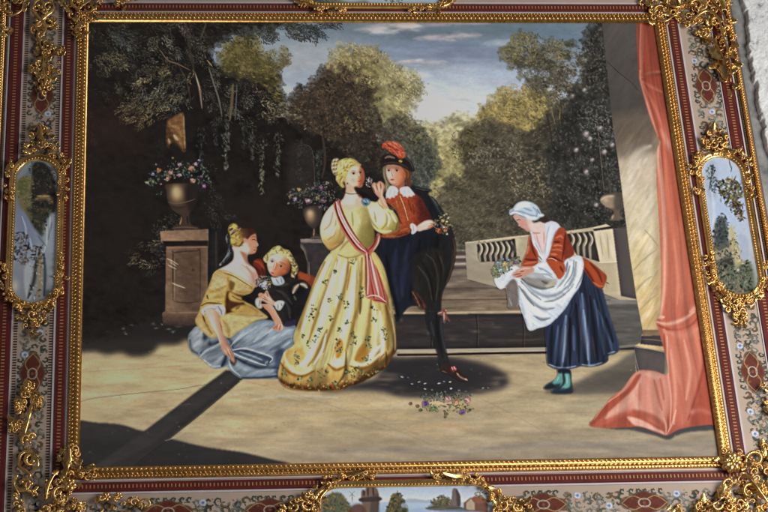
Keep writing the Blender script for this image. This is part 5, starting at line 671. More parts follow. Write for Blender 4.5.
# fallen flowers on the sand
L = sheet("396,370 470,366 500,384 490,416 410,412 394,396", (60, 56, 52)); L.cov *= 0; r = np.random.default_rng(40)
for x, y, c in [(402, 377, (120, 132, 150)), (408, 377.6, (76, 78, 86)), (412, 384, (112, 124, 146)), (419, 382, (140, 138, 124)), (425, 383.6, (170, 168, 146)), (425, 389, (150, 152, 146)), (439, 383.4, (176, 182, 172)), (444, 381.6, (96, 108, 120)), (450, 382, (176, 172, 150)), (451, 388.6, (190, 190, 196)), (459, 390.4, (112, 110, 116)), (483, 388, (124, 118, 116)), (488, 388, (104, 98, 100)), (432, 390, (104, 92, 100)), (445, 391.6, (96, 88, 120)), (422, 397, (92, 100, 104)), (427, 398, (88, 104, 84))]: L.B(x, y, r.uniform(1.4, 2.4), c, .9, r.uniform(.7, 1.3), r.uniform(-.3, .3), 1.4, True)
posy(L, 444, 397, 24, 5, 130, [(70, 82, 66), (96, 108, 84), (52, 60, 56), (116, 120, 96), (80, 96, 96)], (.7, 1.7), 41); posy(L, 456, 408, 18, 5, 34, [(84, 96, 62), (120, 122, 84), (56, 60, 48)], (.8, 1.8), 42); posy(L, 432, 408, 8, 4, 22, [(110, 130, 80), (70, 84, 56), (140, 146, 100)], (1, 2), 43)
for x, y, q, c in [(425.6, 403.6, 3.8, (104, 76, 140)), (448, 399, 3.6, (190, 126, 126)), (456, 402, 3.6, (206, 146, 100)), (467.6, 400, 3.8, (186, 120, 120)), (462.6, 412, 3.4, (110, 80, 126)), (470, 410, 1.8, (70, 72, 56)), (418, 406, 2, (120, 84, 66)), (411, 403.6, 2, (104, 88, 62)), (421, 410, 2, (74, 90, 56)), (446.6, 414, 2, (110, 100, 60)), (445.6, 417, 1.5, (104, 92, 60)), (433, 409, 2.4, (120, 146, 90)), (471.6, 394.6, 1.8, (120, 132, 120)), (461, 407, 2, (176, 156, 90))]: rose(L, x, y, q, c)
KK(L, (222, 190, 186), 1, .7, "446,397.6 448,400", "466,399 469,401", "449.6,396.6 450.6,400"); part(L, 'fallen_flowers', 'fallen', 'PAINTING', 'pink, orange and violet flowers strewn on the sandy floor')
#==BUILD
# ------------------------------------------------------------------ materials
def new_mat(name):
    m = bpy.data.materials.new(name); m.use_nodes = True
    return m, m.node_tree, m.node_tree.nodes['Principled BSDF']
def nd(nt, t, **k):
    n = nt.nodes.new(t)
    for a, b in k.items(): n.inputs[a].default_value = b
    return n
def paint_mat(name, rough, spec, bump, scale):
    m, nt, b = new_mat(name)
    at = nt.nodes.new('ShaderNodeAttribute'); at.attribute_name = 'Col'
    tx = nt.nodes.new('ShaderNodeTexCoord')
    n = nd(nt, 'ShaderNodeTexNoise', Scale=scale, Detail=4.0)
    nt.links.new(tx.outputs['Object'], n.inputs['Vector'])
    mr = nd(nt, 'ShaderNodeMapRange'); mr.inputs['To Min'].default_value = .95; mr.inputs['To Max'].default_value = 1.05
    mx = nt.nodes.new('ShaderNodeMix'); mx.data_type = 'RGBA'; mx.blend_type = 'MULTIPLY'; mx.inputs['Factor'].default_value = 1
    nt.links.new(n.outputs['Fac'], mr.inputs['Value']); nt.links.new(at.outputs['Color'], mx.inputs['A']); nt.links.new(mr.outputs['Result'], mx.inputs['B'])
    nt.links.new(mx.outputs['Result'], b.inputs['Base Color'])
    bp = nd(nt, 'ShaderNodeBump', Strength=bump, Distance=0.0006); nt.links.new(n.outputs['Fac'], bp.inputs['Height']); nt.links.new(bp.outputs['Normal'], b.inputs['Normal'])
    b.inputs['Roughness'].default_value = rough; b.inputs['Specular IOR Level'].default_value = spec
    return m
PAINT = paint_mat('oil_paint', .42, .22, .25, 420)
PORC = paint_mat('glazed_enamel', .3, .3, .08, 300)
def plain(name, col, rough=.5, metal=0.0, var=.12, scale=60, bump=.2, spec=.4, dist=.001):
    m, nt, b = new_mat(name)
    tx = nt.nodes.new('ShaderNodeTexCoord'); n = nd(nt, 'ShaderNodeTexNoise', Scale=scale, Detail=5.0)
    nt.links.new(tx.outputs['Object'], n.inputs['Vector'])
    cr = nt.nodes.new('ShaderNodeValToRGB'); c = np.array(col)
    cr.color_ramp.elements[0].position = .3; cr.color_ramp.elements[0].color = (*(c*(1-var)), 1)
    cr.color_ramp.elements[1].position = .7; cr.color_ramp.elements[1].color = (*np.minimum(c*(1+var), 1), 1)
    nt.links.new(n.outputs['Fac'], cr.inputs['Fac']); nt.links.new(cr.outputs['Color'], b.inputs['Base Color'])
    bp = nd(nt, 'ShaderNodeBump', Strength=bump, Distance=dist); nt.links.new(n.outputs['Fac'], bp.inputs['Height']); nt.links.new(bp.outputs['Normal'], b.inputs['Normal'])
    b.inputs['Roughness'].default_value = rough; b.inputs['Metallic'].default_value = metal; b.inputs['Specular IOR Level'].default_value = spec
    return m
GOLD = plain('gilt_bronze', (.86, .50, .185), .30, 1.0, .3, 55, .5)
GOLD_D = plain('old_gilding', (.70, .38, .125), .40, 1.0, .4, 140, .4)
RED = plain('oxblood_lacquer', (.12, .019, .018), .35, 0, .2, 40, .1)
WHITE = plain('ivory_line', (.62, .56, .58), .4, 0, .06)
DASH = plain('ochre_dash', (.55, .27, .09), .4, .3, .2)
CREAM = plain('cream_porcelain', (.50, .385, .305), .3, 0, .05, 18, .05)
DARK = plain('dark_walnut', (.05, .035, .03), .4, 0, .3)
BACK = plain('backboard', (.12, .08, .06), .7)

# ------------------------------------------------------------------ objects
ROOT = {}
def empty(name, loc, label, cat, group=None):
    o = bpy.data.objects.new(name, None); SC.collection.objects.link(o); o.location = loc; o.empty_display_size = .1
    o['label'], o['category'] = label, cat
    return o
PAINTING = empty('painting', w3(W/2, 0, 0), 'large painted garden scene with courtly couple, maid and salmon curtain inside the gilt frame', 'painting')
FRAME = empty('picture_frame', w3(W/2, -.165, 0), 'ornate cream and oxblood picture frame with gilt scrolls and oval landscape medallions', 'picture frame')
def base_of(p):
    while p.parent: p = p.parent
    return np.array(p.location)
def mesh(name, V, F, mats, parent=None, cols=None, mi=None, smooth_=False, label=None):
    """V world positions (numpy), F list of index tuples or an (n,4) array"""
    V = np.asarray(V, np.float32)
    if parent is not None: V = V - base_of(parent).astype(np.float32)
    me = bpy.data.meshes.new(name)
    if isinstance(F, np.ndarray):
        n = len(F); me.vertices.add(len(V)); me.vertices.foreach_set('co', V.ravel())
        me.loops.add(n*4); me.loops.foreach_set('vertex_index', F.astype(np.int32).ravel())
        me.polygons.add(n); me.polygons.foreach_set('loop_start', np.arange(0, n*4, 4, dtype=np.int32))
        me.update(calc_edges=True)
    else:
        me.from_pydata(V.tolist(), [], F); me.update()
    for m in (mats if isinstance(mats, list) else [mats]): me.materials.append(m)
    if mi is not None: me.polygons.foreach_set('material_index', np.asarray(mi, np.int32))
    if smooth_: me.polygons.foreach_set('use_smooth', np.ones(len(me.polygons), bool))
    if cols is not None:
        a = me.color_attributes.new('Col', 'FLOAT_COLOR', 'POINT')
        a.data.foreach_set('color', np.concatenate([cols, np.ones((len(cols), 1))], 1).astype(np.float32).ravel())
    o = bpy.data.objects.new(name, me); SC.collection.objects.link(o)
    if parent is not None: o.parent = parent
    if label: o['label'] = label
    return o
def lin(c):
    c = np.clip(np.asarray(c, float)/255, 0, 1)
    return np.where(c <= .04045, c/12.92, ((c+.055)/1.055)**2.4)
def LIGHT(u, v):      # how strongly the lamps shine on the picture plane (measured on a matt grey card)
    c = [-0.8887, -0.0152, -0.2081, 0.0504, 0.6566, 0.1148, -0.1977, 0.2038, -0.0582, -0.0801]
    return np.exp(sum(c[k]*u**i*v**j for k, (i, j) in enumerate([(i, j) for i in range(4) for j in range(4-i)])))
def pigment(rgb, u, v, ref=None, lo=.004, hi=.94):
    return np.clip(lin(rgb)/(LIGHT(u, v)[..., None] if ref is None else ref), lo, hi)
def sheet_mesh(L, name, parent, n, mapping, mat, label=None, ref=None):
    f = blur(L.cov, 1) if (L.cov.min() < .5) else L.cov
    ok = f >= .5
    q = ok[:-1, :-1] | ok[1:, :-1] | ok[:-1, 1:] | ok[1:, 1:]
    use = np.zeros_like(ok); use[:-1, :-1] |= q; use[1:, :-1] |= q; use[:-1, 1:] |= q; use[1:, 1:] |= q
    gy, gx = np.gradient(f); g2 = gx*gx+gy*gy+1e-4
    mv = np.where(use & ~ok, np.clip((.52-f)/g2, 0, None), 0)
    dx, dy = np.clip(mv*gx, -1, 1), np.clip(mv*gy, -1, 1)
    idx = -np.ones(ok.shape, np.int64); idx[use] = np.arange(use.sum())
    x, y = (L.X+dx/L.S)[use], (L.Y+dy/L.S)[use]
    u, v = mapping(x, y, n)
    V = np.stack([u, -np.full_like(u, n), v+Z0], -1)
    j, i = np.nonzero(q)
    F = np.stack([idx[j, i], idx[j+1, i], idx[j+1, i+1], idx[j, i+1]], -1)
    return mesh(name, V, F, mat, parent, pigment(L.rgb[use], u, v, ref), None, True, label)

# ---------------- the painting: board and paint layers
def ringbox(u0, v0, u1, v1, n0, n1):
    V = [w3(u, v, n) for n in (n0, n1) for u, v in ((u0, v0), (u1, v0), (u1, v1), (u0, v1))]
    return V, [(0, 3, 2, 1), (4, 5, 6, 7), (0, 1, 5, 4), (1, 2, 6, 5), (2, 3, 7, 6), (3, 0, 4, 7)]
V, F = ringbox(-.012, -.012, W+.012, H+.012, -.02, -.0012); mesh('panel_board', V, F, BACK, PAINTING)
KEY = {'PAINTING': PAINTING}
for k, (L, name, key, par, label) in enumerate(LAYERS):
    u, v = plane(L.X, L.Y)
    L.cov = np.where((u < -.011) | (u > W+.011) | (v < -.011) | (v > H+.011), 0, L.cov)
    KEY[key] = sheet_mesh(L, name, KEY[par], 1.2e-5*k, lambda x, y, n: plane(x, y, n), PAINT, label)
del UNDER

# ---------------- frame: mitred mouldings
LW = .0105      # the left upright carries an extra row of ticks, so its outer bands sit further out
def lf(d): return d+LW if d > .1162 else d
def ring(prof):
    """profile [(distance outward, height)] swept round the picture with mitred corners"""
    V, F = [], []
    for d, n in prof: V += [w3(-lf(d), -d, n), w3(W+d, -d, n), w3(W+d, H+d, n), w3(-lf(d), H+d, n)]
    for a in range(len(prof)-1):
        for c in range(4): F.append((a*4+c, a*4+4+c, a*4+4+(c+1) % 4, a*4+(c+1) % 4))
    return V, F
class Geo:
    def __init__(s): s.V, s.F, s.mi = [], [], []
    def put(s, V, F, m=0):
        o = len(s.V); s.V += [tuple(p) for p in V]; s.F += [tuple(i+o for i in f) for f in F]; s.mi += [m]*len(F)
    def done(s, name, mats, parent, smooth_=True, label=None): return mesh(name, s.V, s.F, mats, parent, None, s.mi, smooth_, label)
def bead(c, ax, n1=8, n2=5):
    """half ellipsoid sitting at c, ax = three half axes"""
    a, b, h = [Vector(q) for q in ax]; c = Vector(c); V, F = [], []
    for i in range(n2):
        t = i/n2*math.pi/2
        for j in range(n1):
            p = j/n1*2*math.pi
            V.append(c + a*math.cos(p)*math.cos(t) + b*math.sin(p)*math.cos(t) + h*math.sin(t))
    V.append(c+h)
    for i in range(n2-1):
        for j in range(n1): F.append((i*n1+j, i*n1+(j+1) % n1, (i+1)*n1+(j+1) % n1, (i+1)*n1+j))
    for j in range(n1): F.append(((n2-1)*n1+j, (n2-1)*n1+(j+1) % n1, n2*n1))
    return V, F
def along(d, step):
    """stations round the frame at distance d: (u, v, direction along, direction outward)"""
    out = []
    for (a, b, o) in (((-lf(d), -d), (W+d, -d), (0, -1)), ((W+d, -d), (W+d, H+d), (1, 0)), ((W+d, H+d), (-lf(d), H+d), (0, 1)), ((-lf(d), H+d), (-lf(d), -d), (-1, 0))):
        L = math.hypot(b[0]-a[0], b[1]-a[1]); k = max(1, int(L/step)); t = ((b[0]-a[0])/L, (b[1]-a[1])/L)
        out += [(a[0]+t[0]*L*(i+.5)/k, a[1]+t[1]*L*(i+.5)/k, t, o) for i in range(k)]
    return out
def d3(t, k=1.0): return (t[0]*k, 0, t[1]*k)
UP = (0, -1, 0)
V, F = ring([(-.004, -.004), (.02, -.004), (.172, -.004), (.172, -.03), (.0, -.03)]); mesh('carcass', V, F, BACK, FRAME)
V, F = ring([(.0185, .0005), (.0585, .0005), (.120, .0005)]); mesh('border_panel', V, F, CREAM, FRAME)
border = bpy.context.scene.objects['border_panel']
G = Geo(); G.put(*ring([(-.0035, -.001), (-.0035, .004), (.000, .0075), (.004, .0082), (.0095, .0075), (.0105, .004), (.0125, .0045), (.017, .0062), (.0195, .004), (.0198, .0)]), 1)
for u, v, t, o in along(.0035, .0088):
    G.put(*bead(w3(u, v, .0065), (d3(t, .0034), d3(o, .0036), (0, -.0048, 0))))
for i, (u, v, t, o) in enumerate(along(.0115, .0088)):
    G.put(*bead(w3(u, v, .0045), (d3((t[0]*.7+o[0]*.7, t[1]*.7+o[1]*.7), .0042), d3((t[0]*.7-o[0]*.7, t[1]*.7-o[1]*.7), .0021), (0, -.0046, 0)), 7, 3))
for u, v, t, o in along(.0168, .0062): G.put(*bead(w3(u, v, .004), (d3(t, .0024), d3(o, .0021), (0, -.0036, 0)), 6, 3))
G.done('beaded_moulding', [GOLD, GOLD_D], FRAME)
for d0, d1 in ((.0218, .0240), (.0468, .0502), (.1172, .1192), (.1462, .1490)):
    V, F = ring([(d0, .0004), (d0, .0022), (d1, .0022), (d1, .0004)]); mesh('white_fillet', V, F, WHITE, FRAME)
for d0, d1 in ((.0262, .0455), (.1205, .1448)):
    G = Geo(); G.put(*ring([(d0, .0004), (d0, .0016), (d0+.001, .003), (d1-.001, .003), (d1, .0016), (d1, .0004)]), 0)
    for u, v, t, o in along((d0+d1)/2, .0070):
        a, b = d3(t, .00115), d3(o, .0033)
        c = w3(u, v, .0031); V, F = [], []
        for s1, s2 in ((-1, -1), (1, -1), (1, 1), (-1, 1)): V.append((c[0]+a[0]*s1+b[0]*s2, c[1], c[2]+a[2]*s1+b[2]*s2))
        V += [(p[0], p[1]-.0006, p[2]) for p in V]; G.put(V, [(4, 5, 6, 7), (0, 1, 5, 4), (1, 2, 6, 5), (2, 3, 7, 6), (3, 0, 4, 7)], 1)
    G.done('oxblood_band', [RED, DASH], FRAME, False)
G = Geo(); G.put(*ring([(.1490, .0004), (.1490, .002), (.1560, .002)]), 0)
for u, v, t, o in along(.1525, .0046): G.put(*bead(w3(u, v, .002), (d3(t, .0013), d3(o, .0033), (0, -.002, 0)), 6, 2), 1)
G.done('reeded_strip', [DARK, plain('bronze_reed', (.16, .09, .04), .35, .6)], FRAME)
G = Geo(); G.put(*ring([(.1560, .0), (.1565, .006), (.161, .0095), (.1655, .006), (.166, -.03)]), 1)
for u, v, t, o in along(.161, .0066): G.put(*bead(w3(u, v, .0055), (d3((t[0]*.62+o[0]*.78, t[1]*.62+o[1]*.78), .0056), d3((t[0]*.78-o[0]*.62, t[1]*.78-o[1]*.62), .0023), (0, -.006, 0)), 8, 4))
G.done('rope_edge', [GOLD, GOLD_D], FRAME)
for d in (.0545, .1215):                       # dark tick rows beside the cream on the left upright
    G = Geo(); k = int((H+2*d)/.0056)
    for i in range(k):
        v = -d+(i+.5)*.0056
        V = [w3(-d-.0034, v-.0013, .0008), w3(-d+.0034, v-.0013, .0008), w3(-d+.0034, v+.0013, .0008), w3(-d-.0034, v+.0013, .0008)]
        V += [w3(p[0], p[2]-Z0, .0013) for p in V]; G.put(V, [(4, 5, 6, 7), (0, 1, 5, 4), (1, 2, 6, 5), (2, 3, 7, 6), (3, 0, 4, 7)])
    G.done('tick_row', [plain('tick_brown', (.06, .025, .02), .4)], border, False)

# ---------------- painted arabesques on the cream border (millimetres: x along, y across)
CRM = (170, 150, 132)
def cartouche(L, x, y, s=1.0):
    for a, b, r in ((-24, 0, 13), (24, 0, 13), (0, -9, 13), (0, 9, 13), (-12, 5, 13), (12, -5, 13), (12, 5, 13), (-12, -5, 13)): L.B(x+a*s, y+b*s, r*s, (92, 84, 70), .9, r*.85*s, 0, 5, True)
    for a, b, r in ((-23, 0, 11), (23, 0, 11), (0, -8, 12), (0, 8, 12), (-12, 4, 12), (12, -4, 12), (12, 4, 12), (-12, -4, 12)): L.B(x+a*s, y+b*s, r*s, (98, 50, 40), 1, r*.85*s, 0, 6)
    for sx in (-1, 1):
        for sy in (-1, 1): L.K([(x+sx*34*s, y), (x+sx*18*s, y+sy*11*s), (x, y+sy*4*s)], 2.4, (176, 156, 112), .8, .6, .3); L.K([(x+sx*30*s, y+sy*7), (x+sx*12*s, y+sy*12*s)], 1.4, (160, 110, 70), .7, .6, .3)
    for k in range(10): L.B(x+(k-4.5)*7*s, y+(1 if k % 2 else -1)*7*s, 2.2, [(150, 96, 62), (84, 40, 34), (120, 110, 80)][k % 3], .7)
    t = np.linspace(0, 6.3, 22); L.K(np.stack([x+11*np.cos(t), y+8.5*np.sin(t)], -1), 2.6, (168, 168, 150), .95, .5, 0); L.K(np.stack([x+5*np.cos(t), y+4*np.sin(t)], -1), 3, (84, 30, 32), .9, .6, 0); L.B(x, y, 3, (140, 96, 84), .9)
def floret(L, x, y, q=6.5):
    for k in range(6):
        a = k*1.047; L.B(x+q*.6*math.cos(a), y+q*.6*math.sin(a), q*.48, (198, 206, 222), .95, None, 0, 2, True)
    L.B(x, y, q*.4, (96, 104, 140), .9, None, 0, 2); L.K([(x-q, y), (x-q*.3, y-q*.2)], 1, (90, 96, 120), .7)
def spiral(L, x, y, r, a0, sgn, c, w):
    t = np.linspace(0, 1, 16); th = a0+sgn*t*5.2; rr = r*(1-.72*t)
    q = np.stack([x+rr*np.cos(th), y+rr*np.sin(th)], -1)
    L.K(q, w*1.35, np.array(c)*.55, .9, .5, .5, False, True); L.K(q-.4, w*.8, np.array(c)*1.2, .8, .6, .5)
    p = (x+r*math.cos(a0), y+r*math.sin(a0))
    for k in range(3): L.B(p[0]+k*2.2*math.sin(a0)*sgn*-1, p[1]+k*2.2*math.cos(a0)*sgn, 2.3-.4*k, np.array(c)*1.15, .85, 1.3, a0+k, 2, True)
    for k in (4, 8, 11): q = th[k]; L.B(x+(rr[k]+2)*math.cos(q), y+(rr[k]+2)*math.sin(q), 2, np.array(c)*.9, .8, 1, q, 2, True)
def arabesque(length, carts, flowers, seed):
    L = Lay(0, 0, length, 58, CRM, 1.5); L.cov *= 0; r = np.random.default_rng(seed)
    T = [(86, 96, 88), (64, 72, 66), (112, 118, 108), (98, 84, 62), (122, 128, 124)]
    x = 8.0
    while x < length-8:
        near = min([abs(x-c) for c in carts]+[999])
        if near > 40:
            for y, sg in ((13, 1), (29, 1), (45, -1)):
                spiral(L, x+r.uniform(-4, 4), y+r.uniform(-4, 4), r.uniform(6, 9.5), r.uniform(0, 6.28), sg*(1 if r.random() > .4 else -1), T[r.integers(5)], r.uniform(2.6, 4.2))
            for k in range(7): L.B(x+r.uniform(-9, 9), 29+r.uniform(-24, 24), r.uniform(1.8, 3.6), [(176, 120, 62), (62, 70, 60), (150, 90, 62), (120, 128, 120), (76, 84, 74)][r.integers(5)], .9, r.uniform(1, 1.8), r.uniform(0, 3), 2, True)
        else:
            for y, sg in ((5, 1), (53, -1)): spiral(L, x+r.uniform(-2, 2), y, 5.6, 1.57*sg+r.uniform(-.8, .8), sg, (58, 66, 58), 2.6)
            for k in range(4): L.B(x+r.uniform(-7, 7), r.choice([8, 50])+r.uniform(-5, 5), r.uniform(1.8, 3.4), [(70, 78, 68), (120, 84, 56), (92, 98, 90)][r.integers(3)], .9, 1.4, r.uniform(0, 3), 2, True)
        x += r.uniform(12, 15)
    for c in carts: cartouche(L, c, 29, 1.25)
    for f in flowers: floret(L, f[0], f[1], 7)
    L.N(.16, 3, 3, 0, seed); L.N(.12, 40, 40, 0, seed+2); return L
def strip(side, px_c, px_f, seed):
    d = .0875; oth = lambda d: None
    along_of = lambda p: (lambda q: (float(q[0])+d)*1000 if side in 'bt' else (float(q[1])+d)*1000)(plane(*p))
    across = lambda p: (lambda q: {'b': -float(q[1]), 't': float(q[1])-H, 'l': -float(q[0]), 'r': float(q[0])-W}[side]*1000-58.5)(plane(*p))
    ln = ((W if side in 'bt' else H)+2*d)*1000
    L = arabesque(ln, [along_of(p) for p in px_c], [(along_of(p), min(46, max(12, across(p)))) for p in px_f], seed)
    def mp(x, y, n):
        a, b = x/1000-d, .0585+y/1000
        return {'b': (a, -b), 't': (a, H+b), 'l': (-b, a), 'r': (W+b, a)}[side]
    return sheet_mesh(L, 'painted_arabesque', border, .0009, mp, PORC, None, .92)
strip('r', [(707, 86), (752, 372), (722, 140)], [(692, 61), (712, 112), (739, 346), (755, 434), (748, 412)], 1)
strip('b', [(168, 508), (270, 508), (543, 501), (644, 500)], [(203, 503), (577, 492), (609, 506), (676, 490), (120, 500)], 2)
strip('l', [(40, 96), (27, 374)], [(38, 61), (48, 114), (25, 355), (40, 333)], 3)
strip('t', [(210, 0), (560, 0)], [(150, -4)], 4)
# ---------------- gilt relief: tubes, curled leaves, rosettes (photo units in, metres out)
PXM = .0021
class Gilt:
    def __init__(s, seed): s.V, s.F, s.r = [], [], np.random.default_rng(seed)
    def add(s, V, F):
        o = len(s.V); s.V += [tuple(p) for p in V]; s.F += [tuple(i+o for i in f) for f in F]
    def at(s, x, y, n):
        u, v = plane(x, y, 0.006); return Vector(w3(float(u), float(v), n))
    def tube(s, p, r0, r1, n0, arch=0.0, k=7):
        q = smooth(p, False, 5); P = [s.at(x, y, n0+arch*math.sin(math.pi*i/(len(q)-1))) for i, (x, y) in enumerate(q)]
        V, F = [], []
        for i, c in enumerate(P):
            t = (P[min(i+1, len(P)-1)]-P[max(i-1, 0)]).normalized(); up = Vector(UP); sd = t.cross(up).normalized(); w = sd.cross(t)
            f = i/(len(P)-1); r = (r0*(1-f)+r1*f)*(.55+.45*math.sin(math.pi*min(1, .15+f*.85)))*(1+.16*math.sin(i*1.9))*PXM
            for j in range(k):
                a = 2*math.pi*j/k; V.append(c+sd*math.cos(a)*r+w*math.sin(a)*r*(1.0+.25*math.cos(2*a)))
        for i in range(len(P)-1):
            for j in range(k): F.append((i*k+j, i*k+(j+1) % k, (i+1)*k+(j+1) % k, (i+1)*k+j))
        F += [tuple(range(k)), tuple(range((len(P)-1)*k, len(P)*k))]
        s.add(V, F)
    def scroll(s, x, y, r, a0, sg, w=1.0, n=.006, turn=5.6):
        t = np.linspace(0, 1, 18); th = a0+sg*t*turn; rr = r*(1-.74*t)
        s.tube(np.stack([x+rr*np.cos(th), y+rr*np.sin(th)], -1), w*1.15, w*.6, n, .003)
        e = (x+rr[-1]*math.cos(th[-1]), y+rr[-1]*math.sin(th[-1])); s.ball(e[0], e[1], w*1.25, n+.002)
    def ball(s, x, y, r, n):
        q = r*PXM; s.add(*bead(s.at(x, y, n), ((q, 0, 0), (0, 0, q), (0, -q*1.1, 0)), 8, 4))
    def leaf(s, x, y, ang, ln, wd, n=.006, curl=.9):
        """acanthus leaf: lobed, ribbed, tip curling towards the viewer"""
        ca, sa = math.cos(ang), math.sin(ang); V, F = [], []; nu, nv = 8, 7
        for i in range(nu):
            t = i/(nu-1); wl = wd*(math.sin(math.pi*(.12+.86*t))**.8)*(1+.28*math.sin(t*17))
            for j in range(nv):
                q = j/(nv-1)*2-1; px_, py_ = t*ln, q*wl
                h = n+(.9*PXM*wd*(1-q*q)*(.6+.4*math.cos(q*9.4)))+PXM*ln*curl*.35*t**2.2-.15*PXM*wd*abs(q)
                V.append(s.at(x+px_*ca-py_*sa, y+px_*sa+py_*ca, h))
        for i in range(nu-1):
            for j in range(nv-1): F.append((i*nv+j, i*nv+j+1, (i+1)*nv+j+1, (i+1)*nv+j))
        s.add(V, F)
    def rosette(s, x, y, r, n=.007, k=6):
        a0 = s.r.uniform(0, 6.28)
        for i in range(k):
            a = a0+i*2*math.pi/k; c = s.at(x+.55*r*math.cos(a), y+.55*r*math.sin(a), n); q = r*PXM
            s.add(*bead(c, ((.46*q*math.cos(a), 0, -.46*q*math.sin(a)), (.34*q*math.sin(a), 0, .34*q*math.cos(a)), (0, -.42*q, 0)), 8, 4))
        s.ball(x, y, r*.34, n+.0025)
    def fill(s, poly, n, size=(3, 5.5), lo=.003, hi=.012, w=1.15, leafy=.42, rose=.10):
        p = smooth(poly); x0, y0 = p.min(0); x1, y1 = p.max(0); c = p.mean(0); pts_ = []
        tries = 0
        while len(pts_) < n and tries < n*80:
            tries += 1; x, y = s.r.uniform(x0, x1), s.r.uniform(y0, y1)
            q = np.roll(p, -1, 0); k = (p[:, 1] > y) != (q[:, 1] > y)
            if (np.sum(p[k, 0]+(y-p[k, 1])*(q[k, 0]-p[k, 0])/(q[k, 1]-p[k, 1]) > x) % 2) == 0: continue
            if any((x-a)**2+(y-b)**2 < (size[0]*.56)**2 for a, b in pts_[-60:]): continue
            pts_.append((x, y)); m = s.r.uniform(*size); h = s.r.uniform(lo, hi); z = s.r.random()
            out = math.atan2(y-c[1], x-c[0])
            if z < leafy: s.leaf(x, y, out+s.r.normal(0, .9), m*1.35, m*.52, h, s.r.uniform(.4, 1.3))
            elif z < leafy+rose: s.rosette(x, y, m*.62, h)
            else: s.scroll(x, y, m*.7, s.r.uniform(0, 6.28), s.r.choice([-1, 1]), w*s.r.uniform(.75, 1.25), h, s.r.uniform(4, 6))
    def done(s, name, parent, mat=None, label=None): return mesh(name, s.V, s.F, mat or GOLD, parent, None, None, True, label)

# corner ornaments
g = Gilt(1); g.fill("64,-6 100,-6 98,10 94,20 88,24 84,32 86,38 76,38 72,28 70,14 64,8", 46, (3.4, 6)); g.scroll(76, 4, 6, 1, 1, 1.3, .012); g.scroll(90, 10, 5, 3, -1, 1.2, .012); g.leaf(92, 18, .1, 13, 3, .01); g.leaf(80, 24, 1.9, 13, 3, .01); g.scroll(78, 28, 4.4, 4, 1, 1.1, .01); g.tube("70,2 78,12 84,8 92,2", 1.3, .8, .014, .004); g.leaf(84, 34, 0, 7, 1.6, .01)
g.done('corner_ornament', FRAME)
g = Gilt(2); g.fill("645,-6 724,-6 728,10 733,30 738,50 736,70 732,92 726,92 718,76 716,52 702,42 690,30 676,28 664,24 652,22 646,10", 150, (3.8, 7)); g.scroll(660, 13, 8, 2, 1, 1.5, .012); g.scroll(714, 25, 6, 0, -1, 1.4, .014); g.scroll(696, 8, 7, 3, 1, 1.5, .014); g.tube("690,24 704,14 716,20 722,40 728,60 730,84", 1.9, 1.0, .014, .005); g.leaf(722, 60, 1.5, 26, 5, .012); g.leaf(710, 50, .9, 18, 4.4, .012); g.leaf(718, 62, 2.4, 14, 4, .01)
for p in [("652,16 664,24 676,18 690,28", 1.3), ("700,38 712,44 720,56 726,74", 1.5), ("660,4 676,10 690,2", 1.4), ("712,2 720,14 728,30", 1.4)]: g.tube(p[0], p[1], .8, .013, .004)
g.done('corner_ornament', FRAME)
g = Gilt(3); g.fill("62,448 72,446 78,452 84,464 92,464 95,472 92,480 80,480 76,494 78,520 46,520 46,494 52,478 60,468", 96, (3.4, 6)); g.scroll(61, 498, 11, -.6, -1, 1.7, .012); g.tube("46,502 48,490 54,478 60,472", 1.4, 1, .012, .004); g.leaf(60, 480, -.9, 14, 3.6, .012); g.leaf(84, 470, 0, 12, 3, .012); g.tube("93,464 94,472 94,482", 1.0, .8, .008); g.leaf(66, 470, -1.4, 20, 4.6, .013); g.rosette(70, 486, 7, .012); g.scroll(66, 456, 4.4, 3, 1, 1.2, .01)
g.done('corner_ornament', FRAME)
g = Gilt(4); g.fill("718,452 730,448 742,456 754,452 768,444 780,440 780,520 700,520 706,500 720,492 724,478 716,468", 150, (3.8, 7)); g.rosette(731, 464, 11, .012, 8); g.rosette(731, 464, 6.4, .016, 6); g.scroll(754, 462, 9, 3.4, 1, 1.7, .014); g.scroll(748, 494, 10, .4, -1, 1.9, .014); g.tube("742,476 750,484 762,500 772,512", 2.2, 1.2, .016, .005); g.leaf(724, 486, 1.9, 18, 5, .012); g.scroll(728, 486, 7, 2, 1, 1.5, .012); g.tube("720,500 712,506 700,510", 1.6, 1, .01, .004); g.scroll(716, 506, 6, 0, 1, 1.4, .01); g.leaf(768, 462, -1.2, 22, 5, .012)
g.done('corner_ornament', FRAME)
# smaller gilt clusters
g = Gilt(5); g.fill("-6,-6 24,-6 24,8 18,14 10,20 10,34 -6,36", 44, (3.2, 5.6)); g.tube("24,2 22,12 12,18 6,16", 1.2, .8, .01, .004); g.scroll(8, 8, 6, 1, 1, 1.3, .01); g.done('scroll_ornament', FRAME)
def chain(seed, loops, extra, fillp, nf):
    g = Gilt(seed)
    for x, y, r, a, sg, w in loops: g.scroll(x, y, r, a, sg, w*1.45, .008)
    for p, w in extra: g.tube(p, w*1.5, w, .007, .005)
    for q in fillp: g.fill(q, int(nf*1.6), (3.2, 5.6), .004, .01)
    return g
g = chain(6, [(40, 6, 6, 3.4, 1, 1.1), (48, 8, 5.5, -.4, -1, 1.1), (38, 22, 6, 2.6, -1, 1.2), (48, 22, 6, .4, 1, 1.2), (42, 36, 5.5, 1, 1, 1.1), (44, 12, 4, 5, 1, 1)], [("36,0 34,12 40,20 46,30 40,40 42,50", 1.3), ("52,0 54,10 46,18 36,28 46,40 45,48", 1.2), ("44,46 44,60 44,72 45,84", 1.2)], ["34,4 54,4 54,46 34,46", "32,62 58,62 58,74 32,74", "38,76 52,76 50,92 40,92", "40,48 60,48 60,58 40,58"], 12)
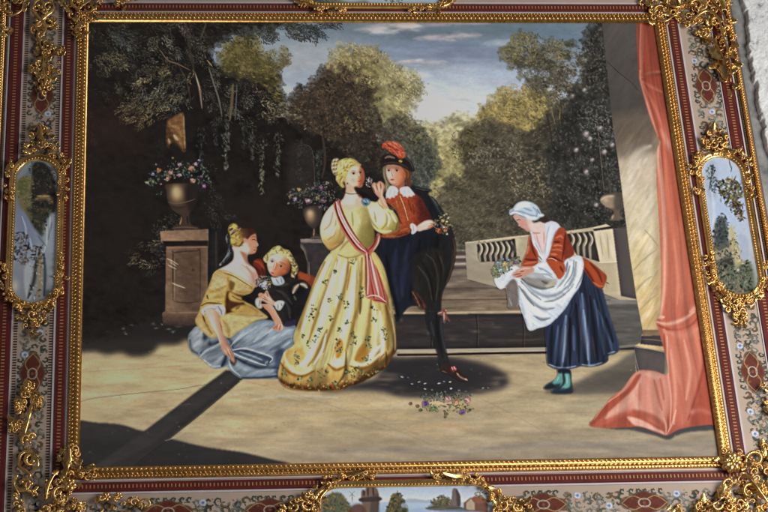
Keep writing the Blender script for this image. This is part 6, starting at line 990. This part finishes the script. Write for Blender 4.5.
g.rosette(45, 86, 5, .01); g.leaf(50, 55, -.2, 11, 2.4); g.leaf(40, 70, 3.0, 9, 2.6); g.leaf(48, 70, .1, 10, 2.6); g.done('scroll_garland', FRAME)
g = chain(7, [(28, 460, 9, 3.2, 1, 1.3), (31, 462, 8, -.4, -1, 1.4), (24, 484, 8.6, 2.8, -1, 1.3), (30, 486, 7.6, .2, 1, 1.2), (26, 440, 5, 2, 1, 1.2), (31, 438, 4.5, 0, -1, 1.1), (28, 388, 4.5, 1, 1, 1.2)], [("30,392 32,404 30,414 27,426 25,436 31,444", 1.5), ("27,448 34,456 38,466 30,474", 1.5), ("20,456 20,468 30,476 24,484", 1.3), ("17,476 14,486 20,496", 1.2)], ["23,384 35,384 34,396 24,396", "16,400 24,402 24,412 17,410", "34,398 42,400 40,408 33,408", "10,422 20,422 20,432 11,430", "14,496 40,494 38,522 8,522"], 10)
g.rosette(28, 388, 5, .01); g.rosette(18, 406, 4, .008); g.rosette(38, 403, 4, .008); g.rosette(15, 427, 4, .008); g.leaf(26, 424, 2.6, 9, 2); g.done('scroll_garland', FRAME)
g = Gilt(80); g.fill("88,500 100,496 104,488 112,496 122,500 140,498 150,520 86,520", 30, (3, 5)); g.rosette(106, 498, 5, .01); g.rosette(118, 497, 4.4, .01); g.scroll(146, 506, 6.5, 3, 1, 1.3, .009); g.scroll(134, 504, 5, 0, -1, 1.2, .009); g.done('scroll_ornament', FRAME)
g = Gilt(90); g.fill("666,518 670,506 680,502 690,506 704,502 712,520", 24, (3, 5)); g.done('scroll_ornament', FRAME)
g = Gilt(100); g.fill("757,466 768,462 776,470 776,500 764,496", 12, (3, 5)); g.done('scroll_ornament', FRAME)
g = Gilt(101); g.fill("762,388 768,378 776,380 776,412 766,410", 14, (3, 5)); g.done('scroll_ornament', FRAME)
g = Gilt(17); g.fill("112,-4 134,-4 132,5 122,7 116,5", 14, (2.6, 4.4)); g.done('scroll_ornament', FRAME)

# ---------------- oval medallions with landscapes painted on porcelain
def stadium(cu, cv, a, b, horiz, d, n=20):
    """outline points (u, v) of a stadium with half length a, half width b, grown by d"""
    r = b+d; out = []
    for i in range(n+1): t = -math.pi/2+math.pi*i/n; out.append((a-b+r*math.cos(t), r*math.sin(t)))
    for i in range(n+1): t = math.pi/2+math.pi*i/n; out.append((-(a-b)+r*math.cos(t), r*math.sin(t)))
    return [(cu+x, cv+y) if horiz else (cu-y, cv+x) for x, y in out]
def medallion(cu, cv, a, b, horiz, paint, label):
    G = Geo(); prof = [(-.002, .001), (-.001, .0055), (.0015, .0075), (.004, .0065), (.0055, .0075), (.0095, .0095), (.0125, .0075), (.014, .0005)]
    rings = [stadium(cu, cv, a, b, horiz, d) for d, _ in prof]; N = len(rings[0]); V, F = [], []
    for q, (d, n) in zip(rings, prof): V += [w3(x, y, n) for x, y in q]
    for i in range(len(prof)-1):
        for j in range(N): F.append((i*N+j, i*N+(j+1) % N, (i+1)*N+(j+1) % N, (i+1)*N+j))
    G.put(V, F, 0)
    mid = np.array(stadium(cu, cv, a, b, horiz, .0025, 60)); L = np.concatenate([[0], np.cumsum(np.hypot(*np.diff(np.concatenate([mid, mid[:1]]), axis=0).T))])
    for q in np.arange(0, L[-1], .0062):
        x = np.interp(q, L, np.append(mid[:, 0], mid[0, 0])); y = np.interp(q, L, np.append(mid[:, 1], mid[0, 1])); G.put(*bead(w3(x, y, .0065), ((.0024, 0, 0), (0, 0, .0024), (0, -.003, 0)), 7, 3))
    m = G.done('medallion', [GOLD], FRAME, True, label)
    q = np.array(stadium(cu, cv, a, b, horiz, .0006))
    p = np.array([RM @ np.array([x, y, .0038]) + (-RM @ CAM) for x, y in q]); p = np.stack([p[:, 0]/p[:, 2]*FPX+CX, p[:, 1]/p[:, 2]*FPX+CY], -1)
    L = Lay(p[:, 0].min()-1, p[:, 1].min()-1, p[:, 0].max()+1, p[:, 1].max()+1, (160, 172, 190), 2.2)
    L.shape(p, True); paint(L); d = L.rgb-blur(L.rgb, 4); L.rgb = np.clip(L.rgb+.4*d, 6, 246); L.N(.04, 1.5, 1.5, 0, 5)
    sheet_mesh(L, 'porcelain_landscape', m, .0038, lambda x, y, n: plane(x, y, n), PORC); return m
LF = [(58, 62, 52), (40, 46, 42), (84, 84, 60), (100, 92, 60)]
def bits(L, reg, n, cols, seed, size=(.7, 1.7)): L.D(reg, n, size, cols, (0, 6.3), .5, (.5, .95), False, seed)
def paint_left(L):
    L.G((0, 162), (0, 300), [(0, (96, 108, 122)), (.3, (110, 122, 140)), (.5, (128, 140, 166)), (.75, (142, 152, 172)), (1, (120, 128, 140))])
    L.P("16,186 28,170 34,160 40,165 52,176 56,190 56,168 44,160 26,164 18,176", (126, 134, 144), .8, 2); L.P("32,168 36,162 46,164 54,178 55,186 48,180 40,182 33,180", (34, 32, 30), .95, 2)
    L.P("17,182 26,176 33,180 34,210 28,214 20,206", (110, 104, 72), .9, 3); L.P("17,184 24,178 28,190 20,196", (84, 92, 56), .8, 2)
    L.P("33,180 54,184 55,212 44,208 33,214", (38, 36, 34), .95, 1.6); L.K("36,199 46,197 52,202", 5, (140, 116, 82), .8, 1.1); L.K("37,196 50,196", 2, (170, 150, 116), .7); L.P("26,208 40,210 46,206 50,212 44,236 36,230 30,222", (46, 46, 36), .9, 2.4); L.P("22,206 30,212 36,222 30,218", (112, 104, 66), .7, 2)
    L.P("18,212 30,220 34,246 18,250", (118, 130, 158), .8, 4); L.P("44,224 55,216 54,252 44,248", (150, 164, 178), .8, 3); L.K("47,226 47,240 44,252", 2, (190, 200, 206), .7, 1.1)
    for k in range(3): L.D("14,236 26,232 30,248 36,244 44,250 42,266 30,268 14,262", 60, (1, 2.2), [(44, 42, 36), (70, 62, 44), (110, 84, 48), (30, 32, 30)], seed=60+k)
    L.P("14,262 28,266 34,300 14,294", (120, 130, 146), .6, 4); L.P("24,270 30,262 34,280 30,300 25,292", (176, 184, 196), .7, 2); L.K("36,262 34,280 28,298", 4, (46, 46, 44), .85, 1.2); L.K("40,258 40,280 38,298", 4, (146, 122, 78), .7, 1.2); L.K("44,254 45,276 44,296", 3, (54, 60, 64), .8, 1.1); L.K("50,256 52,280 48,296", 4, (152, 160, 164), .7, 1.2); L.B(15, 286, 4, (178, 178, 176), .9, 6)
    bits(L, "30,164 48,166 56,180 50,190 34,182", 90, [(30, 30, 28), (70, 66, 56), (50, 52, 46)], 111); bits(L, "16,182 32,178 34,212 22,206", 90, [(100, 100, 64), (74, 82, 54), (130, 122, 84)], 112)
    bits(L, "34,182 54,186 54,210 36,212", 60, [(60, 56, 50), (28, 28, 28), (96, 84, 66)], 113); bits(L, "28,208 48,208 44,234 34,226", 90, [(60, 58, 44), (34, 36, 30), (90, 82, 54)], 114); bits(L, "34,246 44,250 40,296 28,292", 60, [(60, 60, 54), (120, 104, 70), (160, 166, 166)], 115)
    L.rgb *= np.array([.84, .82, .78], np.float32); KK(L, (176, 182, 186), 1.4, .5, "22,216 26,230 24,244", "50,216 50,236", "30,238 32,250"); KK(L, (70, 76, 84), 1.6, .6, "52,222 48,240", "20,252 24,262", "38,236 46,246")
def paint_right(L):
    L.G((704, 160), (748, 290), [(0, (184, 196, 214)), (.4, (176, 192, 220)), (.7, (190, 196, 206)), (1, (150, 152, 140))])
    L.P("706,166 716,162 718,190 712,200 706,190", (160, 172, 190), .8, 3)
    for s in range(2): L.D("706,170 714,166 718,186 712,192", 40, (.8, 1.8), [(50, 58, 60), (90, 98, 96)], seed=70+s); L.D("718,184 732,178 742,190 736,204 724,200", 110, (1, 2.2), [(40, 44, 38), (110, 96, 56), (70, 74, 52), (150, 128, 84)], seed=72+s); L.D("732,200 742,204 744,222 736,216", 60, (1, 2), [(54, 44, 36), (130, 104, 70), (36, 38, 34)], seed=74+s)
    KK(L, (60, 54, 44), 1.1, .8, "713,166 711,180 709,190", "730,188 736,176", "728,192 718,190", "730,194 726,206"); L.K("729,160 731,168", 1.4, (70, 82, 96), .7); L.K("732,166 731,172", 1, (50, 62, 70), .8); L.K("712,192 714,210 713,226", 3, (206, 212, 222), .7, 1.1)
    L.P("714,236 716,222 721,216 726,222 728,240 724,252 715,250", (60, 64, 64), .9, 2.4); bits(L, "713,240 716,220 722,213 728,222 728,246 718,252", 150, [(40, 44, 46), (72, 78, 74), (58, 62, 56), (96, 100, 96)], 121); L.P("713,248 724,244 732,240 736,252 734,266 714,268", (92, 92, 84), .9, 1.8); L.P("716,254 730,246 732,250 718,260", (160, 150, 128), .9, 1.2); L.P("720,262 732,258 732,266 720,272", (52, 48, 44), .8, 1.4); L.P("729,232 732,226 738,246 742,262 734,262", (188, 176, 130), .9, 1.4); L.P("738,236 748,240 748,268 742,266", (168, 178, 198), .8, 2)
    L.P("714,266 730,268 750,262 752,296 718,296", (92, 100, 84), .9, 2.4)
    for s in range(2): L.D("714,264 736,266 750,262 750,290 734,294 720,286", 180, (1, 2.2), [(50, 62, 48), (84, 96, 70), (36, 42, 40), (130, 130, 110), (150, 120, 96)], seed=80+s)
    L.K("734,270 740,264 746,262", 2.4, (170, 160, 110), .7, 1.1); L.B(738, 270, 1.3, (214, 214, 210), .8)
    bits(L, "714,246 736,240 738,264 716,270", 90, [(60, 58, 52), (150, 140, 116), (44, 42, 40), (112, 110, 98)], 122); bits(L, "732,224 742,250 746,264 734,262", 60, [(200, 188, 140), (150, 140, 100), (170, 172, 160)], 123); bits(L, "716,184 736,180 744,216 724,206", 90, [(40, 42, 36), (120, 104, 64), (80, 80, 56)], 124)
def paint_bottom(L):
    L.G((0, 488), (0, 512), [(0, (150, 170, 200)), (.4, (186, 200, 218)), (.55, (204, 208, 206)), (.62, (150, 172, 198)), (1, (128, 154, 190))])
    L.G((324, 0), (487, 0), [(0, (176, 176, 170)), (.2, (196, 196, 190)), (.6, (206, 208, 210)), (1, (206, 190, 170))], .3)
    L.P("400,500.5 412,498.6 424,500 440,499.6 440,503 400,503", (150, 160, 172), .8, 1)
    L.P("322,512 322,500 330,494 340,493 347,501 352,510 352,524 322,524", (78, 80, 58), .9, 2); L.P("386,512 392,498 397,493 403,500 408,511 402,524 382,524", (74, 68, 46), .9, 2); L.P("430,507 436,501 446,498 453,502 454,508", (84, 80, 60), .9, 1.4)
    for s in range(2): L.D("322,500 330,494 340,492 346,500 352,512 352,524 322,524", 120, (1, 2.2), [(84, 84, 60), (112, 104, 70), (60, 66, 54), (140, 104, 66)], seed=90+s); L.D("386,512 392,496 398,492 404,500 408,512 400,524 380,524", 120, (1, 2.2), [(72, 66, 44), (120, 96, 54), (90, 92, 66), (48, 50, 42)], seed=92+s); L.D("430,504 440,496 450,498 454,504 430,508", 60, (.8, 1.8), [(90, 84, 60), (120, 110, 80), (64, 70, 60)], seed=94+s)
    L.P("361,497 362,490 365,491 366,488 370,486.6 376,488 378,491 379,497 378,512 376,524 362,524 362,505", (108, 90, 78), 1, 1); L.P("372,497 379,497 378,524 370,524", (70, 60, 56), .7, 2); L.P("360.6,498 379.6,497 380,501 361,502", (60, 52, 50), .9, .8); L.K("363,504 364,516", 2, (150, 124, 100), .7, 1.1); KK(L, (44, 40, 42), 1.2, .9, "364,490 364,496", "368,488 368,496", "373,488 373.6,496"); L.P("350,508 360,504 366,510 366,524 346,524", (90, 62, 52), .9, 1.4); L.K("352,494 352.4,502", 1.2, (110, 112, 116), .7); L.K("349,491 355,497", .8, (120, 124, 130), .7); L.K("355,491 349,497", .8, (120, 124, 130), .7)
    L.P("452,494 453,489 456,488.6 458,492 460,496 460,506 452,506", (110, 100, 94), 1, .8); L.P("456,489 460,496 460,506 457,506", (70, 64, 64), .8, 1); L.P("464,503 470,498 480,497 488,504 488,513 464,511", (110, 76, 62), .95, .9, True); L.P("466,503 471,498.4 475,503 475,510 466,510", (176, 160, 140), .9, .8, True); L.P("472,498 480,496 488,502 476,503.4", (134, 88, 70), .9, .8); L.D("474,494 486,490 490,502 480,500", 40, (.8, 1.8), [(140, 112, 70), (96, 90, 60)], seed=97)
    L.P("428,507 452,505.6 466,509 466,512 430,510", (92, 88, 76), .9, 1); KK(L, (60, 66, 76), 1, .8, "431,500 431.6,507", "428,507.6 440,507", "446,508.6 462,508"); L.P("404,503 430,503 430,507 404,508", (168, 188, 210), .6, 1); L.P("440,511 470,511 488,514 488,524 430,524", (120, 140, 170), .7, 2)
def paint_top(L):
    L.G((0, -30), (0, 5), [(0, (150, 170, 190)), (.7, (150, 168, 180)), (1, (140, 150, 160))]); L.P("290,-10 312,-8 326,0 340,2 340,8 290,8", (60, 64, 56), .9, 3); L.P("330,-4 350,2 366,0 366,8 330,8", (92, 92, 80), .8, 3); L.D("300,-4 330,-2 340,4 300,6", 60, (1, 2), LF, seed=99); L.D("386,-4 404,-4 400,4 388,4", 26, (1, 2), LF, seed=98)
def mid(x, y): q = plane(x, y); return float(q[0]), float(q[1])
ul = mid(35.6, 231); ur = mid(729.3, 225.6); vb = mid(405, 487.4); vt = mid(378, 4.8)
ml = medallion(ul[0], ul[1], .163, .0415, False, paint_left, 'tall left medallion with a dark ruin over pale water')
mr = medallion(ur[0], ur[1], .163, .0415, False, paint_right, 'tall right medallion with a palm, tower and cottages')
mb = medallion(vb[0], vb[1]-.0415, .163, .0415, True, paint_bottom, 'wide lower medallion with a round castle tower beside a lake')
mt = medallion(vt[0], vt[1]+.0415, .163, .0415, True, paint_top, 'wide upper medallion cut off by the edge of the photo')
g = Gilt(21); g.fill("32,128 46,128 54,142 58,154 50,158 38,152 26,156 20,158 24,146", 34, (2.8, 4.8)); g.scroll(40, 146, 6, 4.7, 1, 1.2, .011); g.scroll(46, 146, 5, 4.7, -1, 1.2, .011); g.leaf(40, 140, -1.57, 12, 3.4, .01); g.leaf(34, 150, 2.8, 12, 3, .009); g.leaf(48, 152, .3, 12, 3, .009); g.done('crest', ml)
g = Gilt(220); g.fill("56,160 66,156 70,176 66,206 60,206 59,180", 22, (2.6, 4.4)); g.done('leaf_ornament', ml)
g = Gilt(221); g.fill("5,168 12,160 14,176 12,200 4,206", 18, (2.6, 4.4)); g.done('leaf_ornament', ml)
g = Gilt(222); g.fill("58,264 66,258 66,286 58,302 48,308 52,296", 24, (2.6, 4.4)); g.done('leaf_ornament', ml)
g = Gilt(223); g.fill("-2,264 6,268 10,292 22,304 10,306 0,292", 22, (2.6, 4.4)); g.done('leaf_ornament', ml)
g = Gilt(224); g.fill("14,300 30,306 48,302 48,316 36,334 28,336 20,322 16,312", 44, (2.8, 4.8)); g.leaf(30, 334, .2, 13, 2.2, .008); g.scroll(32, 316, 5, 1, 1, 1.2, .01); g.done('leaf_ornament', ml)
g = Gilt(23); g.fill("708,126 718,126 728,142 738,152 726,156 716,154 704,160 698,158 702,144", 36, (3, 5)); g.scroll(712, 146, 6, 4.7, 1, 1.3, .011); g.scroll(720, 148, 5.4, 4.7, -1, 1.3, .011); g.leaf(712, 138, -1.5, 13, 3.6, .01); g.leaf(702, 152, 2.4, 12, 3, .009); g.leaf(724, 150, .4, 12, 3, .009); g.done('crest', mr)
g = Gilt(240); g.fill("690,164 698,158 702,170 700,196 694,194", 20, (2.8, 4.6)); g.done('leaf_ornament', mr)
g = Gilt(241); g.fill("738,156 746,154 752,176 752,198 746,196 744,176", 22, (2.8, 4.6)); g.done('leaf_ornament', mr)
g = Gilt(242); g.fill("704,258 712,254 718,280 732,294 720,298 708,284", 26, (2.8, 4.6)); g.done('leaf_ornament', mr)
g = Gilt(243); g.fill("762,256 768,260 776,266 772,290 756,302 752,292 760,284", 24, (2.8, 4.6)); g.done('leaf_ornament', mr)
g = Gilt(244); g.fill("724,298 740,300 756,292 758,302 748,318 740,328 736,322 726,310", 40, (3, 5)); g.scroll(740, 308, 6, 1, 1, 1.3, .01); g.leaf(742, 320, 1.4, 9, 2.6, .01); g.done('leaf_ornament', mr)
g = Gilt(250); g.fill("318,484 330,476 344,474 360,472 372,473 376,477 352,481 336,483 326,490", 34, (2.6, 4.4)); g.leaf(344, 476, -.1, 22, 2.8, .01); g.done('crest', mb)
g = Gilt(251); g.fill("280,508 292,502 306,496 316,488 322,494 318,506 312,522 280,522", 58, (3, 5.2)); g.scroll(306, 506, 7, 0, 1, 1.5, .012); g.scroll(294, 508, 5.4, 3, -1, 1.3, .01); g.tube("320,512 320,500 328,490", 1.3, 1, .011); g.done('crest', mb)
g = Gilt(260); g.fill("432,476 448,474 462,473 480,476 490,484 488,492 476,484 456,481 440,481", 36, (2.6, 4.4)); g.leaf(466, 477, 3.1, 24, 2.8, .01); g.done('leaf_ornament', mb)
g = Gilt(261); g.fill("490,488 502,492 518,498 530,506 532,522 494,522 492,506", 62, (3, 5.2)); g.scroll(502, 506, 7, 3, -1, 1.5, .012); g.scroll(516, 508, 5.6, 0, 1, 1.3, .01); g.leaf(524, 506, -.8, 10, 3, .01); g.done('leaf_ornament', mb)
g = Gilt(270); g.fill("296,-6 306,-4 312,4 320,8 336,9 346,8 344,12 326,13 312,11 300,4", 30, (2.6, 4.4)); g.done('leaf_ornament', mt)
g = Gilt(271); g.fill("408,11 416,8 430,6 440,2 446,-6 456,-6 450,4 440,10 424,12", 32, (2.6, 4.4)); g.done('leaf_ornament', mt)

# ---------------- rough wall behind the frame
def wall_mat(name, c0, c1, c2, sc, bump):
    m, nt, b = new_mat(name); tx = nt.nodes.new('ShaderNodeTexCoord')
    n = nd(nt, 'ShaderNodeTexNoise', Scale=sc, Detail=8.0, Roughness=.68); v = nd(nt, 'ShaderNodeTexNoise', Scale=sc*5, Detail=4.0)
    nt.links.new(tx.outputs['Object'], n.inputs['Vector']); nt.links.new(tx.outputs['Object'], v.inputs['Vector'])
    ad = nd(nt, 'ShaderNodeMath'); ad.operation = 'MULTIPLY_ADD'; ad.inputs[1].default_value = .35; nt.links.new(v.outputs['Fac'], ad.inputs[0]); nt.links.new(n.outputs['Fac'], ad.inputs[2])
    cr = nt.nodes.new('ShaderNodeValToRGB'); e = cr.color_ramp.elements; e[0].position = .42; e[0].color = (*c0, 1); e[1].position = .85; e[1].color = (*c2, 1); k = e.new(.60); k.color = (*c1, 1)
    nt.links.new(ad.outputs[0], cr.inputs['Fac']); nt.links.new(cr.outputs['Color'], b.inputs['Base Color']); b.inputs['Roughness'].default_value = .85; b.inputs['Specular IOR Level'].default_value = .15
    bp = nd(nt, 'ShaderNodeBump', Strength=bump, Distance=.006); nt.links.new(ad.outputs[0], bp.inputs['Height']); nt.links.new(bp.outputs['Normal'], b.inputs['Normal']); return m
V, F = [], []
V = [w3(-2.5, -3.4, -.032), w3(3.8, -3.4, -.032), w3(3.8, 2.5, -.032), w3(-2.5, 2.5, -.032)]
V += [(p[0], p[1]+.2, p[2]) for p in V]
o = mesh('cement_wall', V, [(0, 1, 2, 3), (4, 7, 6, 5), (0, 4, 5, 1), (1, 5, 6, 2), (2, 6, 7, 3), (3, 7, 4, 0)], wall_mat('grey_cement', (.13, .13, .13), (.25, .25, .245), (.38, .375, .37), 14, .6)); o['kind'] = 'structure'; o['label'] = 'grey cement wall behind the frame'; o['category'] = 'wall'
L = Lay(735, -60, 900, 330, S=1.3)
f = np.interp(L.Y, [-60, 0, 20, 40, 70, 85, 105, 128, 150, 200, 330], [738, 741, 745, 748, 751, 756, 757, 764, 768, 778, 800]) + vnoise(L.X, L.Y, 9, oct=4, seed=2)*9
t = np.clip((L.X-f)/2.2, 0, 1); hgt = .016*t*(2-t)+.004*vnoise(L.X, L.Y, 7, oct=4, seed=6)*t+.0012*vnoise(L.X, L.Y, 2, oct=2, seed=7)*t
u, v = plane(L.X, L.Y, -.02)
V = np.stack([u, .034-hgt, v+Z0], -1).reshape(-1, 3); idx = np.arange(L.nx*L.ny).reshape(L.ny, L.nx); q = (t[:-1, :-1] > 0) | (t[1:, 1:] > 0)
F = np.stack([idx[:-1, :-1], idx[1:, :-1], idx[1:, 1:], idx[:-1, 1:]], -1)[q]
o = mesh('whitewashed_plaster', V, F, wall_mat('white_plaster', (.10, .10, .105), (.70, .70, .70), (.86, .86, .86), 34, .7), None, None, None, True); o['kind'] = 'structure'; o['label'] = 'rough whitewashed plaster patch on the cement wall right of the frame'; o['category'] = 'wall'
